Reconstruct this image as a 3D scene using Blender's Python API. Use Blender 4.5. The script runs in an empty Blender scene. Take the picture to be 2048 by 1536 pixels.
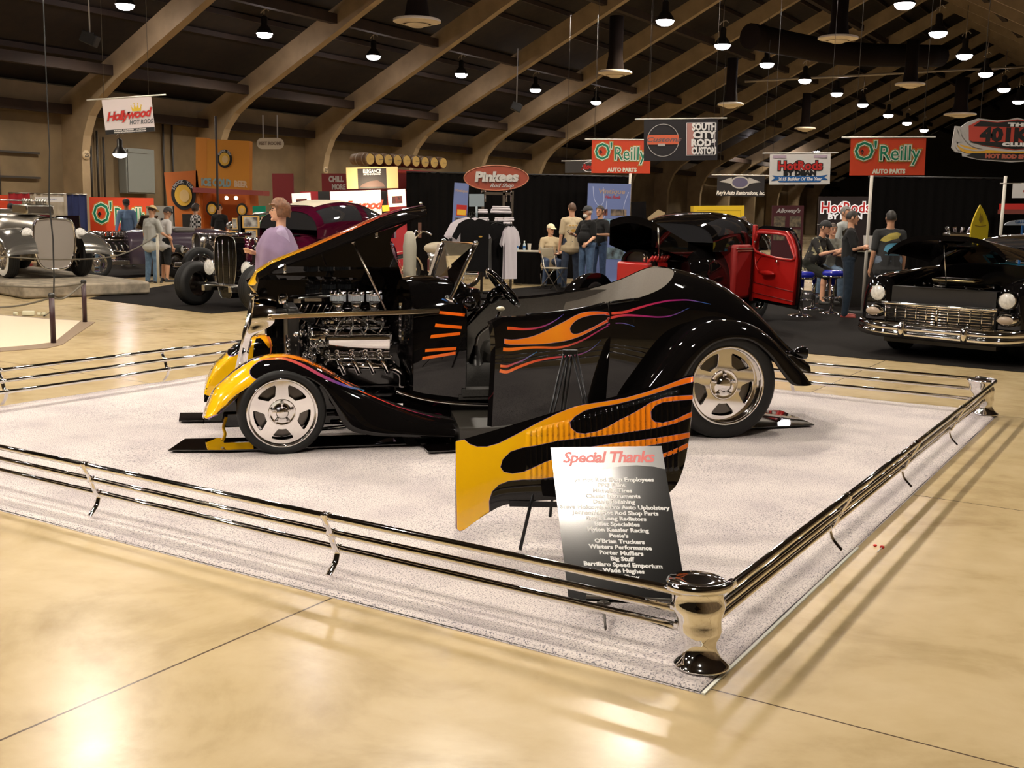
import bpy, bmesh, math, random
from mathutils import Vector as V, Matrix, noise
from mathutils.geometry import tessellate_polygon
random.seed(7)
scn = bpy.context.scene
COL = scn.collection
pi = math.pi
# ---------------------------------------------------------------- camera (2048 x 1536 frame)
FPX, PITCH, ROLL, CAMH = 2200.0, .156, .022, 1.6
O = V((0, 0, CAMH))
_fw = V((0, math.cos(PITCH), -math.sin(PITCH))); _up = V((0, math.sin(PITCH), math.cos(PITCH))); _rt = V((1, 0, 0))
R2 = _rt*math.cos(ROLL) + _up*math.sin(ROLL); U2 = -_rt*math.sin(ROLL) + _up*math.cos(ROLL)
cd = bpy.data.cameras.new('camera'); cam = bpy.data.objects.new('camera', cd); COL.objects.link(cam)
cd.sensor_width = 36; cd.lens = FPX/2048*36; cd.clip_end = 400; cd.clip_start = .05
cam.matrix_world = Matrix(((R2.x, U2.x, -_fw.x, 0), (R2.y, U2.y, -_fw.y, 0), (R2.z, U2.z, -_fw.z, CAMH), (0, 0, 0, 1)))
scn.camera = cam
vs = scn.view_settings
vs.view_transform = 'Standard'; vs.look = 'None'; vs.exposure = 0.0; vs.gamma = 1; vs.use_curve_mapping = False
# ---------------------------------------------------------------- world: the unlit hall
w = bpy.data.worlds.new('hall_air'); scn.world = w; w.use_nodes = True
w.node_tree.nodes['Background'].inputs[0].default_value = (.05, .035, .02, 1)
w.node_tree.nodes['Background'].inputs[1].default_value = .25
# hall frame: a runs down the hall, l to the left wall
TH = .55
HV = V((math.sin(TH), math.cos(TH), 0)); LV = V((-math.cos(TH), math.sin(TH), 0))
HROT = -TH   # local +Y -> HV, local -X -> LV
def HA(a, l, z=0): return HV*a + LV*l + V((0, 0, z))
def ray(x, y): return _fw + R2*((x-1024)/FPX) - U2*((y-768)/FPX)
def G(x, y, z=0): r = ray(x, y); return O + r*((z-CAMH)/r.z)
def Yd(x, y, d): r = ray(x, y); return O + r*(d/r.y)
def PL(x, y, p0, n): r = ray(x, y); return O + r*((p0-O).dot(n)/r.dot(n))
# lamps: rows of high-bay fixtures along the hall (a, l, z)
LAMPZ = 7.0
LAMPS = []
for a in (21.3, 26.7, 32.2, 37.8, 43.7, 49.6): LAMPS.append((a, 25.9, 1))
for a in (76.7, 84.1, 92.0): LAMPS.append((a, 27.4, 1))
for i, a in enumerate((29.7, 34.6, 39.4, 44.5, 49.7, 54.8, 60.7, 65.9, 71.3)): LAMPS.append((a, 13.4+i*.17, 1))
for i, a in enumerate((29.9, 34.8, 39.8, 44.9, 50.3, 55.6)): LAMPS.append((a, 6.9+i*.12, 1))
for a in (-5, 0.2, 5.1, 10, 14.9, 19.8, 24.8): LAMPS.append((a, 13.4, 1)); LAMPS.append((a, 6.9, 1))
for a in (5.1, 10.5, 15.9): LAMPS.append((a, 25.9, 1))
for a, l in ((1.2, .6), (10.9, -.4), (20.9, -.4)): LAMPS.append((a, l, 1))
LIGHT_E = 2950.0
for i, (a, l, k) in enumerate(LAMPS):
    ld = bpy.data.lights.new('lamp_light', 'SPOT'); ld.energy = LIGHT_E*(1.5 if a < 12 else 1.15 if a < 27 else .9); ld.color = (1, .89, .74)
    ld.spot_size = math.radians(140); ld.spot_blend = .5; ld.shadow_soft_size = .22
    lo = bpy.data.objects.new('lamp_light', ld); COL.objects.link(lo); lo.location = HA(a, l, LAMPZ-.06)
# ================================================================ helpers
MATS = {}
def nd(nt, typ, **kw):
    n = nt.nodes.new(typ)
    for k, v in kw.items(): setattr(n, k, v)
    return n
def mat(name, col, rough=.5, metal=0, emit=0, coat=0, noise_=0, nscale=20, spec=.5, trans=0, bump=0, col2=None, sheen=0, alpha=1):
    if name in MATS: return MATS[name]
    m = bpy.data.materials.new(name); m.use_nodes = True; nt = m.node_tree
    b = nt.nodes['Principled BSDF']
    c = (col[0], col[1], col[2], 1)
    b.inputs['Base Color'].default_value = c; b.inputs['Roughness'].default_value = rough
    b.inputs['Metallic'].default_value = metal; b.inputs['Specular IOR Level'].default_value = spec
    if coat: b.inputs['Coat Weight'].default_value = coat; b.inputs['Coat Roughness'].default_value = .02
    if trans: b.inputs['Transmission Weight'].default_value = trans
    if sheen: b.inputs['Sheen Weight'].default_value = sheen
    if alpha < 1: b.inputs['Alpha'].default_value = alpha
    if emit: b.inputs['Emission Color'].default_value = c; b.inputs['Emission Strength'].default_value = emit
    if noise_ or bump or col2:
        tc = nd(nt, 'ShaderNodeTexCoord'); nz = nd(nt, 'ShaderNodeTexNoise'); nz.inputs['Scale'].default_value = nscale
        nz.inputs['Detail'].default_value = 5
        nt.links.new(tc.outputs['Object'], nz.inputs['Vector'])
        if noise_ or col2:
            mx = nd(nt, 'ShaderNodeMix', data_type='RGBA')
            cr = nd(nt, 'ShaderNodeValToRGB'); cr.color_ramp.elements[0].position = .35; cr.color_ramp.elements[1].position = .65
            nt.links.new(nz.outputs['Fac'], cr.inputs['Fac'])
            nt.links.new(cr.outputs['Color'], mx.inputs[0])
            mx.inputs[6].default_value = c
            d = col2 if col2 else tuple(max(0, x*(1-noise_)) for x in col)
            mx.inputs[7].default_value = (d[0], d[1], d[2], 1)
            nt.links.new(mx.outputs[2], b.inputs['Base Color'])
        if bump:
            bp = nd(nt, 'ShaderNodeBump'); bp.inputs['Strength'].default_value = bump; bp.inputs['Distance'].default_value = .01
            nt.links.new(nz.outputs['Fac'], bp.inputs['Height']); nt.links.new(bp.outputs[0], b.inputs['Normal'])
    MATS[name] = m
    return m
def axes(z):
    z = z.normalized(); x = V((0, 0, 1)).cross(z)
    if x.length < 1e-4: x = V((1, 0, 0))
    x.normalize(); return x, z.cross(x)
class B:
    """collects shapes, then becomes one mesh object"""
    def __init__(s): s.bm = bmesh.new(); s.mi = 0; s.mats = []
    def m(s, mt):
        if mt not in s.mats: s.mats.append(mt)
        s.mi = s.mats.index(mt); return s
    def f(s, vs_, sm=False):
        try: fc = s.bm.faces.new(vs_)
        except ValueError: return None
        fc.material_index = s.mi; fc.smooth = sm; return fc
    def v(s, p): return s.bm.verts.new(p)
    def box(s, c, d, rot=None, bev=0):
        M = rot.to_4x4() if rot else Matrix.Identity(4); c = V(c)
        P = []
        for k in (-1, 1):
            for j in (-1, 1):
                for i in (-1, 1): P.append(s.v(c + M @ V((i*d[0]/2, j*d[1]/2, k*d[2]/2))))
        fs = [s.f([P[i] for i in q]) for q in ((0, 2, 3, 1), (4, 5, 7, 6), (0, 1, 5, 4), (2, 6, 7, 3), (0, 4, 6, 2), (1, 3, 7, 5))]
        if bev:
            es = list({e for f_ in fs for e in f_.edges})
            r = bmesh.ops.bevel(s.bm, geom=es, offset=bev, segments=2, affect='EDGES', profile=.5)
            for f_ in r['faces']: f_.material_index = s.mi; f_.smooth = True
        return s
    def tube(s, pts, r, n=10, cap=True, closed=False, flat=1.0):
        pts = [V(p) for p in pts]; m_ = len(pts)
        rs = r if isinstance(r, (list, tuple)) else [r]*m_
        rings = []; px = None
        for i, p in enumerate(pts):
            a = pts[i-1] if i or closed else pts[i]; b = pts[(i+1) % m_] if i < m_-1 or closed else pts[i]
            t = (b-a).normalized() if (b-a).length > 1e-9 else V((0, 0, 1))
            if px is None: px, py = axes(t)
            else:
                px = px - t*px.dot(t)
                if px.length < 1e-5: px, _ = axes(t)
                px.normalize(); py = t.cross(px)
            rings.append([s.v(p + (px*math.cos(2*pi*k/n)*rs[i]*flat + py*math.sin(2*pi*k/n)*rs[i])) for k in range(n)])
        for i in range(m_ if closed else m_-1):
            A, C = rings[i], rings[(i+1) % m_]
            for k in range(n): s.f([A[k], A[(k+1) % n], C[(k+1) % n], C[k]], True)
        if cap and not closed: s.f(rings[0][::-1]); s.f(rings[-1])
        return s
    def cyl(s, a, b, r, r2=None, n=16, cap=True): return s.tube([a, b], [r, r if r2 is None else r2], n, cap)
    def lathe(s, prof, o=(0, 0, 0), ax=(0, 0, 1), n=24, sm=True, a0=0, a1=2*pi, sy=1):
        o = V(o); z = V(ax).normalized(); x, y = axes(z)
        full = abs(a1-a0-2*pi) < 1e-6; N = n if full else n+1; rings = []
        for r, h in prof:
            if r < 1e-6: rings.append([s.v(o+z*h)]*N); continue
            rings.append([s.v(o + z*h + (x*math.cos(a0+(a1-a0)*k/n) + y*math.sin(a0+(a1-a0)*k/n)*sy)*r) for k in range(N)])
        for A, C in zip(rings, rings[1:]):
            for k in range(n):
                k2 = (k+1) % N
                q = [A[k], A[k2], C[k2], C[k]]; u = []
                for vv in q:
                    if vv not in u: u.append(vv)
                if len(u) > 2: s.f(u, sm)
        return s
    def grid(s, fn, nu, nv, sm=True, cu=False, cv=False, fm=None):
        P = [[s.v(fn(i/nu, j/nv)) for j in range(nv if cv else nv+1)] for i in range(nu if cu else nu+1)]
        for i in range(nu):
            for j in range(nv):
                i2 = (i+1) % len(P); j2 = (j+1) % len(P[0])
                fc = s.f([P[i][j], P[i2][j], P[i2][j2], P[i][j2]], sm)
                if fc and fm: fc.material_index = fm(i/nu, j/nv)
        return P
    def ell(s, c, r, n=16, m_=10, rot=None, sm=True):
        c = V(c); M = rot or Matrix.Identity(3)
        s.grid(lambda u, v: c + M @ V((r[0]*math.sin(pi*v)*math.cos(2*pi*u), r[1]*math.sin(pi*v)*math.sin(2*pi*u), r[2]*math.cos(pi*v))), n, m_, sm, cu=True)
        bmesh.ops.remove_doubles(s.bm, verts=[v for v in s.bm.verts if (v.co-c).length < max(r)*1.01 and abs((M.inverted() @ (v.co-c)).z) > r[2]*.9999], dist=1e-6)
        return s
    def prism(s, poly, fn, d, sm=False):
        """poly: 2d points; fn(x,y)->3d; d: 3d depth vector"""
        d = V(d); A = [s.v(fn(*p)) for p in poly]; C = [s.v(V(fn(*p))+d) for p in poly]
        tri = tessellate_polygon([[V((p[0], p[1], 0)) for p in poly]])
        for t in tri: s.f([A[i] for i in t]); s.f([C[i] for i in reversed(t)])
        n = len(poly)
        for i in range(n): s.f([A[i], C[i], C[(i+1) % n], A[(i+1) % n]], sm)
        return s
    def flat(s, poly, fn):
        A = [s.v(fn(*p)) for p in poly]
        for t in tessellate_polygon([[V((p[0], p[1], 0)) for p in poly]]): s.f([A[i] for i in t])
        return s
    def decal(s, poly, fn, sub=.04):
        """polygon in (u,v) mapped onto a surface, finely triangulated"""
        b = bmesh.new(); A = [b.verts.new((p[0], p[1], 0)) for p in poly]
        for t in tessellate_polygon([[V((p[0], p[1], 0)) for p in poly]]):
            try: b.faces.new([A[i] for i in t])
            except ValueError: pass
        for _ in range(6):
            es = [e for e in b.edges if e.calc_length() > sub]
            if not es: break
            bmesh.ops.subdivide_edges(b, edges=es, cuts=1); bmesh.ops.triangulate(b, faces=b.faces[:])
        mp = {v: s.v(fn(v.co.x, v.co.y)) for v in b.verts}
        for fc in b.faces: s.f([mp[v] for v in fc.verts], True)
        b.free(); return s
    def text(s, st, fn, size=1, bold=0, shear=0, ax='CENTER', depth=0, space=1.0, sx=1.0):
        """lettering; fn(x,y) -> 3d point of the sign face"""
        c = bpy.data.curves.new('lettering', 'FONT'); c.body = st; c.size = size; c.align_x = ax; c.align_y = 'CENTER'
        c.offset = bold; c.shear = shear; c.resolution_u = 2; c.space_character = space
        o = bpy.data.objects.new('lettering', c); COL.objects.link(o)
        dg = bpy.context.evaluated_depsgraph_get(); me = o.evaluated_get(dg).to_mesh()
        mp = [s.v(fn(v.co.x*sx, v.co.y)) for v in me.vertices]
        for p in me.polygons: s.f([mp[i] for i in p.vertices])
        o.evaluated_get(dg).to_mesh_clear(); bpy.data.objects.remove(o); bpy.data.curves.remove(c)
        return s
    def outline(s, st, fn, size, r, n=12, **k):
        for i in range(n):
            dx, dy = r*math.cos(2*pi*i/n), r*math.sin(2*pi*i/n)
            s.text(st, lambda x, y: fn(x+dx, y+dy), size, **k)
        return s
    def obj(s, name, mt=None, parent=None, loc=None, rotz=None, **tg):
        me = bpy.data.meshes.new(name)
        bmesh.ops.recalc_face_normals(s.bm, faces=s.bm.faces[:]) if tg.pop('fix', True) else None
        s.bm.to_mesh(me); s.bm.free()
        for m_ in (s.mats or [mt]): me.materials.append(m_)
        o = bpy.data.objects.new(name, me); COL.objects.link(o)
        if parent: o.parent = parent
        if loc is not None: o.location = loc
        if rotz is not None: o.rotation_euler = (0, 0, rotz)
        tag(o, **tg); return o
def tag(o, label=None, cat=None, group=None, kind=None):
    if label: o['label'] = label
    if cat: o['category'] = cat
    if group: o['group'] = group
    if kind: o['kind'] = kind
    return o
def thing(name, label, cat, loc=(0, 0, 0), rotz=0, group=None):
    o = bpy.data.objects.new(name, None); COL.objects.link(o); o.location = loc; o.rotation_euler = (0, 0, rotz); o.empty_display_size = .1
    return tag(o, label, cat, group)
def dup(root, loc=None, rotz=None, label=None, parent=None):
    c = root.copy(); COL.objects.link(c)
    if parent: c.parent = parent
    if loc is not None: c.location = loc
    if rotz is not None: c.rotation_euler = (0, 0, rotz)
    if label: c['label'] = label
    for k in list(root.children): dup(k, parent=c)
    return c
def circ(cx, cy, rx, ry=None, n=24, a0=0, a1=2*pi):
    ry = rx if ry is None else ry
    full = abs(a1-a0-2*pi) < 1e-6
    return [(cx+rx*math.cos(a0+(a1-a0)*k/n), cy+ry*math.sin(a0+(a1-a0)*k/n)) for k in range(n if full else n+1)]
def spline(P, n=6, closed=False):
    """catmull-rom through 2d/3d points"""
    P = [V(p) if len(p) == 3 else V((p[0], p[1], 0)) for p in P]; d3 = True
    N = len(P); out = []
    for i in range(N if closed else N-1):
        p0 = P[(i-1) % N] if closed or i else P[0]; p1 = P[i]; p2 = P[(i+1) % N]; p3 = P[(i+2) % N] if closed or i < N-2 else P[-1]
        for k in range(n):
            t = k/n
            out.append(.5*((2*p1) + (p2-p0)*t + (2*p0-5*p1+4*p2-p3)*t*t + (3*p1-p0-3*p2+p3)*t**3))
    if not closed: out.append(P[-1])
    return out
def sp2(P, n=6, closed=False): return [(q.x, q.y) for q in spline(P, n, closed)]
def lerp(tab, x):
    if x <= tab[0][0]: return tab[0][1]
    for (a, b), (c, d) in zip(tab, tab[1:]):
        if x <= c: t = (x-a)/(c-a); return b+(d-b)*t
    return tab[-1][1]
def cr1(tab, x):
    """smooth interpolation of a table"""
    n = len(tab)
    if x <= tab[0][0]: return tab[0][1]
    if x >= tab[-1][0]: return tab[-1][1]
    for i in range(n-1):
        if x <= tab[i+1][0]: break
    x0, y0 = tab[i]; x1, y1 = tab[i+1]; h = x1-x0; t = (x-x0)/h
    m0 = (y1-tab[i-1][1])/(x1-tab[i-1][0]) if i else (y1-y0)/h
    m1 = (tab[i+2][1]-y0)/(tab[i+2][0]-x0) if i < n-2 else (y1-y0)/h
    return (2*t**3-3*t*t+1)*y0 + (t**3-2*t*t+t)*h*m0 + (-2*t**3+3*t*t)*y1 + (t**3-t*t)*h*m1
def band(P, w_):
    """closed outline of a stroke of width w_ along 2d polyline P (w_ may be a list)"""
    L, R = [], []
    for i, p in enumerate(P):
        a = V(P[max(i-1, 0)]).to_2d(); b = V(P[min(i+1, len(P)-1)]).to_2d(); t = (b-a).normalized(); n = V((-t.y, t.x))
        ww = w_[i] if isinstance(w_, list) else w_
        L.append((p[0]+n.x*ww/2, p[1]+n.y*ww/2)); R.append((p[0]-n.x*ww/2, p[1]-n.y*ww/2))
    return L+R[::-1]
# common materials
CHROME = mat('chrome', (.82, .80, .78), .06, 1)
CHROME2 = mat('brushed_chrome', (.6, .58, .55), .22, 1)
BLACKP = mat('black_paint', (.0035, .003, .003), .04, 0, coat=.9, spec=.05)
RUBBER = mat('tire_rubber', (.012, .012, .012), .55, spec=.3)
DARK = mat('matt_black', (.01, .01, .01), .6)
BLACKM = mat('satin_black', (.015, .014, .013), .35)
WHITE = mat('white_paint', (.8, .8, .78), .4)
GLASS = mat('clear_glass', (.95, .97, .96), .02, trans=1, spec=.5)
# ================================================================ the hall
def concrete():
    m = bpy.data.materials.new('polished_concrete'); m.use_nodes = True; nt = m.node_tree; b = nt.nodes['Principled BSDF']; L = nt.links.new
    tc = nd(nt, 'ShaderNodeTexCoord'); mp = nd(nt, 'ShaderNodeMapping'); L(tc.outputs['Object'], mp.inputs[0])
    n1 = nd(nt, 'ShaderNodeTexNoise'); n1.inputs['Scale'].default_value = 1.1; n1.inputs['Detail'].default_value = 8; n1.inputs['Roughness'].default_value = .65; n1.inputs['Distortion'].default_value = .6
    n2 = nd(nt, 'ShaderNodeTexNoise'); n2.inputs['Scale'].default_value = 6; n2.inputs['Detail'].default_value = 8
    L(mp.outputs[0], n1.inputs['Vector']); L(mp.outputs[0], n2.inputs['Vector'])
    r1 = nd(nt, 'ShaderNodeValToRGB'); e = r1.color_ramp.elements
    e[0].position = .3; e[0].color = (.34, .245, .12, 1); e[1].position = .7; e[1].color = (.53, .415, .24, 1)
    k = e.new(.5); k.color = (.47, .36, .195, 1)
    ad = nd(nt, 'ShaderNodeMath', operation='ADD'); mu = nd(nt, 'ShaderNodeMath', operation='MULTIPLY'); mu.inputs[1].default_value = .28
    su = nd(nt, 'ShaderNodeMath', operation='SUBTRACT'); su.inputs[1].default_value = .14
    L(n2.outputs['Fac'], mu.inputs[0]); L(n1.outputs['Fac'], ad.inputs[0]); L(mu.outputs[0], ad.inputs[1]); L(ad.outputs[0], su.inputs[0]); L(su.outputs[0], r1.inputs[0])
    # saw-cut joints
    sx = nd(nt, 'ShaderNodeSeparateXYZ'); L(tc.outputs['Object'], sx.inputs[0])
    def joint(out, off, per, wd):
        a = nd(nt, 'ShaderNodeMath', operation='SUBTRACT'); a.inputs[1].default_value = off-per/2; L(out, a.inputs[0])
        p = nd(nt, 'ShaderNodeMath', operation='PINGPONG'); p.inputs[1].default_value = per/2; L(a.outputs[0], p.inputs[0])
        g = nd(nt, 'ShaderNodeMath', operation='GREATER_THAN'); g.inputs[1].default_value = per/2-wd; L(p.outputs[0], g.inputs[0]); return g
    # object space: y = a, x = -l
    j1 = joint(sx.outputs['Y'], 3.4, 3.22, .004); j2 = joint(sx.outputs['X'], -2.9, 6.0, .005)
    mxm = nd(nt, 'ShaderNodeMath', operation='MAXIMUM'); L(j1.outputs[0], mxm.inputs[0]); L(j2.outputs[0], mxm.inputs[1])
    mx = nd(nt, 'ShaderNodeMix', data_type='RGBA'); L(mxm.outputs[0], mx.inputs[0]); L(r1.outputs[0], mx.inputs[6]); mx.inputs[7].default_value = (.09, .06, .035, 1)
    L(mx.outputs[2], b.inputs['Base Color'])
    rr = nd(nt, 'ShaderNodeMapRange'); rr.inputs[3].default_value = .17; rr.inputs[4].default_value = .30; L(n2.outputs['Fac'], rr.inputs[0]); L(rr.outputs[0], b.inputs['Roughness'])
    b.inputs['Specular IOR Level'].default_value = .45
    return m
def hall(name, b, mt=None, kind='structure', **k): return b.obj(name, mt, loc=(0, 0, 0), rotz=HROT, kind=kind, **k)
hb = B(); hb.box((-12, 48, -.1), (60, 130, .2)); hall('floor', hb, concrete())
TAN = mat('painted_concrete_rib', (.36, .26, .145), .7, noise_=.25, nscale=1.5)
WALLM = mat('dull_wall_plaster', (.20, .14, .07), .8, noise_=.35, nscale=.7)
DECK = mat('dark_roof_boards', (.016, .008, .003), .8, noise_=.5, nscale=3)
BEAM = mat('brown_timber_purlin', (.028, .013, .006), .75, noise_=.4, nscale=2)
# left wall with piers (local x = -l)
WL, RIDL, RIDZ, SPZ = 31.05, 13.0, 13.9, 4.85
b = B(); b.box((-WL-.15, 48, 2.6), (.3, 130, 5.2)); hall('wall_left', b, WALLM)
b = B(); b.box((6.3, 48, 2.6), (.3, 130, 5.2)); hall('wall_right', b, WALLM)
b = B(); b.prism([(-WL-.3, 0), (6.3, 0), (6.3, 8.6), (-5, 14.4), (-RIDL, 14.6), (-WL-.3, 5)], lambda x, z: V((x, 112, z)), (0, .3, 0)); hall('wall_end', b, mat('end_wall', (.06, .045, .03), .8))
def roofz(l): return RIDZ - abs(l-RIDL)*.5 + .55
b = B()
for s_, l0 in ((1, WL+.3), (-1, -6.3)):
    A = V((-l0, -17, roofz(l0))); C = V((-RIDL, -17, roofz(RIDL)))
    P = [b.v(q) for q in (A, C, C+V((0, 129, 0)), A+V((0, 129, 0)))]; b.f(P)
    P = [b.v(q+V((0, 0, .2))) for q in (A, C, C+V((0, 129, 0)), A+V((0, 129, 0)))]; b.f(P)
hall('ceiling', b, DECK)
# the arched ribs
RIB_A = [22.9+5.66*k for k in range(15)]
inner = [(30.1, 0), (30.1, 3.1), (29.98, 3.65), (29.7, 4.25), (29.2, 4.78), (28.4, 5.28), (26.86, 6.06), (24.52, 7.25), (13.0, 13.25)]
outer = [(31.05, 0), (31.05, 4.8), (28.89, 5.85), (26.82, 6.9), (25.74, 7.45), (13.0, 13.95)]
prof = [(-l, z) for l, z in inner] + [(-(26-l), z) for l, z in reversed(inner[5:-1])] + [(7.5, 3)] + [(7.8, 4.2)] + [(-(26-l), z) for l, z in outer[2:-1]] + [(-l, z) for l, z in reversed(outer)]
rib0 = None
for i, a in enumerate(RIB_A):
    if rib0 is None:
        b = B(); b.prism(prof, lambda x, z: V((x, 0, z)), (0, .3, 0))
        rib0 = b.obj('trim_1', TAN, loc=HA(a, 0), rotz=HROT, kind='structure')
    else:
        o = dup(rib0, HA(a, 0)); o.name = 'trim_%d' % (i+1)
# purlins run between ribs, one object per run
pl = [(30.6, 4.35), (28.6, 5.45), (24.6, 7.55), (20.6, 9.65), (16.6, 11.7)]
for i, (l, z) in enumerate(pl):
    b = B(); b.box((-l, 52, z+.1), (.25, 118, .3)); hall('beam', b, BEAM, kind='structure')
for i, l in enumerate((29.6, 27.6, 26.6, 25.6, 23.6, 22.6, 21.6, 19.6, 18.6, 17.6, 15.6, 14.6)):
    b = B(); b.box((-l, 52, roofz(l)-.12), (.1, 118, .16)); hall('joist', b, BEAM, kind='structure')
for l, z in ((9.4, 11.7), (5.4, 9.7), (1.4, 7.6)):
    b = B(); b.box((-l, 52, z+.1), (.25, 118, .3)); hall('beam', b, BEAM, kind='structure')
# conduits and fittings on the left wall between the piers
DUCTM = mat('black_pipe', (.03, .025, .02), .5)
for k, (a, h0, h1) in enumerate(((23.9, 1.5, 3.4), (24.15, 1.5, 3.9), (24.4, 1.5, 3.7), (19.3, 1, 4.2), (20.6, 1, 4.4), (26.9, 1.2, 4.4), (27.3, 1.2, 4.4))):
    b = B(); b.cyl((-30.95, a, h0), (-30.95, a, h1), .035, n=8); hall('pipe', b, DUCTM, kind='structure')
b = B(); b.box((-30.95, 20.2, 3.05), (.06, 3.6, .06)); b.box((-30.95, 20.2, 2.3), (.06, 3.6, .06)); hall('pipe', b, DUCTM, kind='structure')
# grey electrical cabinet on the wall
b = B(); b.box((-30.8, 25.6, 2.65), (.4, 1.2, 1.5), bev=.03); b.box((-30.58, 25.6, 2.65), (.03, 1.1, 1.4)); b.box((-30.57, 25.45, 3.3), (.06, .8, .1))
b.obj('electrical_cabinet', mat('grey_steel', (.2, .21, .19), .45), rotz=HROT, label='grey steel electrical cabinet high on the wall beyond the first rib', cat='cabinet')
# number plaques on the ribs
NP = mat('plaque_tan', (.5, .38, .22), .6)
for a, st in ((22.9, '25'), (34.22, '27')):
    b = B(); z0 = 3.05
    b.m(NP); b.lathe([(0, .03), (.13, .03), (.15, .0)], (-30.08, a+.15, z0), (1, 0, 0), 20)
    b.m(DARK); b.text(st, lambda x, y: V((-30.045, a+.15+x, z0+y)), .16, .005)
    b.obj('number_plaque', None, rotz=HROT, label={'25': 'round plaque numbered 25 on the leftmost roof rib', '27': 'round plaque numbered 27 on the rib right of the rest rooms sign'}[st], cat='sign')
# ------------------------------------------------ high-bay lamps
LENS = mat('lamp_glow', (1, .9, .93), .5, emit=60)
SHADE = mat('aluminium_reflector', (.35, .3, .25), .3, 1)
lampT = None
for i, (a, l, k) in enumerate(LAMPS):
    if lampT is None:
        lampT = thing('high_bay_lamp', 'x', 'lamp', (0, 0, 0), 0, 'high-bay lamps hung from the roof')
        b = B(); b.lathe([(.27, .0), (.25, .06), (.16, .2), (.1, .26), (.1, .5), (.06, .55), (0, .55)], n=20); b.obj('reflector', mat('lamp_housing', (.03, .025, .02), .4, .5), lampT)
        b = B(); b.lathe([(.245, .01), (.235, -.05), (.19, -.10), (.1, -.13), (0, -.14)], n=20); b.obj('lens', LENS, lampT)
        b = B(); b.cyl((0, 0, .55), (0, 0, 1.6), .012, n=6); b.tube([(-.12, 0, .62), (-.06, .05, .72), (.08, 0, .78), (.15, -.03, .7)], .02, 6); b.obj('hanger', SHADE, lampT)
        o = lampT
    else: o = dup(lampT)
    o.location = HA(a, l, LAMPZ)
    rl = 'left row' if l > 20 else 'middle row' if l > 10 else 'right row' if l > 3 else 'far right row'
    rl = 'row nearest the left wall' if l > 20 else 'middle row' if l > 10 else 'right-hand row' if l > 3 else 'row along the right wall'
    def seen(q):
        d_ = HA(q[0], q[1], LAMPZ)-O; z_ = d_.dot(_fw); return z_ > 0 and abs(d_.dot(R2)/z_) < .47 and abs(d_.dot(U2)/z_) < .355
    nth = sorted(q[0] for q in LAMPS if abs(q[1]-l) < 3 and seen(q))
    if a in nth: d = 'glowing high-bay lamp, %s of the %s counted from the camera' % (['nearest', 'second', 'third', 'fourth', 'fifth', 'sixth', 'seventh', 'eighth', 'ninth', 'tenth', 'eleventh'][nth.index(a)], rl)
    else: d = 'high-bay lamp out of view in the %s, %s metres along' % (rl, round(a))
    o['label'] = d
# small lamp low on the left wall behind the crown banner
p = Yd(240, 308, 29.5); o = dup(lampT, p, label='low glowing lamp hanging under the white crown banner at left')
o.scale = (.72, .72, .72)
ld = bpy.data.lights.new('lamp_light', 'SPOT'); ld.energy = 250; ld.color = (1, .85, .55); ld.spot_size = 2.4; ld.spot_blend = .6; ld.shadow_soft_size = .2
lo = bpy.data.objects.new('lamp_light', ld); COL.objects.link(lo); lo.location = p-V((0, 0, .08))
# ------------------------------------------------ round ceiling air diffusers with drop ducts
DIFW = mat('diffuser_cream', (.62, .52, .38), .5)
DUCT = mat('dark_duct', (.010, .006, .004), .95, spec=.1)
for n_, (px, py, d, wd) in enumerate(((834, 44, 27, 92), (1230, 147, 33, 66), (1676, 78, 33, 76), (1461, 210, 40, 50), (1820, 170, 42, 56), (1610, 258, 52, 40), (1920, 230, 50, 60))):
    c = Yd(px, py, d); r = wd/2/FPX*d
    t = thing('air_diffuser', ['cream round ceiling air diffuser high over the left half of the hall', 'cream round air diffuser under a dark duct, above the middle ribs', 'cream round air diffuser at upper right below a dark duct', 'small cream air diffuser above the black crest banner', 'dim round air diffuser beside the right lamp row', 'far small air diffuser over the white builder banner', 'dim flat air diffuser just above the shield sign'][n_], 'vent', c)
    b = B(); b.lathe([(r, .0), (r, .05), (r*.92, .07), (r*.6, .07)], n=28); b.lathe([(r*.85, .0), (r*.62, -.06), (r*.6, -.02), (r*.82, .03)], n=28); b.lathe([(r*.5, -.06), (r*.25, -.12), (r*.2, -.06), (0, -.04)], n=24)
    b.lathe([(r, 0), (r*.85, 0)], n=28); b.obj('louver_ring', DIFW, t)
    b = B(); b.lathe([(r*.55, .05), (r*.42, .5), (r*.42, 1.6), (0, 1.6)], n=18); b.obj('drop_duct', DUCT, t)
# big horizontal duct near the ridge
b = B(); pts = [Yd(1500, 72, 38), Yd(1600, 92, 40), Yd(1700, 108, 42), Yd(1880, 112, 45)]
b.tube(spline(pts, 4), .42, 16); b.obj('air_duct', mat('near_black_duct', (.010, .006, .004), .95, spec=.1), label='large dark round air duct snaking under the roof ridge', cat='duct')  # one even near-black colour over the whole duct
b = B(); b.tube([Yd(1490, 163, 48.3), Yd(2048+60, 130, 48.3)], .05, 8); b.obj('conduit', mat('conduit_grey', (.25, .2, .13), .4), label='thin pale pipe crossing under the roof near the ridge', cat='pipe')
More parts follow.
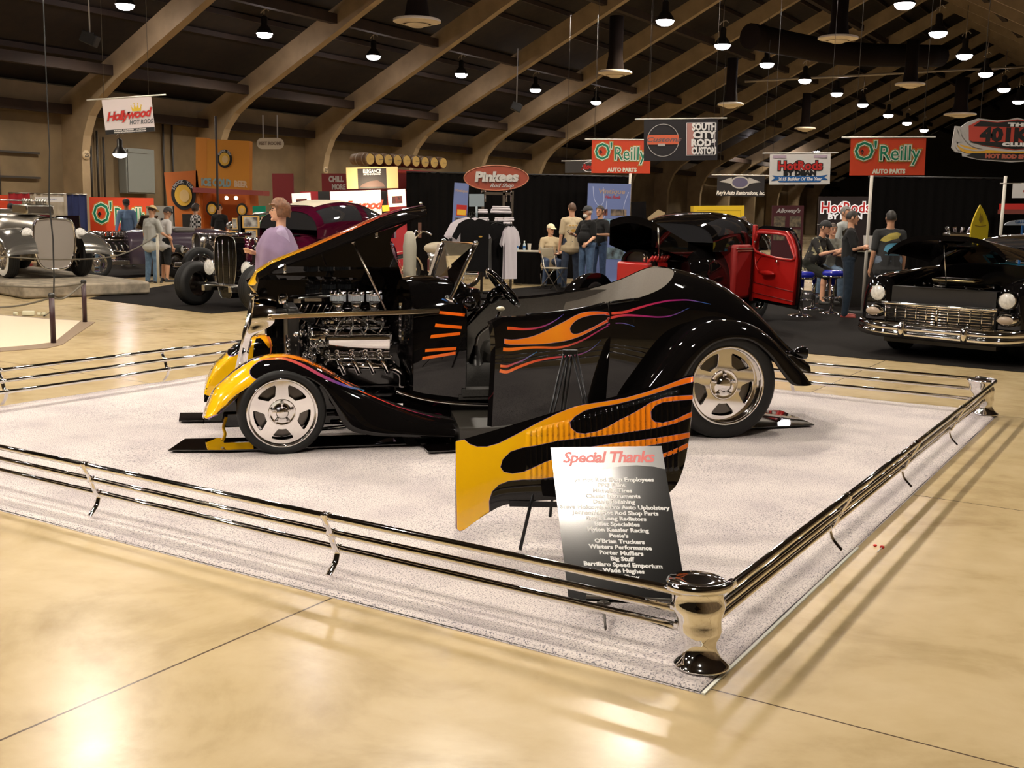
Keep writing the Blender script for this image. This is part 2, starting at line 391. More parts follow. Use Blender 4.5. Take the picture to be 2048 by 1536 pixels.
# ================================================================ display stand: carpet and chrome rail
A0, A1, L0, L1 = 3.34, 9.93, 1.27, 7.80
def carpet():
    m = bpy.data.materials.new('grey_display_carpet'); m.use_nodes = True; nt = m.node_tree; b = nt.nodes['Principled BSDF']; L = nt.links.new
    tc = nd(nt, 'ShaderNodeTexCoord'); n1 = nd(nt, 'ShaderNodeTexNoise'); n1.inputs['Scale'].default_value = 150; n1.inputs['Detail'].default_value = 3
    n2 = nd(nt, 'ShaderNodeTexNoise'); n2.inputs['Scale'].default_value = 2.5; n2.inputs['Detail'].default_value = 6
    L(tc.outputs['Object'], n1.inputs[0]); L(tc.outputs['Object'], n2.inputs[0])
    r = nd(nt, 'ShaderNodeValToRGB'); e = r.color_ramp.elements; e[0].position = .34; e[0].color = (.16, .15, .17, 1); e[1].position = .5; e[1].color = (.60, .545, .52, 1)
    L(n1.outputs[0], r.inputs[0])
    r2 = nd(nt, 'ShaderNodeValToRGB'); e = r2.color_ramp.elements; e[0].position = .3; e[0].color = (.8, .79, .82, 1); e[1].position = .6; e[1].color = (1, 1, 1, 1); L(n2.outputs[0], r2.inputs[0])
    mx = nd(nt, 'ShaderNodeMix', data_type='RGBA', blend_type='MULTIPLY'); mx.inputs[0].default_value = 1; L(r.outputs[0], mx.inputs[6]); L(r2.outputs[0], mx.inputs[7]); L(mx.outputs[2], b.inputs['Base Color'])
    b.inputs['Roughness'].default_value = .95; b.inputs['Specular IOR Level'].default_value = .1
    bp = nd(nt, 'ShaderNodeBump'); bp.inputs['Strength'].default_value = .5; bp.inputs['Distance'].default_value = .004; L(n1.outputs[0], bp.inputs['Height']); L(bp.outputs[0], b.inputs['Normal'])
    return m
CARPET = carpet()
t = thing('display_carpet', 'pale grey square carpet under the flamed roadster, inside the chrome rail', 'carpet', (0, 0, 0), HROT)
def cz(a, l):
    e = min(a-A0, A1-a, l-L0, L1-l)
    if e < 1e-4: return .001
    return .014 + .010*math.exp(-((e-.0)/.03)**2)*(1+math.sin(a*7+l*5)*.6) + .002*math.sin(a*3.1)*math.cos(l*2.3)
b = B(); N = 90
us = sorted(set([0, .004, .009, .014, .5] + [i/N for i in range(N+1)] + [1, .996, .991, .986]))
P = [[b.v(V((-(L0+(L1-L0)*v), A0+(A1-A0)*u, cz(A0+(A1-A0)*u, L0+(L1-L0)*v)))) for v in us] for u in us]
for i in range(len(us)-1):
    for j in range(len(us)-1): b.f([P[i][j], P[i+1][j], P[i+1][j+1], P[i][j+1]], True)
b.obj('carpet_top', CARPET, t)
b = B(); b.box((-(L0+L1)/2, (A0+A1)/2, .003), (L1-L0-.01, A1-A0-.01, .006)); b.obj('carpet_backing', DARK, t)
b = B(); b.box((-L0+.006, A0+1.0, .004), (.012, 2.0, .007)); b.obj('binding_strip', mat('pale_strip', (.72, .74, .66), .6), t)
# chrome rail, one thing per side plus corner posts
RA = (.295, .0), (.215, .035), (.135, .075)      # tube height, inset
TR = .0155
ra0, ra1, rl0, rl1 = A0+.13, A1-.13, L0+.02, L1-.02
TOPIN = 0
def side(name, label, p0, p1, inward, feet):
    t = thing(name, label, 'railing', (0, 0, 0), HROT, 'chrome rail around the display carpet')
    p0, p1, inward = V(p0), V(p1), V(inward); d = (p1-p0).normalized(); L_ = (p1-p0).length
    for z, ins in RA:
        b = B(); q = inward*ins + V((0, 0, z))
        b.tube([p0+q+d*.12, p1+q-d*.12], TR, 16); b.obj('rail_tube', CHROME, t)
    for s_ in feet:
        b = B(); c = p0 + d*s_
        pr = [(.012, .030), (.018, .034), (.045, .055), (.075, .085), (.088, .12), (.075, .135), (.06, .165), (.052, .19), (.042, .215), (.03, .24), (.016, .262), (.004, .29), (0, .308)]
        pr = [(q[0], q[1]) for q in sp2(pr, 4)]
        b.tube([c+inward*(x-.020*min(1, z/.1))+V((0, 0, z)) for x, z in pr], .0065, 12, flat=2.6)
        for z, ins in RA:
            q = c+inward*ins+V((0, 0, z)); b.cyl(q-d*.019, q+d*.019, TR+.0045, n=16)
        b.obj('bracket', CHROME, t)
    return t
c00 = V((-rl0, ra0, 0)); c10 = V((-rl0, ra1, 0)); c01 = V((-rl1, ra0, 0)); c11 = V((-rl1, ra1, 0))
side('chrome_railing', 'three-tube chrome rail across the front of the carpet, nearest the camera', c00, c01, (0, 1, 0), (1.75, 3.33, 4.91))
side('chrome_railing', 'three-tube chrome rail along the right edge of the carpet, receding from the near corner post', c00, c10, (-1, 0, 0), (1.70, 3.22, 4.70))
side('chrome_railing', 'three-tube chrome rail at the back of the carpet, behind the roadster tail', c10, c11, (0, -1, 0), (1.70, 3.3, 4.9))
side('chrome_railing', 'three-tube chrome rail at the left edge of the carpet, behind the front fenders', c01, c11, (1, 0, 0), (1.63, 3.22, 4.8))
def post(c, dx, dy, label):
    c = c+V((0, 0, .008))
    """corner post: tubes sweep round the corner on a moulded, flared pedestal; dx,dy = unit steps to the inside"""
    t = thing('corner_post', label, 'post', c, HROT, 'chrome rail corner posts'); dx = V(dx); dy = V(dy)
    # stacked quarter-round bodies
    def ring(z, R, ins):
        ctr = (dx+dy)*(ins+.125); pts = []
        for k in range(13):
            an = (pi/2)*k/12
            pts.append(ctr - dx*math.cos(an)*R - dy*math.sin(an)*R)
        pts.append(ctr + dx*.0 - dy*R*1); 
        return pts
    lv = [(.300, .112, 0), (.296, .125, 0), (.279, .122, 0), (.262, .108, .006), (.24, .106, .012), (.218, .112, .02), (.2, .104, .03), (.18, .092, .04), (.16, .092, .05), (.138, .098, .055), (.12, .09, .06), (.1, .078, .07), (.08, .075, .075), (.06, .088, .07), (.04, .11, .058), (.025, .14, .045), (.018, .165, .03), (.013, .167, .03)]
    b = B(); rings = []; n = 40
    lv = [(.304, .05, .11), (.304, .098, .11), (.300, .106, .11), (.294, .109, .11), (.282, .106, .11), (.268, .098, .108), (.25, .094, .104), (.232, .096, .10), (.215, .099, .098), (.2, .094, .095), (.18, .083, .088), (.16, .078, .082), (.138, .080, .08), (.122, .075, .076), (.105, .064, .072), (.085, .056, .068), (.065, .060, .066), (.045, .070, .064), (.03, .084, .062), (.02, .098, .06), (.014, .100, .06)]
    for z, R, cc in lv: rings.append([b.v((dx+dy)*cc + dx*math.cos(2*pi*k/n)*R + dy*math.sin(2*pi*k/n)*R + V((0, 0, z))) for k in range(n)])
    for A, C in zip(rings, rings[1:]):
        for k in range(n): b.f([A[k], A[(k+1) % n], C[(k+1) % n], C[k]], True)
    b.f(rings[0]); b.f(rings[-1][::-1])
    b.obj('pedestal', CHROME, t)
    for z, ins in RA:
        b = B(); ctr = (dx+dy)*.125; R = .125-ins
        arc = [dx*.17+dy*ins] + [ctr - dy*math.sin(an)*R - dx*math.cos(an)*R for an in [pi/2*(1-k/10) for k in range(11)]] + [dx*ins+dy*.17]
        b.tube([q+V((0, 0, z)) for q in arc], TR+.003, 16); b.obj('corner_tube', CHROME, t)
    return t
post(HA(ra0, rl0), (-1, 0, 0), (0, 1, 0), 'flared chrome corner post nearest the camera, at the front right of the carpet')
post(HA(ra1, rl0), (-1, 0, 0), (0, -1, 0), 'flared chrome corner post at the far right corner of the carpet')
post(HA(ra1, rl1), (1, 0, 0), (0, -1, 0), 'flared chrome corner post hidden behind the roadster')
# litter on the concrete at right
b = B(); b.m(mat('red_plastic', (.7, .03, .02), .4)); q = G(1764, 1097); b.ell(q+V((0, 0, .008)), (.012, .009, .008)); q2 = G(1750, 1093); b.ell(q2+V((0, 0, .006)), (.01, .008, .006)); b.m(WHITE); b.cyl(q+V((0, 0, .006)), G(1755, 1104, .006), .003, n=6)
b.obj('lollipop', None, label='tiny red and white lollipop dropped on the bare concrete at right', cat='litter')
# black mats under the other exhibits
def mat_on_floor(pts, label, z=.006, mt=None, name='floor_mat'):
    b = B(); b.prism([(p.x, p.y) for p in pts], lambda x, y: V((x, y, 0)), (0, 0, z)); b.obj(name, mt or mat('charcoal_carpet', (.011, .009, .008), .95, noise_=.4, nscale=60, spec=.1), label=label, cat='mat')
mat_on_floor([HA(12.9, 12), HA(12.9, -5.9), HA(24.2, -5.9), HA(24.2, 12)], 'charcoal exhibition carpet under the black cars behind the roadster')
mat_on_floor([G(175, 597), HA(11.5, 12.3), HA(17, 12.3), HA(17, 15.5), G(400, 560)], 'black mat under the maroon coupe')
mat_on_floor([G(150, 565), G(400, 545), G(430, 522), G(100, 522)], 'black mat under the row of hot rods at left')
# ================================================================ the flamed roadster
from mathutils.bvhtree import BVHTree
F0 = G(560, 912); R0 = G(1465, 880)
RU = (R0-F0).normalized(); RN = V((-RU.y, RU.x, 0)); CANG = math.atan2(RU.y, RU.x)
CM = Matrix.Translation(F0) @ Matrix.Rotation(CANG, 4, 'Z'); CMI = CM.inverted()
def CP(x, y, w):           # point of the lengthwise plane at depth w seen at (x, y) -> (s, z)
    q = CMI @ PL(x, y, F0+RN*w, RN); return (q.x, q.z)
CC = .80                   # centre line
def paint_ramp(name, x0, x1, cols, axis='X', rough=.12):
    if name in MATS: return MATS[name]
    m = mat(name, cols[0], rough, coat=1); nt = m.node_tree; b = nt.nodes['Principled BSDF']
    tc = nd(nt, 'ShaderNodeTexCoord'); sx = nd(nt, 'ShaderNodeSeparateXYZ'); mr = nd(nt, 'ShaderNodeMapRange'); cr = nd(nt, 'ShaderNodeValToRGB')
    nt.links.new(tc.outputs['Object'], sx.inputs[0]); nt.links.new(sx.outputs[axis], mr.inputs[0]); mr.inputs[1].default_value = x0; mr.inputs[2].default_value = x1
    e = cr.color_ramp.elements
    while len(e) < len(cols): e.new(.5)
    for i, c in enumerate(cols): e[i].position = i/(len(cols)-1); e[i].color = (*c, 1)
    nt.links.new(mr.outputs[0], cr.inputs[0]); nt.links.new(cr.outputs[0], b.inputs['Base Color']); return m
YEL, ORA, RED_, MAG, BLU = (.95, .53, .006), (.95, .19, .008), (.62, .035, .03), (.30, .02, .12), (.03, .16, .45)
LAV = mat('lavender_pinstripe', (.42, .25, .42), .2, coat=1)
def decal_px(o, polys, mt, off=.0016, sub=9, outline=0, omat=None, frm=O, fp=None):
    """paint laid on the real surface of object o; outlines are given as seen in the photograph"""
    M = o.matrix_world.copy() if not o.parent else o.parent.matrix_world @ o.matrix_local
    MI = M.inverted(); me = o.data
    bv = BVHTree.FromPolygons([M @ v.co for v in me.vertices], [tuple(p.vertices) for p in me.polygons])
    def fn(x, y, k=1):
        d = ray(x, y).normalized(); loc, nr, ix, ds = bv.ray_cast(O, d)
        if loc is None:
            q = O+d*6.5; loc, nr, ix, ds = bv.find_nearest(q)
            t = (loc-O).dot(d)
            for _ in range(4): loc, nr, ix, ds = bv.find_nearest(O+d*t); t = (loc-O).dot(d)
        if nr.dot(d) > 0: nr = -nr
        return MI @ (loc+nr*off*k)
    b = B(); b.bm.from_mesh(me); b.mats = list(me.materials)
    if outline:
        b.m(omat or LAV)
        for p in polys: b.decal(band(list(p)+[p[0]], outline), lambda x, y: fn(x, y, .55), sub)
    b.m(mt)
    for p in polys: b.decal(p, fn, sub)
    me.materials.clear()
    for m_ in b.mats: me.materials.append(m_)
    b.bm.to_mesh(me); b.bm.free()
bpy.context.view_layer.update()
car = thing('hot_rod_roadster', 'black open roadster with yellow and orange flames, hood raised, on the grey carpet', 'car', F0, CANG)
bpy.context.view_layer.update()
# ---- wheels
def flatring(b, loops, fn, d):
    """plate with holes: loops[0] outer, others holes"""
    fl = [p for l_ in loops for p in l_]; A = [b.v(fn(*p)) for p in fl]; C = [b.v(V(fn(*p))+V(d)) for p in fl]
    for t in tessellate_polygon([[V((p[0], p[1], 0)) for p in l_] for l_ in loops]):
        b.f([A[i] for i in t]); b.f([C[i] for i in reversed(t)])
    k = 0
    for l_ in loops:
        n = len(l_)
        for i in range(n): b.f([A[k+i], A[k+(i+1) % n], C[k+(i+1) % n], C[k+i]], True)
        k += n
def wheel(parent, s, w, z, R, rim, wd, face=-1, nwin=5, name='wheel', dish=.03, tread=True, chrome=None, white=0, spokes=None):
    """tire + rim, axis across the car; face=-1 outer face toward -w"""
    chrome = chrome or CHROME
    wt = bpy.data.objects.new(name, None); COL.objects.link(wt); wt.parent = parent; wt.location = (s, w, z); wt.empty_display_size = .05
    f = face
    b = B(); pr = [(rim*.98, .012), (rim*1.0, .0), (rim*1.03, -.006), (rim+(R-rim)*.35, -.014), (rim+(R-rim)*.7, -.010), (R*.965, .006), (R*.99, .022), (R, .045), (R*1.003, wd*.5), (R, wd-.045), (R*.97, wd-.01), (rim+(R-rim)*.5, wd+.01), (rim, wd), (rim*.9, wd)]
    b.m(RUBBER); b.lathe([(r, h) for r, h in pr], (0, 0, 0), (0, -f, 0), 56)
    if tread:
        b.m(mat('tread_groove', (.004, .004, .004), .9))
        for q in (.3, .5, .7): b.lathe([(R*1.004, wd*q-.004), (R*1.0045, wd*q+.004)], (0, 0, 0), (0, -f, 0), 56)
    if white:
        b.m(mat('whitewall', (.75, .72, .66), .5)); b.lathe([(rim*1.04, -.009), (rim+(R-rim)*.35, -.018), (rim+(R-rim)*.75, -.011)], (0, 0, 0), (0, -f, 0), 40)
    b.obj('tire', None, wt)
    b = B(); b.lathe([(rim*1.02, -.008), (rim*.985, -.014), (rim*.95, -.006), (rim*.935, .012), (rim*.93, dish+.01), (rim*.90, dish+.02), (rim*.90, wd*.9)], (0, 0, 0), (0, -f, 0), 56)
    b.obj('rim', chrome, wt)
    dirx = lambda x, zz, dd=0: V((x, -f*dd, zz))
    b = B()
    if spokes:
        for k in range(spokes):
            an = 2*pi*k/spokes; b.cyl(dirx(.06*rim/.25*math.cos(an), .06*math.sin(an), .01), dirx(rim*.93*math.cos(an+.2), rim*.93*math.sin(an+.2), .04), .006, n=5)
        b.lathe([(.06, .03), (.06, -.01), (.04, -.03), (0, -.035)], (0, 0, 0), (0, -f, 0), 16)
    else:
        outer = circ(0, 0, rim*.925, n=60); holes = []
        for k in range(nwin):
            an = -pi/2 + 2*pi*k/nwin; h = []
            r0, r1, da = rim*.50, rim*.82, .40
            for q in range(9): t_ = an-da*.95+2*da*.95*q/8; h.append((math.cos(t_)*r1, math.sin(t_)*r1))
            t_ = an+da; h.append((math.cos(t_)*(r1*.93), math.sin(t_)*(r1*.93)))
            t_ = an+da*.72; h.append((math.cos(t_)*(r0*1.12), math.sin(t_)*(r0*1.12)))
            for q in range(7): t_ = an+da*.55-2*da*.55*q/6; h.append((math.cos(t_)*r0, math.sin(t_)*r0))
            t_ = an-da*.72; h.append((math.cos(t_)*(r0*1.12), math.sin(t_)*(r0*1.12)))
            t_ = an-da; h.append((math.cos(t_)*(r1*.93), math.sin(t_)*(r1*.93)))
            holes.append(h)
        flatring(b, [outer]+holes, lambda x, zz: dirx(x, zz, dish), (0, -f*.035, 0))
        b.lathe([(rim*.40, dish+.001), (rim*.385, dish-.008), (rim*.36, dish-.004), (rim*.2, dish-.004), (rim*.17, dish-.018), (rim*.13, dish-.024), (0, dish-.024)], (0, 0, 0), (0, -f, 0), 32)
    b.obj('wheel_face', chrome, wt)
    if not spokes:
        for k in range(5):
            an = pi/2+2*pi*k/5; b = B(); b.lathe([(.012, 0), (.012, -.014), (.008, -.02), (0, -.02)], dirx(math.cos(an)*rim*.28, math.sin(an)*rim*.28, dish-.004), (0, -f, 0), 8); b.obj('lug_nut', chrome, wt)
    b = B(); b.lathe([(rim*.78, .09), (rim*.78, .1), (rim*.3, .1)], (0, 0, 0), (0, -f, 0), 32); b.lathe([(rim*.78, .09), (rim*.3, .085), (0, .085)], (0, 0, 0), (0, -f, 0), 32)
    b.obj('brake_disc', mat('brake_steel', (.12, .11, .1), .25, 1), wt); return wt
wheel(car, .018, .0, .283, .285, .222, .20, -1, name='front_wheel', dish=.02)
wheel(car, .018, 2*CC, .283, .285, .222, .20, 1, name='front_wheel', dish=.02)
wheel(car, 3.15, .02, .396, .394, .282, .30, -1, name='rear_wheel', dish=.055)
wheel(car, 3.15, 2*CC-.02, .396, .394, .282, .30, 1, name='rear_wheel', dish=.055)
# ---- fenders
def mirror(pts): return pts
def fender(name, crest_px, lip_px, wcrest, win, wout, mt, near=True, label=None, apron=.25, nt_=60, thick=.012, innerlow=.05):
    cr = [CP(x, y, wcrest) for x, y in crest_px]; lp = [CP(x, y, wout) for x, y in lip_px]
    cr = sp2(cr, 6); lp = sp2(lp, 6); n = len(cr)-1
    def fn(u, v):
        i = u*n; k = min(int(i), n-1); t = i-k
        c = (cr[k][0]+(cr[k+1][0]-cr[k][0])*t, cr[k][1]+(cr[k+1][1]-cr[k][1])*t); e = (lp[k][0]+(lp[k+1][0]-lp[k][0])*t, lp[k][1]+(lp[k+1][1]-lp[k][1])*t)
        if v <= .72:
            ph = v/.72*pi/2; sn = math.sin(ph); cs = 1-math.cos(ph)
            # from outer lip (ph=0) up to crest
            w_ = wout+(wcrest-wout)*cs**.85; g = sn**.85
            s_ = e[0]+(c[0]-e[0])*g; z_ = e[1]+(c[1]-e[1])*g
        else:
            q = (v-.72)/.28; w_ = wcrest+(win-wcrest)*math.sin(q*pi/2); g = 1-math.cos(q*pi/2)
            s_ = c[0]; z_ = c[1]-g*innerlow
        if not near: w_ = 2*CC-w_
        return V((s_, w_, z_))
    b = B(); b.grid(fn, n, 26)
    # rolled lip and inner apron
    b.grid(lambda u, v: fn(u, 0)+V((0, (.018 if near else -.018)*v, -.004*v)), n, 1)
    b.grid(lambda u, v: (lambda q: V((q.x, q.y, q.z-(q.z-min(q.z, .16))*v*apron*4 if apron else q.z)))(fn(u, 1)), n, 2)
    bmesh.ops.remove_doubles(b.bm, verts=b.bm.verts[:], dist=1e-5)
    o = b.obj(name, mt, car, label=label); return o
FCR = [(405, 832), (412, 809), (426, 781), (444, 762), (472, 738), (508, 716), (557, 708), (602, 714), (650, 735), (700, 765), (750, 790), (800, 810), (850, 824), (905, 834)]
FLP = [(417, 839), (437, 828), (452, 811), (470, 794), (496, 776), (526, 761), (562, 750), (602, 753), (642, 772), (668, 812), (694, 856), (740, 870), (820, 874), (908, 876)]
ff = fender('front_fender', FCR, FLP, .20, .42, .0, BLACKP, True, apron=.25, innerlow=.10)
fff = fender('front_fender', FCR, FLP, .20, .42, .0, BLACKP, False, apron=.25)
RCR = [(1235, 862), (1262, 800), (1296, 750), (1330, 705), (1365, 668), (1405, 645), (1450, 638), (1500, 648), (1540, 675), (1575, 712), (1600, 740), (1617, 765)]
RLP = [(1310, 882), (1335, 825), (1356, 786), (1372, 752), (1394, 718), (1425, 690), (1463, 678), (1503, 682), (1538, 708), (1563, 742), (1585, 768), (1608, 772)]
rf = fender('rear_fender', RCR, RLP, .14, .36, -.015, BLACKP, True, innerlow=.0, apron=.04)
fender('rear_fender', RCR, RLP, .14, .36, -.015, BLACKP, False, innerlow=.0, apron=.04)
# ---- body tub
ZT = [(.93, 1.10), (1.0, 1.115), (1.15, 1.12), (1.30, 1.105), (1.36, 1.08), (1.6, 1.075), (2.0, 1.09), (2.3, 1.13), (2.5, 1.19), (2.65, 1.225), (2.8, 1.225), (2.97, 1.20), (3.25, 1.135), (3.47, 1.03), (3.70, .855), (3.88, .675), (4.02, .56), (4.10, .50)]
HW = [(.93, .47), (1.3, .50), (1.8, .545), (2.33, .57), (2.8, .56), (3.2, .50), (3.6, .42), (3.9, .36), (4.10, .31)]
ZB = [(.93, .24), (2.33, .22), (2.7, .24), (3.0, .38), (3.4, .46), (3.75, .52), (4.10, .40)]
NE = [(.93, 3.2), (1.3, 4.5), (2.33, 5), (2.8, 3.4), (3.3, 2.6), (4.1, 2.4)]
def body(s, ph, k=1.0, dz=0):
    hw = cr1(HW, s)*k; zt = cr1(ZT, s)+dz; zb = cr1(ZB, s); e = 2/lerp(NE, s)
    c, sn = math.cos(ph), math.sin(ph)
    w_ = CC-hw*math.copysign(abs(c)**e, c); z_ = zb+(zt-zb)*abs(sn)**e
    # tuck the rockers in a little
    t_ = max(0, 1-(z_-zb)/.5); w_ += (CC-w_)*.06*t_
    return V((s, w_, z_))
S0, S1 = .93, 4.10; NS, NPH = 130, 64
svals = [S0+(S1-S0)*i/NS for i in range(NS+1)]
DOOR0, DOOR1 = 1.30, 2.33
def on_door(s, p): return DOOR0 < s < DOOR1
def railphi(s):
    if s < 1.34 or s > 2.96: return None
    q = max(0, (s-2.35)/.60); q = min(1, q); return pi*13/NPH + (pi/2-pi*13/NPH)*(1-math.sqrt(max(0, 1-q**2.6)))
def jphi(s, j):
    r = railphi(s); u = pi*j/NPH
    if r is None:
        k = 1-(s-2.96)/.45 if s > 2.96 else 1-(1.34-s)/.2
        if k <= 0: return u
        r = pi/2 if s > 2.96 else railphi(1.34)
        q = r*j/13 if j <= 13 else pi-r*(NPH-j)/13 if j >= NPH-13 else r+(pi-2*r)*(j-13)/(NPH-26)
        return u+(q-u)*k*k*(3-2*k)
    if j <= 13: return r*j/13
    if j >= NPH-13: return pi-r*(NPH-j)/13
    return r+(pi-2*r)*(j-13)/(NPH-26)
b = B(); P = [[b.v(body(s, jphi(s, j))) for j in range(NPH+1)] for s in svals]
RAIL0, RAIL1 = 14, NPH-14
def rail_j(s):  # how far round the section the cockpit edge sits
    return 13+(0 if s < 2.5 else int(((s-2.5)/.4)**2*14))
for i in range(NS):
    sm_ = (svals[i]+svals[i+1])/2
    for j in range(NPH):
        rj = 13
        cock = 1.34 < sm_ < 2.95 and rj <= j < NPH-rj
        door = DOOR0 < sm_ < DOOR1 and j < rj
        if cock or door: continue
        b.f([P[i][j], P[i+1][j], P[i+1][j+1], P[i][j+1]], True)
bmesh.ops.delete(b.bm, geom=[v for v in b.bm.verts if not v.link_faces], context='VERTS')
# firewall plate and tail plate
b.f([b.v(body(S0, pi*j/NPH)+V((.002, 0, 0))) for j in range(NPH+1)])
b.f([b.v(body(S1, pi*j/NPH)-V((.002, 0, 0))) for j in range(NPH+1)])
tub = b.obj('body_shell', BLACKP, car)
# door jamb returns
GREYUP = mat('charcoal_leather', (.11, .10, .088), .45, noise_=.15, nscale=60, spec=.4)
b = B()
for s in (1.30, 2.33):
    b.grid(lambda u, v: (lambda q: V((q.x, q.y+(CC-q.y)*.16*v, q.z)))(body(s, pi*13/NPH*u)), 14, 1)
b.obj('door_jamb', BLACKM, car)
# cockpit lining: far side panel, floor, padded rear
b = B()
def lin(u, v): s = 1.30+(2.93-1.30)*u; return body(s, pi*(1-v*13.2/NPH), .93, -.01)
b.grid(lin, 40, 14)
b.obj('door_panel', GREYUP, car)
b = B(); 
for z_, x0_, x1_ in ((.78, 1.32, 2.4), (.52, 1.32, 2.4)):
    b.tube([V((s, CC+cr1(HW, s)*.925, z_+.04*(s-1.3))) for s in [x0_+(x1_-x0_)*k/10 for k in range(11)]], .004, 6)
for s in (1.52, 1.60, 1.68, 1.76, 1.84, 1.92): b.tube([V((s, CC+cr1(HW, s)*.925, .78+.03)), V((s, CC+cr1(HW, s)*.93, .56))], .0035, 5)
b.tube([V((1.80, CC+.497, .8)), V((1.80, CC+.49, 1.04))], .0035, 5)
b.obj('stitching', mat('dark_seam', (.012, .011, .01), .6), car)
# rear padded cockpit surround, curving behind the seat
b = B()
def surround(u, v):
    an = pi*(u-.5)*1.0; sx = 2.42+.48*math.cos(an); wy = CC+.475*math.sin(an)
    sx = 2.36+.585*max(0, math.cos(an))**.8; rp = railphi(min(sx, 2.95)); q_ = body(sx, rp); wy = CC+(CC-q_.y)*(1 if u > .5 else -1)*.985; zt = q_.z-.006
    drop = v
    return V((sx-.16*drop-.02*math.sin(drop*pi), CC+(wy-CC)*(1-.12*drop), zt-.55*drop))
b.grid(surround, 30, 8); b.obj('cockpit_padding', mat('taupe_leather', (.16, .14, .115), .45, noise_=.1, nscale=80, spec=.4), car)
# near inner rail, seen over the door
b = B(); b.tube([body(s, pi*13/NPH)+V((0, 0, 0)) for s in [1.34+(2.55-1.34)*k/16 for k in range(17)] if s > 2.3], .014, 8); 
b.tube([body(s, pi*(1-13/NPH)) for s in [1.34+(2.62-1.34)*k/20 for k in range(21)]], .013, 8); b.obj('cockpit_edge', BLACKP, car)
b = B(); b.box((1.95, CC, .30), (1.4, .98, .03)); b.box((1.95, .36, .335), (1.36, .12, .05)); b.obj('floor_carpet', mat('dark_grey_carpet', (.03, .028, .025), .9, noise_=.4, nscale=90), car)
b = B(); b.grid(lambda u, v: V((1.0+1.2*u, CC+.16*math.cos(pi*v), .315+(.19-.06*u)*math.sin(pi*v))), 10, 10); b.obj('transmission_tunnel', mat('dark_grey_carpet', (.03, .028, .025), .9), car)
# bench seat
b = B(); b.box((1.86, CC, .50), (.52, .94, .24), bev=.09); b.box((2.2, CC, .64), (.2, .94, .30), rot=Matrix.Rotation(.18, 3, 'Y'), bev=.08); b.obj('bench_seat', GREYUP, car)
# dashboard, column, steering wheel
b = B(); b.box((1.36, CC, .98), (.1, .9, .16), bev=.03); b.obj('dashboard', BLACKP, car)
sw = V((1.60, .50, 1.055)); sd = (V((1.62, .50, 1.06))-V((1.28, .50, .76))).normalized()
b = B(); b.cyl(V((1.27, .50, .75)), sw-sd*.02, .028, .022, n=14); b.lathe([(.03, -.14), (.045, -.12), (.05, -.06), (.035, -.02), (0, 0)], sw, sd, 16); b.obj('steering_column', BLACKP, car)
b = B(); x_, y_ = axes(sd); b.tube([sw+(x_*math.cos(2*pi*k/36)+y_*math.sin(2*pi*k/36))*.165 for k in range(36)], .0155, 10, closed=True)
b.lathe([(.05, 0), (.045, .02), (0, .025)], sw-sd*.02, sd, 16)
for k in range(3):
    an = pi/2+k*2*pi/3; b.cyl(sw-sd*.015, sw+(x_*math.cos(an)+y_*math.sin(an))*.16, .012, .009, n=8)
b.obj('steering_wheel', BLACKP, car)
b = B(); b.tube([V((1.33, .42, .90)), V((1.36, .33, .93)), V((1.38, .30, .94))], .008, 6); b.ell((1.30, .26, .97), (.05, .06, .045), 12, 8); b.obj('side_mirror', BLACKP, car)
# shifter
b = B(); b.tube(spline([(1.47, .8, .49), (1.475, .8, .60), (1.50, .8, .69), (1.60, .8, .77), (1.645, .8, .83), (1.655, .8, .86)], 5), [.012]*26, 8); b.obj('shifter_lever', CHROME, car)
b = B(); b.lathe([(.075, 0), (.06, .02), (.045, .07), (.025, .12), (.018, .15)], (1.475, .8, .455), (0, 0, 1), 14); b.obj('shifter_boot', BLACKM, car)
b = B(); b.ell((1.66, .8, .880), (.034, .026, .018), 16, 10); b.obj('shifter_knob', mat('ivory_knob', (.8, .72, .5), .25), car)
# windshield: raked chrome posts, thin glass
wa, wb_ = V((1.195, .37, .99)), V((1.36, .37, 1.37)); wc, wd_ = V((1.195, 2*CC-.37, .99)), V((1.30, 2*CC-.42, 1.36))
for p, q in ((wa, wb_), (wc, wd_)):
    b = B(); d = q-p; b.tube([p-d*.06, p, p+d*.3, p+d*.7, q], [.022, .02, .017, .016, .018], 10, flat=.7); b.ell(q+d*.01, (.02, .02, .02), 12, 8); b.ell(p-d*.02, (.05, .02, .022), 12, 8, rot=Matrix.Rotation(.5, 3, 'Y')); b.obj('windshield_post', CHROME, car)
b = B(); ins = V((0, .02, 0)); P4 = [wa+ins, wc-ins, wd_-ins, wb_+ins]; nn = (P4[1]-P4[0]).cross(P4[3]-P4[0]).normalized()*.005
A_ = [b.v(p) for p in P4]; C_ = [b.v(p+nn) for p in P4]; b.f(A_); b.f(C_[::-1]); [b.f([A_[i], C_[i], C_[(i+1) % 4], A_[(i+1) % 4]]) for i in range(4)]
b.obj('windshield_glass', GLASS, car)
b = B(); b.tube([wb_, wd_], .006, 6); b.obj('windshield_frame', mat('bronze_trim', (.25, .14, .06), .3, 1), car)
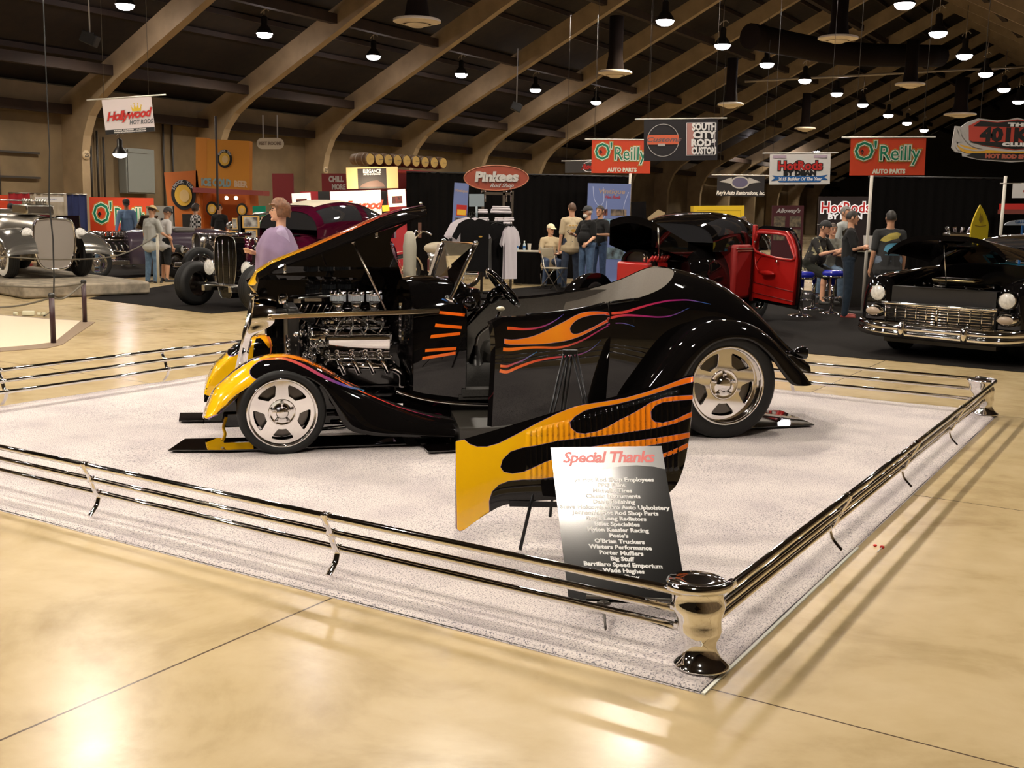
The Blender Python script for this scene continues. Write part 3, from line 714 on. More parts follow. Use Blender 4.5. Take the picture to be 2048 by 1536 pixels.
# running boards and sills
for near in (1, 0):
    g = (lambda w_: w_) if near else (lambda w_: 2*CC-w_)
    b = B(); pr = [(g(-.0), .03), (g(-.0), .13), (g(.015), .142), (g(.03), .145), (g(.30), .215), (g(.31), .03)]
    b.prism(pr, lambda w_, z_: V((1.19, w_, z_)), (1.38, 0, 0)); b.obj('running_board', mat('ribbed_board', (.03, .027, .022), .3, coat=.3), car)
    b = B(); b.tube(spline([(.80, g(.27), .36), (1.0, g(.27), .30), (1.25, g(.27), .265), (1.6, g(.27), .25), (2.35, g(.27), .24)], 6), .012, 8); b.obj('sill_moulding', CHROME, car)
b = B(); b.grid(lambda u, v: V((.85+1.6*u, .28+.04*v, (.33-.09*min(1, u*2))-.13*v)), 12, 3); b.grid(lambda u, v: V((.9+1.5*u, .36, .20+.14*v)), 4, 1); b.obj('rocker_panel', BLACKP, car)
# chassis underneath
b = B()
for w_ in (.42, 1.18): b.box((1.6, w_, .17), (3.9, .07, .1), bev=.01)
for s in (.02, 1.5, 3.15): b.cyl((s, .15, .25 if s < 3 else .38), (s, 1.45, .25 if s < 3 else .38), .035, n=10)
b.box((1.5, CC, .16), (.5, .5, .1), bev=.02); b.obj('chassis', BLACKP, car)
b = B(); b.tube([(.35, .25, .17), (.75, .3, .18)], .012, 8); b.tube([(.2, .3, .1), (.9, .38, .15)], .012, 8)
for x_ in (.42, .50, .6): b.ell((x_, .25, .172), (.022, .022, .018), 10, 8)
b.obj('suspension_arm', CHROME, car)
# ---- grille shell
def gsh(z):  # half width of the shell by height
    return lerp([(.42, .06), (.5, .12), (.62, .2), (.75, .255), (.85, .27), (.92, .24), (.955, .16), (.965, 0)], z)
b = B()
prz = [.42, .5, .56, .62, .69, .75, .8, .85, .89, .92, .94, .955, .965]
def shell(u, v):
    # u 0..1 goes round the outline (near bottom -> top -> far bottom); v front -> back
    k = u*2; side_ = -1 if k < 1 else 1; kk = k if k < 1 else 2-k
    z = .42+(.545)*kk; hw = gsh(z)
    lean = (z-.42)*.16
    tt = min(1, max(0, (z-.70)/.12)); tt = tt*tt*(3-2*tt)
    return V((-.245+lean+(.045+.105*tt)*v+.03*tt, CC+side_*(hw+.02*math.sin(v*pi/2)*(1 if hw > .01 else 0)), z+.01*math.sin(v*pi)))
b.grid(shell, 52, 6); b.grid(lambda u, v: shell(u, 0)*(1-v)+V((shell(u, 0).x+.015, CC+(shell(u, 0).y-CC)*.84, .44+(shell(u, 0).z-.44)*.93))*v, 52, 2)
b.obj('grille_shell', CHROME, car)
b = B()
for k in range(15):
    w_ = CC+(k-7)*.03; z1 = max(z for z in [.44+.005*q for q in range(104)] if gsh(z) > abs(w_-CC)+.015); z0 = min(z for z in [.44+.005*q for q in range(104)] if gsh(z) > abs(w_-CC)+.01)
    b.tube([V((-.235+(z0-.42)*.16-.03*(1-abs(k-7)/7), w_, z0)), V((-.225+(z1-.42)*.16, w_, z1))], .005, 6)
b.obj('grille_bars', CHROME, car)
b = B(); b.box((.13, CC, .65), (.08, .46, .52), bev=.02); b.obj('radiator', BLACKM, car)
b = B(); b.ell((-.13, CC, .985), (.03, .02, .012)); b.obj('hood_latch', CHROME, car)
# near bumper-like small orange spreader under the fender tip
b = B(); b.tube(spline([(-.33, .34, .20), (-.35, .30, .14), (-.34, .27, .1), (-.36, .25, .06)], 4), .011, 8); b.obj('fender_bracket', mat('flame_yellow', YEL, .15, coat=1), car)
# ---- hood raised from the front hinge: thin curved top and the far side panel hanging from it
HT = [CP(x, y, CC) for x, y in ((497, 566), (512, 541), (545, 521), (620, 491), (700, 457), (760, 431), (800, 419), (843, 411))]
HLn = [CP(x, y, .52) for x, y in ((514, 582), (518, 556), (548, 538), (620, 512), (700, 481), (760, 456), (800, 442), (843, 428))]
def hood(u, v, lift=0):
    i = u*7; k = min(int(i), 6); t = i-k; mid = [HT[k][q]*(1-t)+HT[k+1][q]*t for q in (0, 1)]; ed = [HLn[k][q]*(1-t)+HLn[k+1][q]*t for q in (0, 1)]
    hw = .15+.31*min(1, u*1.1)**.7; e = abs(2*v-1); a_ = e**2.2
    return V((mid[0]*(1-a_)+ed[0]*a_, CC+(2*v-1)*hw, mid[1]*(1-a_)+ed[1]*a_+lift))
b = B(); b.grid(hood, 28, 20); b.grid(lambda u, v: hood(u, v, -.012), 28, 20)
for v_ in (0, 1): b.grid(lambda u, q: hood(u, v_, -.012*q), 28, 1)
for u_ in (0, 1): b.grid(lambda v, q: hood(u_, v, -.012*q), 20, 1)
hd = b.obj('hood_top', BLACKP, car)
FARW = 1.22
hs = [CP(x, y, FARW) for x, y in ((492, 560), (512, 549), (560, 533), (640, 505), (720, 478), (800, 452), (843, 432), (822, 445), (800, 458), (788, 470), (783, 486), (790, 510), (802, 536), (809, 560), (812, 600), (812, 652), (640, 652), (530, 652), (516, 604), (503, 582))]
b = B(); b.prism(hs, lambda s, z: V((s, FARW+.10*min(1, max(0, s*.9)), z)), (0, .012, 0)); b.obj('hood_side_panel', BLACKP, car)
b = B(); b.tube([V((-.15, FARW-.02, 1.035)), V((-.075, FARW-.05, .925))], .009, 6); b.obj('hood_edge', mat('hood_yellow_edge', (.5, .3, .06), .3, coat=1), car)
# hood hardware: prop rod, hinges, lower stainless rail
b = B(); p0 = CP(706, 483, .5); p1 = CP(775, 627, .42); b.cyl((p0[0], .5, p0[1]), (p1[0], .42, p1[1]), .0075, n=8); b.ell((p0[0], .5, p0[1]), (.015, .015, .02)); b.obj('prop_rod', mat('dull_chrome', (.45, .38, .32), .25, 1), car)
for x, y in ((753, 462), (570, 533)):
    q = CP(x, y, .5); b = B(); b.box((q[0], .5, q[1]-.01), (.018, .012, .045), bev=.004); b.ell((q[0], .495, q[1]-.04), (.012, .01, .01)); b.obj('hood_hinge', CHROME, car)
for x, y in ((842, 407), (842, 424)):
    q = CP(x, y, .6); b = B(); b.ell((q[0], .6, q[1]), (.012, .02, .012)); b.obj('hood_bumper_stop', CHROME, car)
b = B(); p0 = CP(541, 633, .36); p1 = CP(880, 622, .33); b.box(((p0[0]+p1[0])/2, .345, (p0[1]+p1[1])/2), (p1[0]-p0[0], .02, .034), rot=Matrix.Rotation(-math.atan2(p1[1]-p0[1], p1[0]-p0[0]), 3, 'Y'), bev=.006); b.ell((p0[0], .35, p0[1]), (.02, .014, .02)); b.obj('hood_rail', mat('polished_stainless', (.72, .6, .42), .12, 1), car)
# ---- engine
b = B(); b.box((.60, CC, .50), (.62, .34, .34), bev=.03); b.box((.60, CC, .36), (.5, .3, .2), bev=.03); b.obj('engine_block', mat('engine_black', (.01, .01, .01), .15, coat=.6), car)
for sd_ in (-1, 1):
    b = B(); M_ = Matrix.Rotation(sd_*.75, 3, 'X'); b.grid(lambda u, v: V((.355+.44*u, CC+sd_*(.13+.13*math.sin(v*pi/2)), .69+.09*math.cos(v*pi/2))), 8, 14); b.box((.575, CC+sd_*.19, .70), (.44, .10, .08), rot=M_, bev=.01); b.box((.575, CC+sd_*.22, .685), (.47, .14, .02), rot=M_); b.obj('valve_cover', CHROME, car)
b = B(); b.grid(lambda u, v: V((.365+.42*u, CC-.245-.075*math.sin(.25+1.15*v), .565+.115*(1-math.cos(.25+1.15*v))*1.35)), 10, 12); b.box((.575, CC-.24, .61), (.42, .05, .08))
b.box((.575, CC-.285, .665), (.46, .05, .02), bev=.006); b.box((.575, CC-.285, .562), (.44, .05, .014), bev=.005)
b.obj('ignition_cover', CHROME, car)
b = B()
for k in range(4):
    s = .42+.1*k; b.tube(spline([(s, CC-.22, .60), (s, CC-.32, .575), (s+.02, CC-.345, .53), (s+.05, CC-.33, .46)], 4), .019, 8)
b.tube([(.42, CC-.33, .52), (.82, CC-.33, .50)], .026, 10); b.tube(spline([(.80, CC-.33, .50), (.87, CC-.31, .45), (.88, CC-.28, .36)], 4), .028, 10); b.obj('exhaust_header', CHROME, car)
b = B()
for k in range(4): b.tube(spline([(.40+.1*k, CC-.2, .70), (.41+.1*k, CC-.31, .74), (.43+.1*k, CC-.30, .80), (.5+.04*k, CC-.1, .83)], 4), .006, 6)
b.obj('spark_plug_wires', CHROME2, car)
b = B(); b.box((.57, CC, .79), (.46, .17, .06), bev=.02)
for k in range(3):
    for w_ in (-.07, .07): b.cyl((.445+.125*k, CC+w_, .78), (.445+.125*k, CC+w_, .84), .03, n=10)
for k in range(8): b.ell((.38+.055*k, CC-.11, .80+.015*(k % 2)), (.018, .018, .018), 8, 6)
b.obj('intake_manifold', CHROME, car)
AIRF = mat('pleated_filter', (.36, .40, .44), .6)
for k in range(3):
    s = .452+.128*k; cb = thing_p = bpy.data.objects.new('carburetor', None); COL.objects.link(cb); cb.parent = car; cb.location = (s, CC-.08, .0)
    b = B(); b.box((0, 0, .865), (.075, .11, .05), bev=.01); b.cyl((0, 0, .88), (0, 0, .945), .028, .043, n=16)
    for q in range(5): b.ell((-.035+.018*q, -.06, .865+.01*(q % 2)), (.011, .011, .011), 8, 6)
    b.obj('carburetor_body', CHROME, cb)
    b = B(); n_ = 44; ring = [((.056 if q % 2 else .052)*math.cos(2*pi*q/n_), (.056 if q % 2 else .052)*math.sin(2*pi*q/n_)) for q in range(n_)]
    b.prism(ring, lambda x, y: V((x, y, .945)), (0, 0, .042)); b.obj('air_filter', AIRF, cb)
    b = B(); b.lathe([(.058, .987), (.06, .992), (.06, 1.0), (.045, 1.012), (.03, 1.016), (.012, 1.018), (.012, 1.03), (0, 1.032)], n=24); b.lathe([(.058, .94), (.058, .948), (.03, .94)], n=20)
    for q in range(6): b.ell((.05*math.cos(q*pi/3), .05*math.sin(q*pi/3), 1.008), (.009, .009, .009), 8, 6)
    b.obj('air_cleaner_lid', CHROME, cb)
random.seed(3)
# front accessory drive: pulleys, alternator, hoses
for s, w_, z_, r in ((.27, CC, .50, .085), (.26, CC-.12, .66, .06), (.26, CC+.12, .66, .06), (.25, CC-.05, .74, .05), (.27, CC-.20, .56, .05)):
    b = B(); b.lathe([(r*.6, -.012), (r, -.012), (r, -.004), (r*.85, 0), (r, .004), (r, .012), (0, .014)], (s, w_, z_), (1, 0, 0), 20); b.obj('pulley', CHROME, car)
b = B()
for k in range(70):
    s, w_, z_ = random.uniform(.14, .38), CC-random.uniform(.10, .36), random.uniform(.44, .78)
    b.ell((s, w_, z_), (random.uniform(.008, .02),)*3, 8, 6)
for k in range(12):
    s, z_ = random.uniform(.3, .85), random.uniform(.50, .60); b.ell((s, CC-.33, z_), (.011,)*3, 8, 6)
b.obj('engine_sparkle_bits', CHROME, car, kind='stuff')  # small chrome balls added at random for sparkle in the engine bay
b = B(); b.lathe([(.06, -.06), (.075, -.04), (.075, .04), (.05, .06), (0, .06)], (.3, CC-.22, .70), (1, 0, 0), 18); b.obj('alternator', CHROME, car)
b = B(); b.tube(spline([(.0, CC-.1, .86), (.1, CC-.12, .88), (.2, CC-.1, .84), (.28, CC-.05, .80)], 5), .024, 10); b.obj('radiator_hose', BLACKM, car); b = B(); b.tube(spline([(.03, CC-.15, .52), (.12, CC-.2, .5), (.22, CC-.18, .55)], 5), .022, 10); b.obj('radiator_hose', BLACKM, car)
b = B(); b.lathe([(.03, 0), (.035, .02), (.035, .05), (.02, .07), (0, .07)], (.07, CC-.12, .93), (0, 0, 1), 14); b.obj('filler_cap', CHROME, car); b = B(); b.tube([(.1, CC-.2, .45), (.1, CC-.2, .72)], .022, 10)
for k in range(7): b.ell((.1, CC-.225, .48+.035*k), (.012, .012, .012), 8, 6)
b.obj('overflow_tank', CHROME, car)
b = B()
for k in range(7): b.tube([V((.16+.045*k+.02, FARW-.16, .89)), V((.13+.045*k-.03, FARW-.16, .74))], .0045, 6)
b.obj('louver_slats', mat('dull_chrome', (.45, .38, .32), .25, 1), car)
b = B(); b.tube([V((.2, FARW-.2, .935)), V((.45, FARW-.2, .955))], .01, 8); b.box((.18, CC+.1, .93), (.05, .03, .03)); b.box((.3, CC+.2, .93), (.12, .04, .02)); b.obj('brake_line', CHROME2, car)
# firewall with embossed swell
b = B(); b.grid(lambda u, v: V((.925-.10*math.sin(pi*u)**.8*math.sin(pi*v)**.8, CC-.46+.92*u, .45+.52*v)), 24, 18); b.obj('firewall', BLACKP, car)
b = B(); b.box((.86, CC-.30, .82), (.02, .02, .26)); 
for z_ in (.72, .76, .80, .84, .88, .92): b.ell((.86, CC-.32, z_), (.009, .009, .009), 8, 6)
b.obj('firewall_fittings', CHROME, car)
b = B(); b.grid(lambda u, v: V((-.02+1.0*u, FARW+.05, .28+(.50+.12*u)*v)), 10, 4); b.grid(lambda u, v: V((-.02+1.0*u, FARW+.062, .28+(.50+.12*u)*v)), 10, 4); b.obj('inner_fender_panel', BLACKP, car)
# ---- tail light
b = B(); b.cyl((3.66, .26, .585), (3.76, .20, .60), .018, n=10); b.lathe([(.0, -.07), (.02, -.065), (.04, -.02), (.05, .02), (.048, .04)], (3.81, .18, .605), (1, 0, 0), 18); b.obj('tail_light', BLACKP, car)
b = B(); b.lathe([(.048, .04), (.03, .052), (0, .056)], (3.81, .18, .605), (1, 0, 0), 18); b.obj('tail_light_lens', mat('red_lens', (.3, .01, .01), .1, coat=1), car)
# ---- door, rear hinged and swung out toward the camera
dh = math.radians(26)
door = bpy.data.objects.new('door', None); COL.objects.link(door); door.parent = car; HW_ = V((2.33, body(2.33, .3).y, 0)); door.location = HW_; door.rotation_euler = (0, 0, dh)
b = B()
def dsk(u, v, inn=0):
    s = 1.315+(2.325-1.315)*u; p = body(s, pi*13/NPH*v); 
    if v < .001: p.z = .175
    # rounded upper front corner
    if u < .10: p.z -= .05*(1-u/.10)**2*v
    q = p-HW_
    if inn: q.y += inn
    return q
b.grid(dsk, 50, 24); b.grid(lambda u, v: dsk(u, v, .05), 50, 24)
for u_ in (0, 1): b.grid(lambda v, q: dsk(u_, v, .05*q), 24, 1)
for v_ in (0, 1): b.grid(lambda u, q: dsk(u, v_, .05*q), 50, 1)
dskin = b.obj('door_skin', BLACKP, door)
b = B(); b.tube([dsk(u/20, 1, .03) for u in range(6, 21)], .011, 8); b.obj('door_top_rail', BLACKP, door)
b = B(); b.ell(dsk(.02, .55)+V((-.005, .02, 0)), (.012, .012, .02)); b.ell(dsk(.02, .50)+V((-.005, .02, 0)), (.01, .012, .02)); b.obj('door_latch', CHROME, door)
# black glass plates under the wheels
GLB = mat('black_mirror_glass', (.003, .002, .002), .03, coat=1)
def plate(pts, label):
    b = B(); ps = [G(x, y) for x, y in pts]; b.prism([(p.x, p.y) for p in ps], lambda x, y: V((x, y, .029)), (0, 0, .008)); b.obj('mirror_plate', GLB, label=label, cat='plate', group='black mirror plates under the roadster')
plate([(337, 911), (455, 911), (812, 898), (800, 878), (370, 888)], 'black mirror strip under the near front wheel')
plate([(358, 851), (470, 849), (700, 846), (700, 832), (360, 835)], 'black mirror strip under the far front wheel')
plate([(856, 914), (830, 888), (1100, 876), (1130, 900)], 'black mirror strip beside the running board, behind the easel')
plate([(1500, 865), (1628, 858), (1560, 829), (1450, 832)], 'pointed black mirror plate behind the rear wheel')
# ================================================================ flame paint on the roadster
bpy.context.view_layer.update()
def Z(ox, oy, k): return lambda P: [(ox+x/k, oy+y/k) for x, y in P]
def strokes(o, pts, ws, mt, k=1, sub=7, z=None, smooth=4, out=0):
    n = len(pts); P = sp2(z(pts) if z else pts, smooth); W = []
    for i in range(n-1):
        for q in range(smooth): W.append((ws[i]+(ws[i+1]-ws[i])*q/smooth)*k)
    W.append(ws[-1]*k); decal_px(o, [band(P, W)], mt, sub=sub, outline=out)
FL1 = paint_ramp('flame_fender', -.46, .95, [YEL, YEL, (.90, .26, .008), (.85, .15, .01), (.55, .04, .03), (.22, .02, .07)])
FL2 = paint_ramp('flame_fender_pink', -.05, .55, [(.75, .2, .03), (.55, .08, .07), (.42, .06, .13), (.12, .06, .30), (.03, .2, .4)])
yel = [(418, 839), (404, 832), (409, 813), (418, 790), (431, 774), (441, 767), (455, 755), (468, 744), (488, 731), (501, 723), (515, 717), (531, 713), (550, 711), (531, 718), (517, 723), (506, 731), (499, 740), (499, 748), (505, 756), (518, 761), (531, 761), (520, 767), (500, 777), (480, 790), (462, 806), (448, 818), (437, 829)]
decal_px(ff, [yel], FL1, sub=6, outline=2.2)
strokes(ff, [(508, 725), (531, 714), (570, 711), (605, 717), (632, 727), (656, 739), (680, 752), (705, 765), (752, 787), (796, 805), (840, 818), (884, 829)], [3, 6, 7, 9, 9, 8, 8, 6, 4.5, 3.5, 2.5, 1.5], FL1)
strokes(ff, [(525, 720), (545, 718), (570, 718), (605, 731), (646, 753), (680, 768), (705, 776), (729, 780)], [2, 4, 5, 6, 6, 5, 4, 1], FL2)
fy = [(392, 782), (398, 759), (412, 722), (426, 702), (448, 680), (476, 662), (505, 650), (520, 655), (532, 664), (541, 677), (545, 692), (538, 696), (525, 680), (514, 672), (508, 690), (505, 720), (505, 800), (440, 800)]
decal_px(fff, [fy], FL1, sub=5, off=.003)
decal_px(fff, [sp2([(456, 707), (458, 699), (465, 690), (476, 682), (490, 677), (502, 678), (500, 694), (482, 704), (468, 711), (459, 712)], 3, True)], BLACKP, off=.007, sub=5, outline=2)
strokes(fff, [(533, 668), (540, 684), (542, 698), (540, 710)], [5, 4, 3, 2], FL2)
STR = paint_ramp('cowl_stripe', .9, 1.3, [ORA, (.88, .13, .01)])
decal_px(tub, [[(879, 622), (930, 627), (929, 633), (878, 628)], [(871, 647), (924, 652), (923, 658), (869, 654)], [(862, 670), (921, 664), (920, 670), (860, 677)], [(851, 698), (913, 694), (912, 700), (850, 704)], [(845, 714), (911, 703), (911, 709), (844, 720)]], STR, sub=8)
zd = Z(980, 560, 4.6545); K = 1/4.6545
D_MAIN = paint_ramp('flame_door', -1.0, .0, [ORA, (.92, .24, .01), (.95, .30, .01), (.92, .20, .01), (.75, .07, .02)])
D_A = paint_ramp('flame_door_upper', -1.0, -.45, [ORA, (.7, .06, .03), (.35, .03, .12), (.1, .08, .4)])
D_C = paint_ramp('flame_door_mid', -1.0, .02, [ORA, ORA, (.8, .10, .02), (.45, .03, .09), (.28, .03, .2)])
D_D = paint_ramp('flame_door_small', -1.0, -.68, [ORA, (.6, .05, .05), (.2, .08, .3), (.03, .25, .55)])
D_E = paint_ramp('flame_door_low', -1.0, -.12, [ORA, (.85, .12, .02), (.6, .03, .03), (.3, .02, .15), (.05, .12, .4)])
big = [(135, 550), (200, 558), (300, 548), (400, 525), (500, 485), (600, 435), (700, 385), (780, 340), (850, 310), (920, 297), (1000, 295), (1100, 302), (1168, 308), (1168, 322), (1080, 318), (980, 322), (900, 335), (830, 358), (780, 392), (745, 440), (745, 470), (760, 495), (790, 506), (840, 495), (920, 460), (1000, 420), (1100, 365), (1168, 335), (1168, 352), (1100, 388), (1000, 440), (900, 492), (830, 525), (740, 555), (640, 575), (500, 592), (350, 598), (190, 600), (133, 590)]
decal_px(dskin, [sp2(zd(big[:13]), 2)+sp2(zd(big[13:28]), 3)+sp2(zd(big[28:]), 2)], D_MAIN, sub=8, outline=1.6)
strokes(dskin, [(160, 448), (212, 450), (300, 458), (400, 452), (480, 436), (550, 408), (620, 368), (685, 318)], [30, 28, 22, 18, 15, 12, 8, 2], D_A, K, z=zd)
strokes(dskin, [(120, 645), (185, 648), (300, 635), (400, 628), (500, 628), (600, 630), (700, 618), (800, 585), (900, 540), (1000, 480), (1100, 425), (1170, 402)], [32, 32, 24, 20, 20, 20, 18, 16, 14, 12, 10, 9], D_C, K, z=zd)
strokes(dskin, [(95, 800), (160, 803), (220, 780), (300, 750), (350, 720), (400, 690), (435, 668)], [26, 22, 16, 12, 10, 8, 2], D_D, K, z=zd)
strokes(dskin, [(88, 843), (155, 855), (240, 820), (330, 785), (430, 752), (530, 732), (620, 718), (700, 712), (800, 700), (870, 680), (930, 650), (980, 610), (1030, 560)], [32, 28, 26, 24, 20, 18, 16, 14, 12, 9, 7, 5, 1], D_E, K, z=zd)
B_F = paint_ramp('flame_quarter', 2.3, 3.1, [(.75, .09, .03), (.62, .04, .06), (.40, .02, .11), (.28, .02, .18), (.04, .12, .4)])
B_G = paint_ramp('flame_quarter_low', 2.3, 2.95, [(.75, .08, .03), (.45, .03, .1), (.32, .02, .16), (.2, .03, .2), (.04, .12, .4)])
strokes(tub, [(1108, 311), (1165, 308), (1250, 300), (1350, 270), (1450, 240), (1550, 215), (1650, 195), (1750, 188), (1850, 188), (1950, 205), (2055, 226)], [22, 24, 24, 22, 18, 16, 15, 13, 11, 7, 3], B_F, K, z=zd)
strokes(tub, [(1108, 356), (1168, 342), (1250, 328), (1350, 330), (1450, 338), (1550, 345), (1630, 342), (1700, 328), (1760, 305), (1810, 280), (1860, 258)], [22, 22, 22, 18, 15, 13, 12, 10, 8, 5, 1], B_G, K, z=zd)
strokes(tub, [(1168, 402), (1230, 402), (1290, 415), (1350, 435)], [9, 8, 6, 2], paint_ramp('flame_quarter_tip', 2.3, 2.5, [(.28, .03, .2), (.04, .12, .4)]), K, z=zd)
strokes(tub, [(884, 598), (900, 604), (915, 607)], [3, 2.5, 1], mat('blue_tip', (.03, .12, .4), .15, coat=1))
zh = Z(470, 390, 5.12)
H_M = paint_ramp('flame_hood', -.15, 1.06, [YEL, YEL, (.92, .28, .01), (.90, .17, .01), (.8, .12, .03), (.4, .04, .12), (.25, .03, .25)])
hp = [(205, 765), (220, 822), (280, 798), (285, 750), (340, 710), (460, 660), (600, 597), (700, 560), (830, 527), (900, 507), (1000, 477), (1100, 437), (1200, 388), (1300, 338), (1400, 297), (1500, 248), (1600, 204), (1700, 170), (1800, 148), (1908, 136), (1908, 120), (1800, 122), (1700, 145), (1600, 178), (1500, 222), (1400, 268), (1250, 333), (1100, 403), (960, 448), (860, 488), (790, 506), (700, 528), (600, 568), (460, 628), (340, 678), (250, 720)]
hl = [(.0, .02), (.075, .02), (.09, .12), (.13, .19), (.22, .235), (.35, .245), (.5, .27), (.7, .32), (.85, .36), (1, .40)]
b = B(); b.bm.from_mesh(hd.data); b.mats = [BLACKP]; b.m(H_M)
def hfn(u, v):
    u = min(1, max(0, u)); q = hood(u, v); e_ = .01; a_ = hood(min(1, u+e_), v)-hood(max(0, u-e_), v); c_ = hood(u, min(1, v+e_))-hood(u, max(0, v-e_)); n_ = a_.cross(c_).normalized(); n_ = n_ if n_.z > 0 else -n_
    return q+n_*.003
b.decal(hl+[(1, .5), (0, .5)], hfn, .02); b.decal([(u, 1-v) for u, v in hl]+[(1, .5), (0, .5)], hfn, .02)
hd.data.materials.clear(); [hd.data.materials.append(m_) for m_ in b.mats]; b.bm.to_mesh(hd.data); b.bm.free()
# ================================================================ easel with the louvred hood side
def easel(label):
    t = thing('display_easel', label, 'easel', (0, 0, 0)); EM = mat('black_anodised', (.02, .02, .022), .3, .6)
    ap = V((.285, 5.42, .915)); fl = G(1040, 1100, .026); fr = V((.52, 5.10, .026)); rl = G(1100, 1033, .026)
    for p, q in ((ap+V((-.02, 0, 0)), fl), (ap+V((.02, 0, 0)), fr), (ap+V((0, .02, -.02)), rl)):
        b = B(); d = (q-p); x_, y_ = axes(d)
        for s_ in (-1, 1): b.cyl(p+V((.009*s_, 0, 0)), p+d*.55+V((.009*s_, 0, 0)), .006, n=8)
        b.cyl(p+d*.45, q, .0085, n=10); b.box(p+d*.55, (.04, .025, .03)); b.obj('leg', EM, t)
    b = B(); b.box(ap, (.075, .03, .022), bev=.004); b.obj('apex_clamp', EM, t)
    b = B(); z_ = .215; b.box((.28, 5.115, z_), (.56, .05, .014), rot=Matrix.Rotation(.02, 3, 'Z'), bev=.003); b.box((.28, 5.09, z_+.012), (.56, .006, .02)); b.obj('ledge', EM, t)
easel('black folding easel holding the flamed hood side panel')
PN = V((.02, -math.cos(.16), math.sin(.16))).normalized(); PO = V((.3, 5.10, .225))
zp = Z(880, 690, 2.56)
top = sp2(zp([(80, 493), (300, 430), (600, 340), (900, 262), (1100, 205), (1290, 150)]), 10)
bot = sp2(zp([(85, 940), (110, 953), (180, 905), (250, 858), (330, 820), (450, 802), (620, 792), (900, 790), (1080, 785), (1150, 775)]), 6)
rightc = sp2(zp([(1298, 165), (1285, 400), (1262, 560), (1240, 650), (1205, 725), (1150, 775)]), 6)
def yat(pl, x): return lerp([(p[0], p[1]) for p in pl], x)
def louv(x, y):
    X = (x-880)*2.56; Y = (y-690)*2.56
    t0 = 440+(235-440)*(X-450)/760; t1 = 690+(640-690)*(X-430)/760
    if X < 440 or X > 1222 or Y < t0 or Y > t1: return 0
    k = ((X-440)/27.9) % 1; e = min(1, (Y-t0)/16, (t1-Y)/16)
    return .011*math.sqrt(max(0, e))*(k**.7 if k < .78 else (1-k)/.22)
b = B(); nx, ny = 336, 70
xr0, xr1 = top[0][0], rightc[0][0]
def pf(u, v, back=0):
    # left edge straight, right edge curved
    if True:
        x = xr0+(xr1-xr0)*u; yt = yat(top, x); 
        xb = bot[0][0]+(1.0)*0
        # bottom follows the lower outline, then climbs the curved right edge
        yb = yat(bot, x) if x < bot[-1][0] else yat([(p[0], p[1]) for p in reversed(rightc)], x)
        y = yt+(yb-yt)*v
    q = PL(x, y, PO, PN); bulge = .018*math.sin(pi*min(1, max(0, v)))
    return q+PN*((louv(x, y) if not back else -.004)+bulge)
b.grid(pf, nx, ny); b.grid(lambda u, v: pf(u, v, 1), 40, 12)
hp_t = thing('hood_side_panel', 'yellow and orange flamed louvred hood side propped on the black easel', 'car panel', (0, 0, 0))
pan = b.obj('panel_skin', BLACKP, hp_t)
pflame = [(80, 493), (125, 485), (150, 508), (190, 522), (240, 522), (300, 505), (380, 465), (500, 400), (600, 352), (700, 312), (850, 290), (950, 272), (1050, 245), (1150, 210), (1250, 172), (1298, 163), (1298, 187), (1200, 212), (1100, 247), (1000, 277), (900, 302), (800, 318), (740, 335), (690, 365), (665, 395), (670, 425), (700, 450), (740, 455), (800, 445), (860, 420), (920, 385), (1000, 345), (1080, 295), (1150, 270), (1220, 262), (1297, 258), (1297, 277), (1200, 285), (1140, 292), (1100, 310), (1078, 340), (1080, 375), (1100, 395), (1140, 400), (1200, 385), (1288, 343), (1286, 368), (1200, 402), (1100, 425), (1000, 440), (880, 458), (760, 470), (600, 490), (500, 512), (420, 525), (360, 545), (320, 585), (308, 625), (325, 650), (370, 660), (430, 650), (480, 628), (540, 600), (640, 565), (760, 525), (900, 502), (1100, 478), (1200, 462), (1278, 448), (1276, 472), (1200, 490), (1080, 512), (900, 547), (700, 605), (580, 675), (500, 685), (420, 688), (350, 695), (300, 715), (265, 750), (250, 800), (252, 858), (180, 903), (120, 948), (100, 951), (88, 940)]
PY = V((.02, 5.1, .3))
P_M = paint_ramp('flame_panel', -.35, .95, [YEL, YEL, (.92, .33, .008), (.92, .25, .008), (.90, .14, .01)])
decal_px(pan, [zp(pflame)], P_M, sub=3.2, outline=1.7, off=.002)
strokes(pan, [(1270, 512), (1200, 545), (1120, 572), (1000, 590)], [20, 20, 16, 10], P_M, 1/2.56, z=zp, out=1.2)
# ================================================================ the thank-you board on its stand
t = thing('thanks_board', 'tilted black board listing thanks in white lettering, silver at the top, behind the corner post', 'sign', (0, 0, 0))
bl, br = Yd(1137, 1199, 4.20), Yd(1377, 1213, 4.17); zc = bl.z
tl = V((bl.x-.075, 0, 0)); best = None
tl = Yd(1101, 895, 4.62); tr = Yd(1323, 892, 4.61)
e1 = (br-bl); e2 = ((tl-bl)+(tr-br))/2; Wd = e1.length; Ht = e2.length; SNn = e1.cross(e2).normalized()
def SG(u, v, k=0): # u,v 0..1 on the board
    return bl*(1-u)*(1-v)+br*u*(1-v)+tr*u*v+tl*(1-u)*v + SNn*k
b = B(); b.m(mat('sign_black', (.006, .006, .006), .13, coat=.0, spec=.6))
b.grid(lambda u, v: SG(u, v, 0), 8, 12); b.grid(lambda u, v: SG(u, v, -.006), 2, 2)
for p_, q_ in (((0, 0), (1, 0)), ((1, 0), (1, 1)), ((1, 1), (0, 1)), ((0, 1), (0, 0))):
    b.grid(lambda u, v: SG(p_[0]+(q_[0]-p_[0])*u, p_[1]+(q_[1]-p_[1])*u, -.006*v), 4, 1)
b.obj('board', None, t)
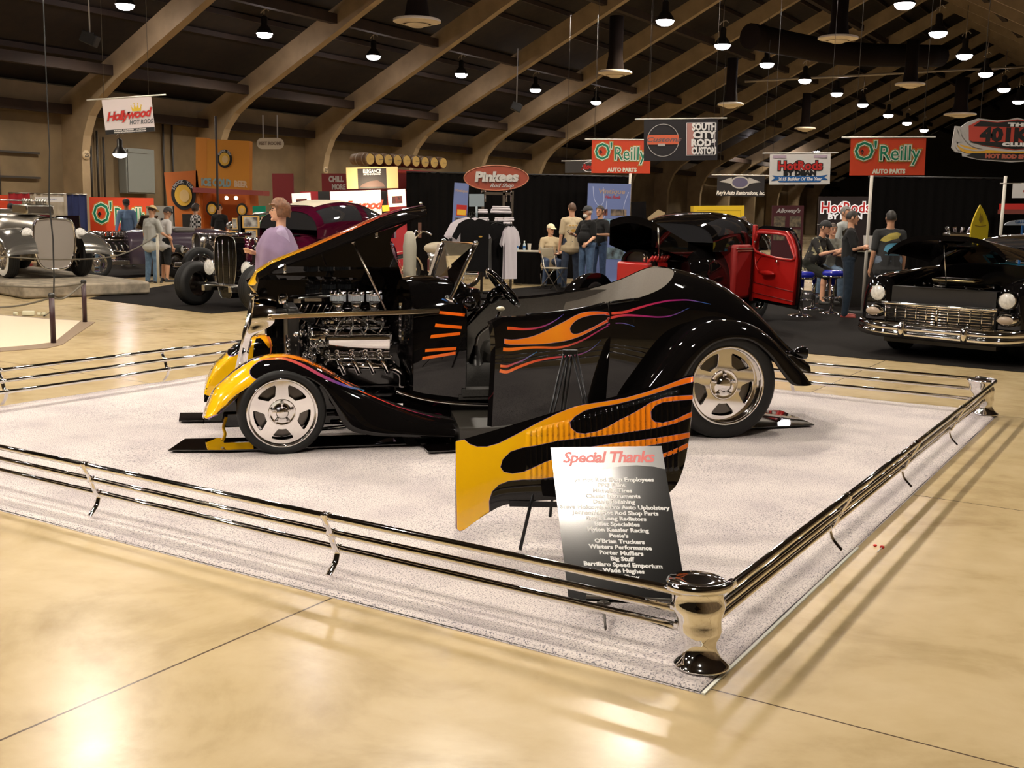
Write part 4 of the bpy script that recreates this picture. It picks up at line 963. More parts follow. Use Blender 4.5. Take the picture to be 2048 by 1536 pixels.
b = B(); b.m(paint_ramp('silver_print', .25, .60, [(.62, .62, .63), (.42, .42, .43), (.2, .2, .2)], 'X', .25))
arc = [(0, 1), (1, 1), (1, .845), (.9, .862), (.75, .872), (.6, .865), (.45, .845), (.3, .815), (.15, .78), (0, .74)]
b.decal(arc, lambda u, v: SG(u, v, .0006), .2); b.obj('silver_header', None, t)
b = B(); b.m(mat('sign_red', (.62, .035, .02), .35)); b.text('Special Thanks', lambda x, y: SG(.50+x/Wd, .925+y/Ht, .0013), .072, .0022, .32, space=.92); b.obj('heading_lettering', None, t, label='red script heading lettering')
lines = ['ys Hot Rod Shop Employees', 'PPG Paint', 'Michelin Tires', 'Classic Instruments', "Dan's Polishing", 'Steve Holcomb - Pro Auto Upholstery', "Johnson's Hot Rod Shop Parts", 'Steve Long Radiators', 'Billet Specialties', 'Mylon Keasler Racing', "Posie's", "O'Brian Truckers", 'Winters Performance', 'Porter Mufflers', 'Big Stuff', 'Barrillaro Speed Emporium', 'Wade Hughes', 'Josh Shaw']
b = B(); b.m(mat('sign_white', (.8, .8, .8), .4))
for i, s_ in enumerate(lines):
    v = .775-i*.0364; b.text(s_, lambda x, y: SG(.5+(.03 if i == 0 else 0)+x/Wd, v+y/Ht, .0012), .0245, .0011, sx=1.18)
b.obj('list_lettering', None, t, label='white list lettering')
# fold-out stand
b = B(); SM_ = mat('gunmetal_stand', (.10, .09, .08), .4, .7)
mid = SG(.32, .04, .012); mid2 = SG(.9, .06, .012)
for m0, ft in ((SG(.30, .02, -.02), G(1210, 1252, .03)), (SG(.88, .04, -.02), G(1352, 1222, .03))):
    b.tube([m0+V((0, .0, .03)), m0, ft+V((0, 0, .012)), ft+V((.0, -.03, .003))], .012, 8, flat=.4)
    b.ell(m0+V((0, -.02, -.005)), (.03, .02, .012), 10, 6)
    bk = SG(.30 if ft.x < .5 else .88, .75, -.01); b.tube([bk, V((bk.x, bk.y+.22, .03))], .007, 6)
b.tube([SG(.15, .015, .02), SG(.95, .02, .02)], .008, 6)
b.obj('stand', SM_, t)
# ================================================================ people
def remesh(b, vox, sm=3, mt=None, name='body', parent=None, fac=.5, **tg):
    me = bpy.data.meshes.new('tmp'); b.bm.to_mesh(me); b.bm.free(); o = bpy.data.objects.new('tmp', me); COL.objects.link(o)
    r = o.modifiers.new('r', 'REMESH'); r.mode = 'VOXEL'; r.voxel_size = vox; r.use_smooth_shade = True
    if sm: s_ = o.modifiers.new('s', 'SMOOTH'); s_.iterations = sm; s_.factor = fac
    dg = bpy.context.evaluated_depsgraph_get(); m2 = bpy.data.meshes.new_from_object(o.evaluated_get(dg)); bpy.data.objects.remove(o)
    m2.materials.clear()
    for m_ in (mt if isinstance(mt, list) else [mt]): m2.materials.append(m_)
    q = bpy.data.objects.new(name, m2); COL.objects.link(q); q.parent = parent; tag(q, **tg); return q
def cap(b, p, q, r1, r2, n=10):
    p, q = V(p), V(q); d = q-p; L_ = d.length or 1e-4; pr = []
    for k in range(4): a_ = pi/2*(1-k/3); pr.append((r1*math.cos(a_), -r1*math.sin(a_)))
    for k in range(4): a_ = pi/2*k/3; pr.append((r2*math.cos(a_), L_+r2*math.sin(a_)))
    pr[0] = (0, pr[0][1]); pr[-1] = (0, pr[-1][1]); b.lathe(pr, p, d, n)
def SKIN(c): return mat('skin_%d_%d' % (c[0]*100, c[1]*100), c, .5, spec=.4)
SK1, SK2, SK3 = (.62, .33, .20), (.50, .26, .15), (.30, .15, .085)
def cloth(n, c, r=.85, **k): return mat(n, c, r, sheen=.05, spec=.15, **k)
def person(label, loc, rz, H=1.72, skin=SK1, shirt=(.5, .5, .5), pants=(.04, .06, .11), shoes=(.02, .02, .02), hair=(.05, .03, .02), hat=None, armL=None, armR=None, legs=None, head=(0, 0), lean=0, fat=1.0, vox=.011, sleeve=.55, shorts=False, long_=False, shirtmat=None, hatmat=None, name='person', tuck=True, hairlong=False, seated=False, group=None, pelz=None, pantsmat=None, wide=1.0):
    t = thing(name, label, 'person', loc, rz, group); k = H/1.75; f = fat
    pz = (pelz if pelz else .95*k); ln = lean
    up = V((0, -math.sin(ln), math.cos(ln))); P0 = V((0, 0, pz)); ch = P0+up*.32*k; nk = P0+up*.52*k; hc = nk+V((0, -math.sin(ln*.7)*.16*k-.01, math.cos(ln*.7)*.16*k))
    sh = {s: nk-up*.085*k+V((s*.165*k*wide, 0, 0)) for s in (-1, 1)}
    arms = {1: armR, -1: armL}; A = {}
    for s in (-1, 1):
        a = arms[s] or ((.05, .02, -.29), (.02, -.06, -.26))      # offsets: shoulder->elbow, elbow->wrist, x outward
        e = sh[s]+V((a[0][0]*s, a[0][1], a[0][2]))*k; w_ = e+V((a[1][0]*s, a[1][1], a[1][2]))*k; A[s] = (e, w_)
    Lg = {}
    for s in (-1, 1):
        hp = P0+V((s*.09*k, 0, -.04*k)); l_ = (legs or {}).get(s) if isinstance(legs, dict) else legs
        l_ = l_ or ((.03, -.02, -.43), (.01, .03, -.42))
        kn = hp+V((l_[0][0]*s, l_[0][1], l_[0][2]))*k; an = kn+V((l_[1][0]*s, l_[1][1], l_[1][2]))*k; Lg[s] = (hp, kn, an)
    rot = Matrix.Rotation(head[0], 3, 'Z') @ Matrix.Rotation(head[1], 3, 'X')
    hp_ = lambda x, y, z: hc+rot @ (V((x, y, z))*k)
    b = B()
    b.ell(hc, (.074*k, .092*k, .105*k), 18, 12, rot=rot); b.ell(hp_(0, -.025, -.055), (.055*k, .062*k, .062*k), 14, 10, rot=rot)
    b.ell(hp_(0, -.098, -.018), (.013*k, .02*k, .024*k), 8, 6, rot=rot); b.ell(hp_(0, -.078, -.095), (.026*k, .022*k, .02*k), 8, 6, rot=rot)
    b.ell(hp_(0, -.088, -.058), (.026*k, .012*k, .010*k), 8, 6, rot=rot)
    for s in (-1, 1): b.ell(hp_(s*.077, .01, -.012), (.012*k, .022*k, .032*k), 8, 6, rot=rot)
    cap(b, nk-up*.04, hc+V((0, .02, -.04)), .056*k*f**.5, .052*k)
    for s in (-1, 1): cap(b, nk-up*.03*k, sh[s], .05*k, .048*k)
    cap(b, P0+up*.06*k, ch, .10*k*f, .11*k*f); cap(b, P0, P0+up*.05*k, .10*k*f, .10*k*f); cap(b, ch, nk-up*.12*k, .125*k*f, .09*k)
    for s in (-1, 1):
        e, w_ = A[s]; cap(b, sh[s], e, .05*k*f**.4, .036*k); cap(b, e, w_, .037*k*f**.3, .025*k)
        d = (w_-e).normalized(); x_, y_ = axes(d); side_ = V((0, -1, 0)) - d*V((0, -1, 0)).dot(d)
        if side_.length < .2: side_ = x_
        side_.normalize(); nrm = d.cross(side_)
        cap(b, w_, w_+d*.055*k, .024*k, .03*k, 8)
        for q in range(4):
            o_ = side_*(.030-.02*q)*k; base = w_+d*.07*k+o_; L1_ = (.038, .042, .040, .032)[q]*k
            m_ = base+d*L1_+nrm*.006*k*s; cap(b, base, m_, .0095*k, .0088*k, 6); cap(b, m_, m_+(d*.8+nrm*.6*s).normalized()*L1_*.8, .0088*k, .008*k, 6)
        cap(b, w_+d*.025*k+side_*.025*k, w_+d*.06*k+side_*.052*k, .012*k, .0095*k, 6); cap(b, w_+d*.06*k+side_*.052*k, w_+d*.09*k+side_*.055*k, .0095*k, .009*k, 6)
        hp, kn, an = Lg[s]; cap(b, hp, kn, .078*k*f**.5, .052*k); cap(b, kn, kn+(an-kn)*.35, .05*k, .055*k*f**.3); cap(b, kn+(an-kn)*.35, an, .053*k, .035*k)
        cap(b, an, an+V((0, -.09*k, -.05*k)), .03*k, .025*k)
    bd = remesh(b, vox*.72, 2, [SKIN(skin), mat('eye_dark', (.02, .012, .01), .3), mat('lip_tone', (.40, .13, .10), .5)], 'body', t)
    me = bd.data; ir = rot.inverted()
    for p in me.polygons:
        q = ir @ (p.center-hc)/k
        if q.y < -.062 and abs(q.z) < .12:
            if (abs(abs(q.x)-.031) < .013 and abs(q.z-.004) < .007) or (abs(abs(q.x)-.032) < .018 and abs(q.z-.027) < .004): p.material_index = 1
            elif abs(q.x) < .024 and abs(q.z+.057) < .0065: p.material_index = 2
    # shirt
    b = B(); hem = P0+up*(-.02 if tuck else -.12)*k; g = 1.12
    cap(b, hem+up*.05*k+V((-.05*f*k, 0, 0)), ch, .125*k*f, .13*k*f); cap(b, hem+up*.05*k+V((.05*f*k, 0, 0)), ch, .125*k*f, .13*k*f)
    if f > 1.05: b.ell(P0+up*.14*k+V((0, -.04*k*f, 0)), (.16*k*f, .15*k*f, .17*k), 14, 10)
    if not tuck: cap(b, hem+V((-.06*k, 0, 0)), hem+V((.06*k, 0, 0)), .135*k*f, .135*k*f)
    cap(b, ch, nk-up*.07*k, .14*k*f, .085*k)
    for s in (-1, 1):
        cap(b, ch+V((s*.06*k, 0, .08*k)), sh[s]-up*.02*k, .10*k, .068*k); cap(b, nk-up*.035*k, sh[s], .052*k, .062*k)
        e, w_ = A[s]; d = e-sh[s]
        cap(b, sh[s], sh[s]+d*(1 if long_ else sleeve+.25), .066*k*f**.4, .058*k if not long_ else .05*k)
        if long_: cap(b, e, e+(w_-e)*.93, .05*k, .036*k)
    so = remesh(b, vox*1.0, 3, shirtmat or cloth('shirt_%s' % label[:14], shirt), 'shirt', t)
    # trousers / shorts
    b = B(); cap(b, P0+V((-.06*k*f, 0, .02*k)), P0+V((.06*k*f, 0, .02*k)), .118*k*f, .118*k*f)
    for s in (-1, 1):
        hp, kn, an = Lg[s]; cap(b, hp, kn, .094*k*f**.6, .07*k*(1.15 if shorts else 1))
        if not shorts: cap(b, kn, an+V((0, 0, -.01)), .07*k, .056*k)
        else: cap(b, hp+(kn-hp)*.5, kn+(kn-hp)*.06, .088*k, .082*k)
    remesh(b, vox*1.0, 3, pantsmat or cloth('trousers_%s' % label[:14], pants, noise_=.3, nscale=15), 'shorts' if shorts else 'trousers', t)
    for s in (-1, 1):
        hp, kn, an = Lg[s]; b = B(); z0 = an.z-.075*k
        cap(b, V((an.x, an.y+.02*k, z0+.035*k)), V((an.x+s*.01, an.y-.15*k, z0+.028*k)), .042*k, .036*k); cap(b, an+V((0, .01*k, 0)), V((an.x, an.y+.01, z0+.04*k)), .042*k, .045*k)
        o = remesh(b, vox*.9, 2, mat('shoe_%d_%d' % (shoes[0]*100, shoes[1]*100), shoes, .5), 'shoe', t)
        for v in o.data.vertices: v.co.z = max(v.co.z, z0)
    # hair
    hm = mat('hair_%d_%d_%d' % tuple(int(c*99) for c in hair), hair, .6, noise_=.4, nscale=40)
    if hair[0] >= 0 and hat != 'full':
        b = B(); hr = 1.08
        def hf(u, v):
            a_ = 2*pi*u; c_ = pi*v*(.60 if not hairlong else .68); wob = 1+(.05 if not hairlong else .09)*noise.noise(V((math.cos(a_)*3, math.sin(a_)*3, v*5)))*(2.2 if hairlong else 1)
            x, y, z = math.sin(c_)*math.cos(a_), math.sin(c_)*math.sin(a_), math.cos(c_)
            if y < -.25 and z < .55: z = .55+(z-.55)*.15; 
            g_ = hr*wob*(1.20 if hairlong else 1)*(1+(.06*noise.noise(V((x*9, y*9, z*9))) if hairlong else 0))
            return hp_(x*.074*g_, y*.092*g_+.006, z*.105*g_+.006)
        b.grid(hf, 26, 12, cu=True); b.obj('hair', hm, t)
    if hat:
        b = B(); hmt = hatmat or mat('cap_black', (.02, .02, .02), .7)
        b.grid(lambda u, v: hp_(math.sin(pi/2*v)*math.cos(2*pi*u)*.088, math.sin(pi/2*v)*math.sin(2*pi*u)*.105, .03+math.cos(pi/2*v)*.095), 22, 8, cu=True)
        if hat == 'back': b.grid(lambda u, v: hp_((u-.5)*.14, .09+.07*v*math.sin(pi*u), .035-.02*v), 8, 3)
        elif hat == 'straw': b.grid(lambda u, v: hp_(math.cos(2*pi*u)*(.088+.06*v), math.sin(2*pi*u)*(.105+.06*v), .032-.004*v), 24, 2, cu=True)
        else:
            b.grid(lambda u, v: hp_((u-.5)*.15, -.085-.085*v*math.sin(pi*(.1+.8*u)), .036-.012*v), 8, 3); b.grid(lambda u, v: hp_((u-.5)*.15, -.085-.085*v*math.sin(pi*(.1+.8*u)), .030-.012*v), 8, 3)
        b.obj('hat' if hat == 'straw' else 'cap', hmt, t)
    t['_h'] = 0; del t['_h']
    return t, dict(hc=hc, hp=hp_, sh=sh, A=A, P0=P0, ch=ch, nk=nk, up=up, k=k, shirt=so, Lg=Lg)
def gat(x, y, d): # ground point below image column x at forward distance d
    r = ray(x, y); p = O + r*(d/r.y); return V((p.x, p.y, 0))
def surf_decal(o, fnxy, polys, mt, off=.003, sub=.03):
    """print laid on a garment: polys in local (x,z) projected along +/-y"""
    me = o.data; bv = BVHTree.FromPolygons([v.co for v in me.vertices], [tuple(p.vertices) for p in me.polygons]); b = B(); b.m(mt)
    def fn(x, z):
        p, d = fnxy(x, z); loc, nr, ix, ds = bv.ray_cast(p, d)
        if loc is None: loc, nr, ix, ds = bv.find_nearest(p+d*.5)
        if nr.dot(d) > 0: nr = -nr
        return loc+nr*off
    for p in polys: b.decal(p, fn, sub)
    return b.obj('print', None, o.parent, label='printed artwork on the shirt')
# --- woman in the lavender wrap walking past behind the roadster
WP = gat(563, 600, 11.75)
wt, W = person('woman with short auburn hair and glasses in a lavender wrap, walking left behind the roadster', WP, -pi/2+.25, H=1.66, skin=(.62, .35, .23), shirt=(.36, .29, .42), pants=(.03, .022, .02), hair=(.20, .085, .035), hairlong=True, vox=.009, fat=1.06, head=(-.1, 0),
  armL=((.02, -.10, -.27), (-.16, -.19, .05)), armR=((.03, .10, -.27), (.02, -.08, -.25)), long_=False, sleeve=.5, legs={1: ((.0, -.14, -.41), (.0, .02, -.42)), -1: ((.0, .10, -.42), (.0, .16, -.39))}, tuck=False)
b = B(); k = W['k']
def wrap(u, v):
    a_ = 2*pi*u; z = W['nk'].z-.02-.62*v; fl = .1+.165*min(1, v*2.6)**.55+.03*v
    fold = 1+.055*math.sin(a_*7+v*2)*min(1, v*2)+.04*math.sin(a_*3+1)
    sx = 1.12; return V((math.cos(a_)*fl*sx*fold, math.sin(a_)*fl*.80*fold-.02, z-.06*abs(math.cos(a_))*v*math.cos(a_*2)-.09*max(0, math.sin(a_*1+.4))*v + .10*v*max(0, -math.sin(a_))))
b.grid(wrap, 72, 24, cu=True); b.grid(lambda u, v: wrap(u, v)*.985+V((0, 0, .0)), 72, 24, cu=True)
b.obj('wrap', cloth('lavender_knit', (.23, .165, .255), .95, noise_=.12, nscale=8), wt)
b = B(); 
for s in (-1, 1): b.tube([W['hp'](s*.033+.024*math.cos(q*pi/6), -.103, .004+.018*math.sin(q*pi/6)) for q in range(12)], .0018, 5, closed=True); b.tube([W['hp'](s*.057, -.10, .006), W['hp'](s*.08, 0, .004)], .0016, 5)
b.obj('glasses', mat('thin_metal', (.2, .15, .1), .3, 1), wt)
b = B(); e, w_ = W['A'][-1]; d = (w_-e).normalized(); b.lathe([(.031, -.006), (.034, 0), (.031, .006)], e+d*.2, d, 14); b.obj('bracelet', mat('gold_bangle', (.7, .45, .15), .25, 1), wt)
# --- group at the central shop booth
SPZ = 24.0
st, S = person('seated man in cream cap and khaki shirt at the black booth table', gat(1098, 560, 24.2), .15, H=1.72, skin=SK1, shirt=(.50, .40, .25), pants=(.07, .10, .17), hat='cap', hatmat=mat('cream_cap', (.75, .68, .45), .7), hair=(.3, .25, .2), seated=True, pelz=.56, fat=1.05, tuck=False,
  legs=((.05, -.40, .02), (.03, .02, -.46)), armL=((.06, -.08, -.26), (-.10, -.22, -.02)), armR=((.06, -.08, -.26), (-.12, -.22, -.03)), lean=.05, head=(.5, .1))
t2, S2 = person('man seen from behind in a tan work shirt, beside the black table', gat(1140, 560, 23.4), pi+.15, H=1.80, shirt=(.52, .42, .27), pants=(.05, .065, .10), hair=(.12, .06, .03), tuck=False, armL=((.10, -.05, -.25), (.05, -.16, -.14)), fat=1.02, head=(.2, 0), sleeve=.6)
b = B(); e, w_ = S2['A'][-1]; cap(b, e, e+(w_-e)*.95, .043, .034); cap(b, e, S2['sh'][-1]*.2+e*.8, .043, .045); remesh(b, .01, 1, mat('black_sleeve', (.012, .012, .015), .7), 'arm_sleeve', t2)
back = lambda x, z: (V((x, 1.0, z)), V((0, -1, 0)))
PR = mat('amber_print', (.45, .25, .04), .7); PB = mat('dark_print', (.08, .06, .04), .7)
surf_decal(S2['shirt'], back, [[(-.10+dx, 1.33), (-.06+dx, 1.335), (-.05+dx, 1.315), (-.095+dx, 1.31)] for dx in (0, .07, .13)] + [circ(-.02, 1.22, .055, .03, 14)], PR)
surf_decal(S2['shirt'], back, [band(circ(0, 1.20, .10, .05, 20, -2.6, .6), .018), band([(-.1, 1.13), (.0, 1.12), (.08, 1.14)], .012)], PB)
t3, S3 = person('man in black polo, dark cap and white beard, gesturing beside the tan shirt', gat(1172, 560, 22.6), -.9, H=1.74, skin=SK1, shirt=(.012, .012, .012), pants=(.08, .13, .22), hat='cap', hair=(.5, .48, .44), fat=1.15, armL=((.08, -.10, -.25), (-.14, -.20, .03)), armR=((.06, -.02, -.27), (.02, -.20, -.12)), head=(-.2, 0))
b = B(); b.ell(S3['hp'](0, -.055, -.085), (.052, .055, .045), 14, 10, rot=Matrix.Rotation(0, 3, 'Z')); b.obj('beard', mat('white_beard', (.6, .56, .5), .9), t3)
b = B(); e, w_ = S3['A'][-1]; d = (w_-e).normalized(); b.lathe([(.028, -.014), (.034, -.01), (.034, .01), (.028, .014)], e+d*.2, d, 14); b.obj('wristwatch', CHROME, t3)
t4, S4 = person('dark-haired man in a black shirt standing behind the bearded man', gat(1196, 560, 23.3), -.7, H=1.76, skin=SK2, shirt=(.014, .014, .014), pants=(.05, .08, .15), hair=(.02, .015, .012), armR=((.12, -.05, -.24), (-.10, -.22, -.0)), fat=1.05)
# --- right-hand booth
t5, S5 = person('man in a black cap and black floral shirt and shorts, hunched on a blue stool', gat(1618, 600, 19.1), .75, H=1.74, skin=SK1, shirtmat=mat('black_floral', (.012, .010, .008), .8, col2=(.34, .30, .17), nscale=9), pants=(.02, .02, .015), shorts=True, hat='back', hair=(.02, .015, .01), pelz=.80, lean=.35, fat=1.12, legs=((.05, -.36, -.12), (.0, .03, -.44)), armL=((.05, -.16, -.22), (-.06, -.22, .06)), armR=((.05, -.16, -.22), (-.06, -.22, .06)), tuck=False, shoes=(.03, .028, .025), head=(.2, .25))
fm = S5['shirt'].data.materials[0].node_tree.nodes['Color Ramp'].color_ramp.elements; fm[0].position = .56; fm[1].position = .60
t6, S6 = person('man in a grey tee and faded jeans sitting at the counter, chin on hand', gat(1655, 600, 20.3), -.2, H=1.72, skin=SK1, shirt=(.20, .20, .17), pants=(.13, .19, .27), hair=(.08, .05, .03), pelz=.74, legs=((.08, -.38, -.06), (.02, .05, -.44)), lean=.2, armL=((.03, -.16, -.22), (-.05, -.12, .2)), armR=((.06, -.14, -.24), (-.16, -.18, .02)), head=(.3, .1))
t7, S7 = person('grey-haired man in a dark waistcoat over a pale shirt, standing before the shop sign', gat(1679, 600, 21.6), .75, H=1.84, skin=SK1, shirt=(.42, .44, .42), pants=(.03, .03, .03), hair=(.22, .20, .18), long_=True)
b = B(); cap(b, S7['ch']-V((0, 0, .2)), S7['ch'], .15, .152); cap(b, S7['ch'], S7['nk']-V((0, 0, .14)), .152, .11); remesh(b, .012, 2, cloth('waistcoat', (.035, .028, .018)), 'waistcoat', t7)
t8, S8 = person('man in black shirt and dark jeans standing with folded arms by the white pole', G(1690, 634), 1.25, H=1.73, skin=SK1, shirt=(.016, .016, .016), pants=(.02, .03, .045), shoes=(.25, .03, .02), hair=(.03, .022, .018), armL=((.08, -.08, -.26), (-.21, -.12, .03)), armR=((.08, -.06, -.27), (-.20, -.14, .0)), head=(.2, .12), fat=1.02)
t9, S9 = person('heavy man seen from behind in a charcoal tee with a yellow and blue car print', gat(1770, 600, 17.3), pi, H=1.74, skin=SK2, shirt=(.035, .035, .035), pants=(.16, .20, .26), hair=(.015, .012, .01), fat=1.25, tuck=False, wide=1.15, hat=None)
surf_decal(S9['shirt'], back, [[(-.15, 1.38), (-.08, 1.40), (.03, 1.38), (.12, 1.33), (.17, 1.27), (.10, 1.25), (.0, 1.29), (-.10, 1.31)]], mat('mustard_print', (.28, .22, .03), .7))
surf_decal(S9['shirt'], back, [[(-.14, 1.12), (-.16, 1.18), (-.13, 1.22), (-.05, 1.24), (.05, 1.23), (.10, 1.19), (.12, 1.12), (.06, 1.09), (.0, 1.12), (-.06, 1.10), (-.10, 1.08)], [(-.12, 1.06), (.1, 1.06), (.1, 1.05), (-.12, 1.05)]], mat('sky_print', (.08, .28, .42), .7))
# --- left background people
person('man in a blue long-sleeved shirt and dark cap looking down at the engines, left', gat(258, 550, 28.0), .25, H=1.72, skin=SK2, shirt=(.16, .24, .38), long_=True, hat='cap', pants=(.03, .03, .04), lean=.25, head=(.2, .5), armL=((.06, -.06, -.26), (.02, -.12, -.2)))
person('man in a straw hat, pale plaid shirt and blue jeans, back turned at left', gat(304, 550, 22.4), pi-.5, H=1.56, skin=SK1, shirt=(.46, .46, .42), pants=(.11, .18, .27), hat='straw', hatmat=mat('straw', (.6, .45, .22), .8), fat=1.12, tuck=False, lean=.08, head=(0, .4), armL=((.1, -.05, -.26), (.0, -.2, -.1)))
person('man in a white tee and black shorts beside the plaid shirt', gat(331, 550, 22.8), pi-.9, H=1.53, skin=SK2, shirt=(.62, .60, .58), pants=(.02, .02, .02), shorts=True, hat='cap', head=(0, .3), tuck=False, lean=.12)
person('person in a black and white checkered top at the orange beer stand', gat(394, 540, 28.0), pi-.8, H=1.60, skin=SK1, shirtmat=mat('checkered', (.5, .5, .48), .8), pants=(.02, .02, .02), hair=(.05, .03, .02), hairlong=True, tuck=False)
ck = MATS['checkered'].node_tree; cn = nd(ck, 'ShaderNodeTexChecker'); cn.inputs['Scale'].default_value = 16; cn.inputs[1].default_value = (.55, .52, .5, 1); cn.inputs[2].default_value = (.01, .01, .01, 1)
tcn = nd(ck, 'ShaderNodeTexCoord'); ck.links.new(tcn.outputs['Object'], cn.inputs[0]); ck.links.new(cn.outputs[0], ck.nodes['Principled BSDF'].inputs['Base Color'])
person('bartender in a black shirt behind the orange beer stand', gat(441, 540, 28.9), 0, H=1.62, skin=SK2, shirt=(.015, .015, .015), hair=(.03, .02, .02))
person('bald man in a maroon and grey jersey before the white drape at far left', gat(88, 540, 28.5), .3, H=1.58, skin=SK1, shirt=(.13, .012, .02), pants=(.03, .03, .03), hair=(-1, 0, 0), hat=None, head=(-.4, .1))
person('person in a dark cap and blue shirt at the left edge, behind the silver car', gat(27, 540, 27.5), pi-.3, H=1.52, skin=SK2, shirt=(.06, .09, .18), hat='cap', hair=(.02, .02, .02))
person('grey-haired man among the three behind the maroon coupe, leftmost', gat(687, 540, 24.3), .5, H=1.50, skin=SK1, shirt=(.3, .25, .2), hair=(.4, .38, .35))
person('dark-haired man in the middle of the three behind the maroon coupe', gat(701, 540, 24.8), .3, H=1.56, skin=SK2, shirt=(.25, .18, .14), hair=(.02, .015, .01))
person('man in a black tee, rightmost of the three behind the maroon coupe', gat(721, 540, 24.2), .2, H=1.62, skin=SK1, shirt=(.012, .012, .012), hair=(.03, .02, .015))
person('small distant man in a dark jacket beside the yellow cabinet', gat(1483, 500, 27.5), .9, H=1.60, skin=SK1, shirt=(.03, .03, .03), hair=(.06, .04, .03), long_=True)
person('distant dark-haired person hidden behind the chrome roadster pole', gat(402, 540, 30.5), 2.6, H=1.55, skin=SK2, shirt=(.05, .04, .04), hair=(.03, .02, .02))
# ================================================================ banners and signs
class Face:
    def __init__(s, tl, tr, bl, d, yaw=0):
        TL, TR, BL = (Yd(*p, d) for p in (tl, tr, bl)); s.ex = TR-TL; s.W = s.ex.length; s.ex.normalize()
        s.ey = V((0, 0, 1))-s.ex*s.ex.z; s.ey.normalize(); s.H = (TL-BL).dot(s.ey); s.o = TL-s.ey*s.H; s.n = s.ex.cross(s.ey)
    def p(s, k=0): return lambda x, y: s.o+s.ex*x+s.ey*y+s.n*k
    def c(s, k=0): return lambda x, y: s.o+s.ex*(x+s.W/2)+s.ey*(y+s.H/2)+s.n*k
    def rect(s, b, x0, y0, x1, y1, k): b.flat([(x0, y0), (x1, y0), (x1, y1), (x0, y1)], s.p(k)); return b
def banner(name, label, cat, F, mt, rod=True, wires=3.5, wave=.02, group=None, grommets=False, over=.12):
    t = thing(name, label, cat, (0, 0, 0), 0, group)
    b = B(); W, H = F.W, F.H; fw_ = lambda u, v: F.p(wave*math.sin(u*9)*(1-v)*.5)(W*u, H*v)
    b.grid(lambda u, v: F.p(-.006)(W*u, H*v), 12, 6); b.grid(lambda u, v: F.p(-.012)(W*u, H*v), 2, 2)
    b.obj('banner_cloth', mt, t)
    if rod:
        b = B(); b.cyl(F.p(-.008)(-W*over, H+.015), F.p(-.008)(W*(1+over), H+.015), .014, n=8); b.obj('rod', mat('white_rod', (.6, .58, .52), .4), t)
        b = B()
        for x in (.05, .95): b.cyl(F.p(-.008)(W*x, H+.02), F.p(-.008)(W*x, H+.02)+V((0, 0, wires)), .004, n=5)
        b.obj('suspension_wire', mat('thin_wire', (.05, .04, .03), .5), t)
    return t
def part(t, name, mt, fnb, label=None):
    b = B(); b.m(mt); fnb(b); return b.obj(name, None, t, label=label)
ORB = mat('oreilly_red', (.62, .055, .012), .5); GRN = mat('logo_green', (.0, .20, .10), .5); YLW = mat('logo_yellow', (.75, .45, .03), .5)
CRM = mat('logo_cream', (.72, .70, .56), .5); BLK = mat('print_black', (.008, .008, .008), .5); RDP = mat('print_red', (.45, .02, .015), .5); WHT = mat('print_white', (.75, .73, .70), .5); SIL = mat('print_silver', (.42, .40, .38), .4); BLU2 = mat('print_blue', (.01, .10, .32), .5)
def oreilly(label, F, apt=True, rod=True, name='hanging_banner', over=.12):
    t = banner(name, label, 'banner', F, ORB, rod=rod, over=over); W, H = F.W, F.H; S = H*.62; cy = .10*H if apt else .05*H
    for k, (mt, off, nm) in enumerate(((YLW, .105, 'yellow_outline'), (BLK, .085, 'black_outline'), (CRM, .062, 'cream_outline'), (GRN, .004, 'logo_lettering'))):
        def g(b):
            f = F.c(.002+.0015*k)
            b.text("O'", lambda x, y: f(x-.30*W, y+cy+.03*H), S*1.16, off*S*.7, 0, space=.85, sx=W/H*.48)
            b.text('Reilly', lambda x, y: f(x+.15*W, y+cy-.02*H), S*.92, off*S*.8, 0, sx=W/H*.44)
        part(t, nm, mt, g)
    def sh(b):
        f = F.c(.009)
        for dx, dy in ((-.02, 0), (.02, 0), (0, .03)): b.flat(circ(-.345*W+dx*H*1.2, cy+.04*H+dy*H*1.2, .022*H, .026*H, 10), f)
        b.flat([(-.348*W, cy+.02*H), (-.342*W, cy+.02*H), (-.336*W, cy-.03*H), (-.354*W, cy-.03*H)], f)
    part(t, 'shamrock', BLK, sh)
    if apt: part(t, 'small_lettering', CRM, lambda b: b.text('AUTO PARTS', lambda x, y: F.c(.006)(x+.02*W, y-.40*H), H*.16, .006, sx=.95))
    return t
oreilly('red auto parts banner hanging over the black drape booth, left of the black banner', Face((1184, 280), (1302, 281), (1184, 346), 25))
oreilly('red auto parts banner hanging at upper right, beside the white pole', Face((1702, 277), (1853, 276), (1701, 351), 17.5))
oreilly('orange-red auto parts backdrop on the left booth behind the men', Face((178, 394), (307, 396), (176, 476), 31), False, False, 'wall_banner')
t = banner('wall_banner', 'plain orange end of a backdrop at the far left edge', 'banner', Face((-30, 389), (15, 390), (-30, 456), 31), ORB, rod=False)
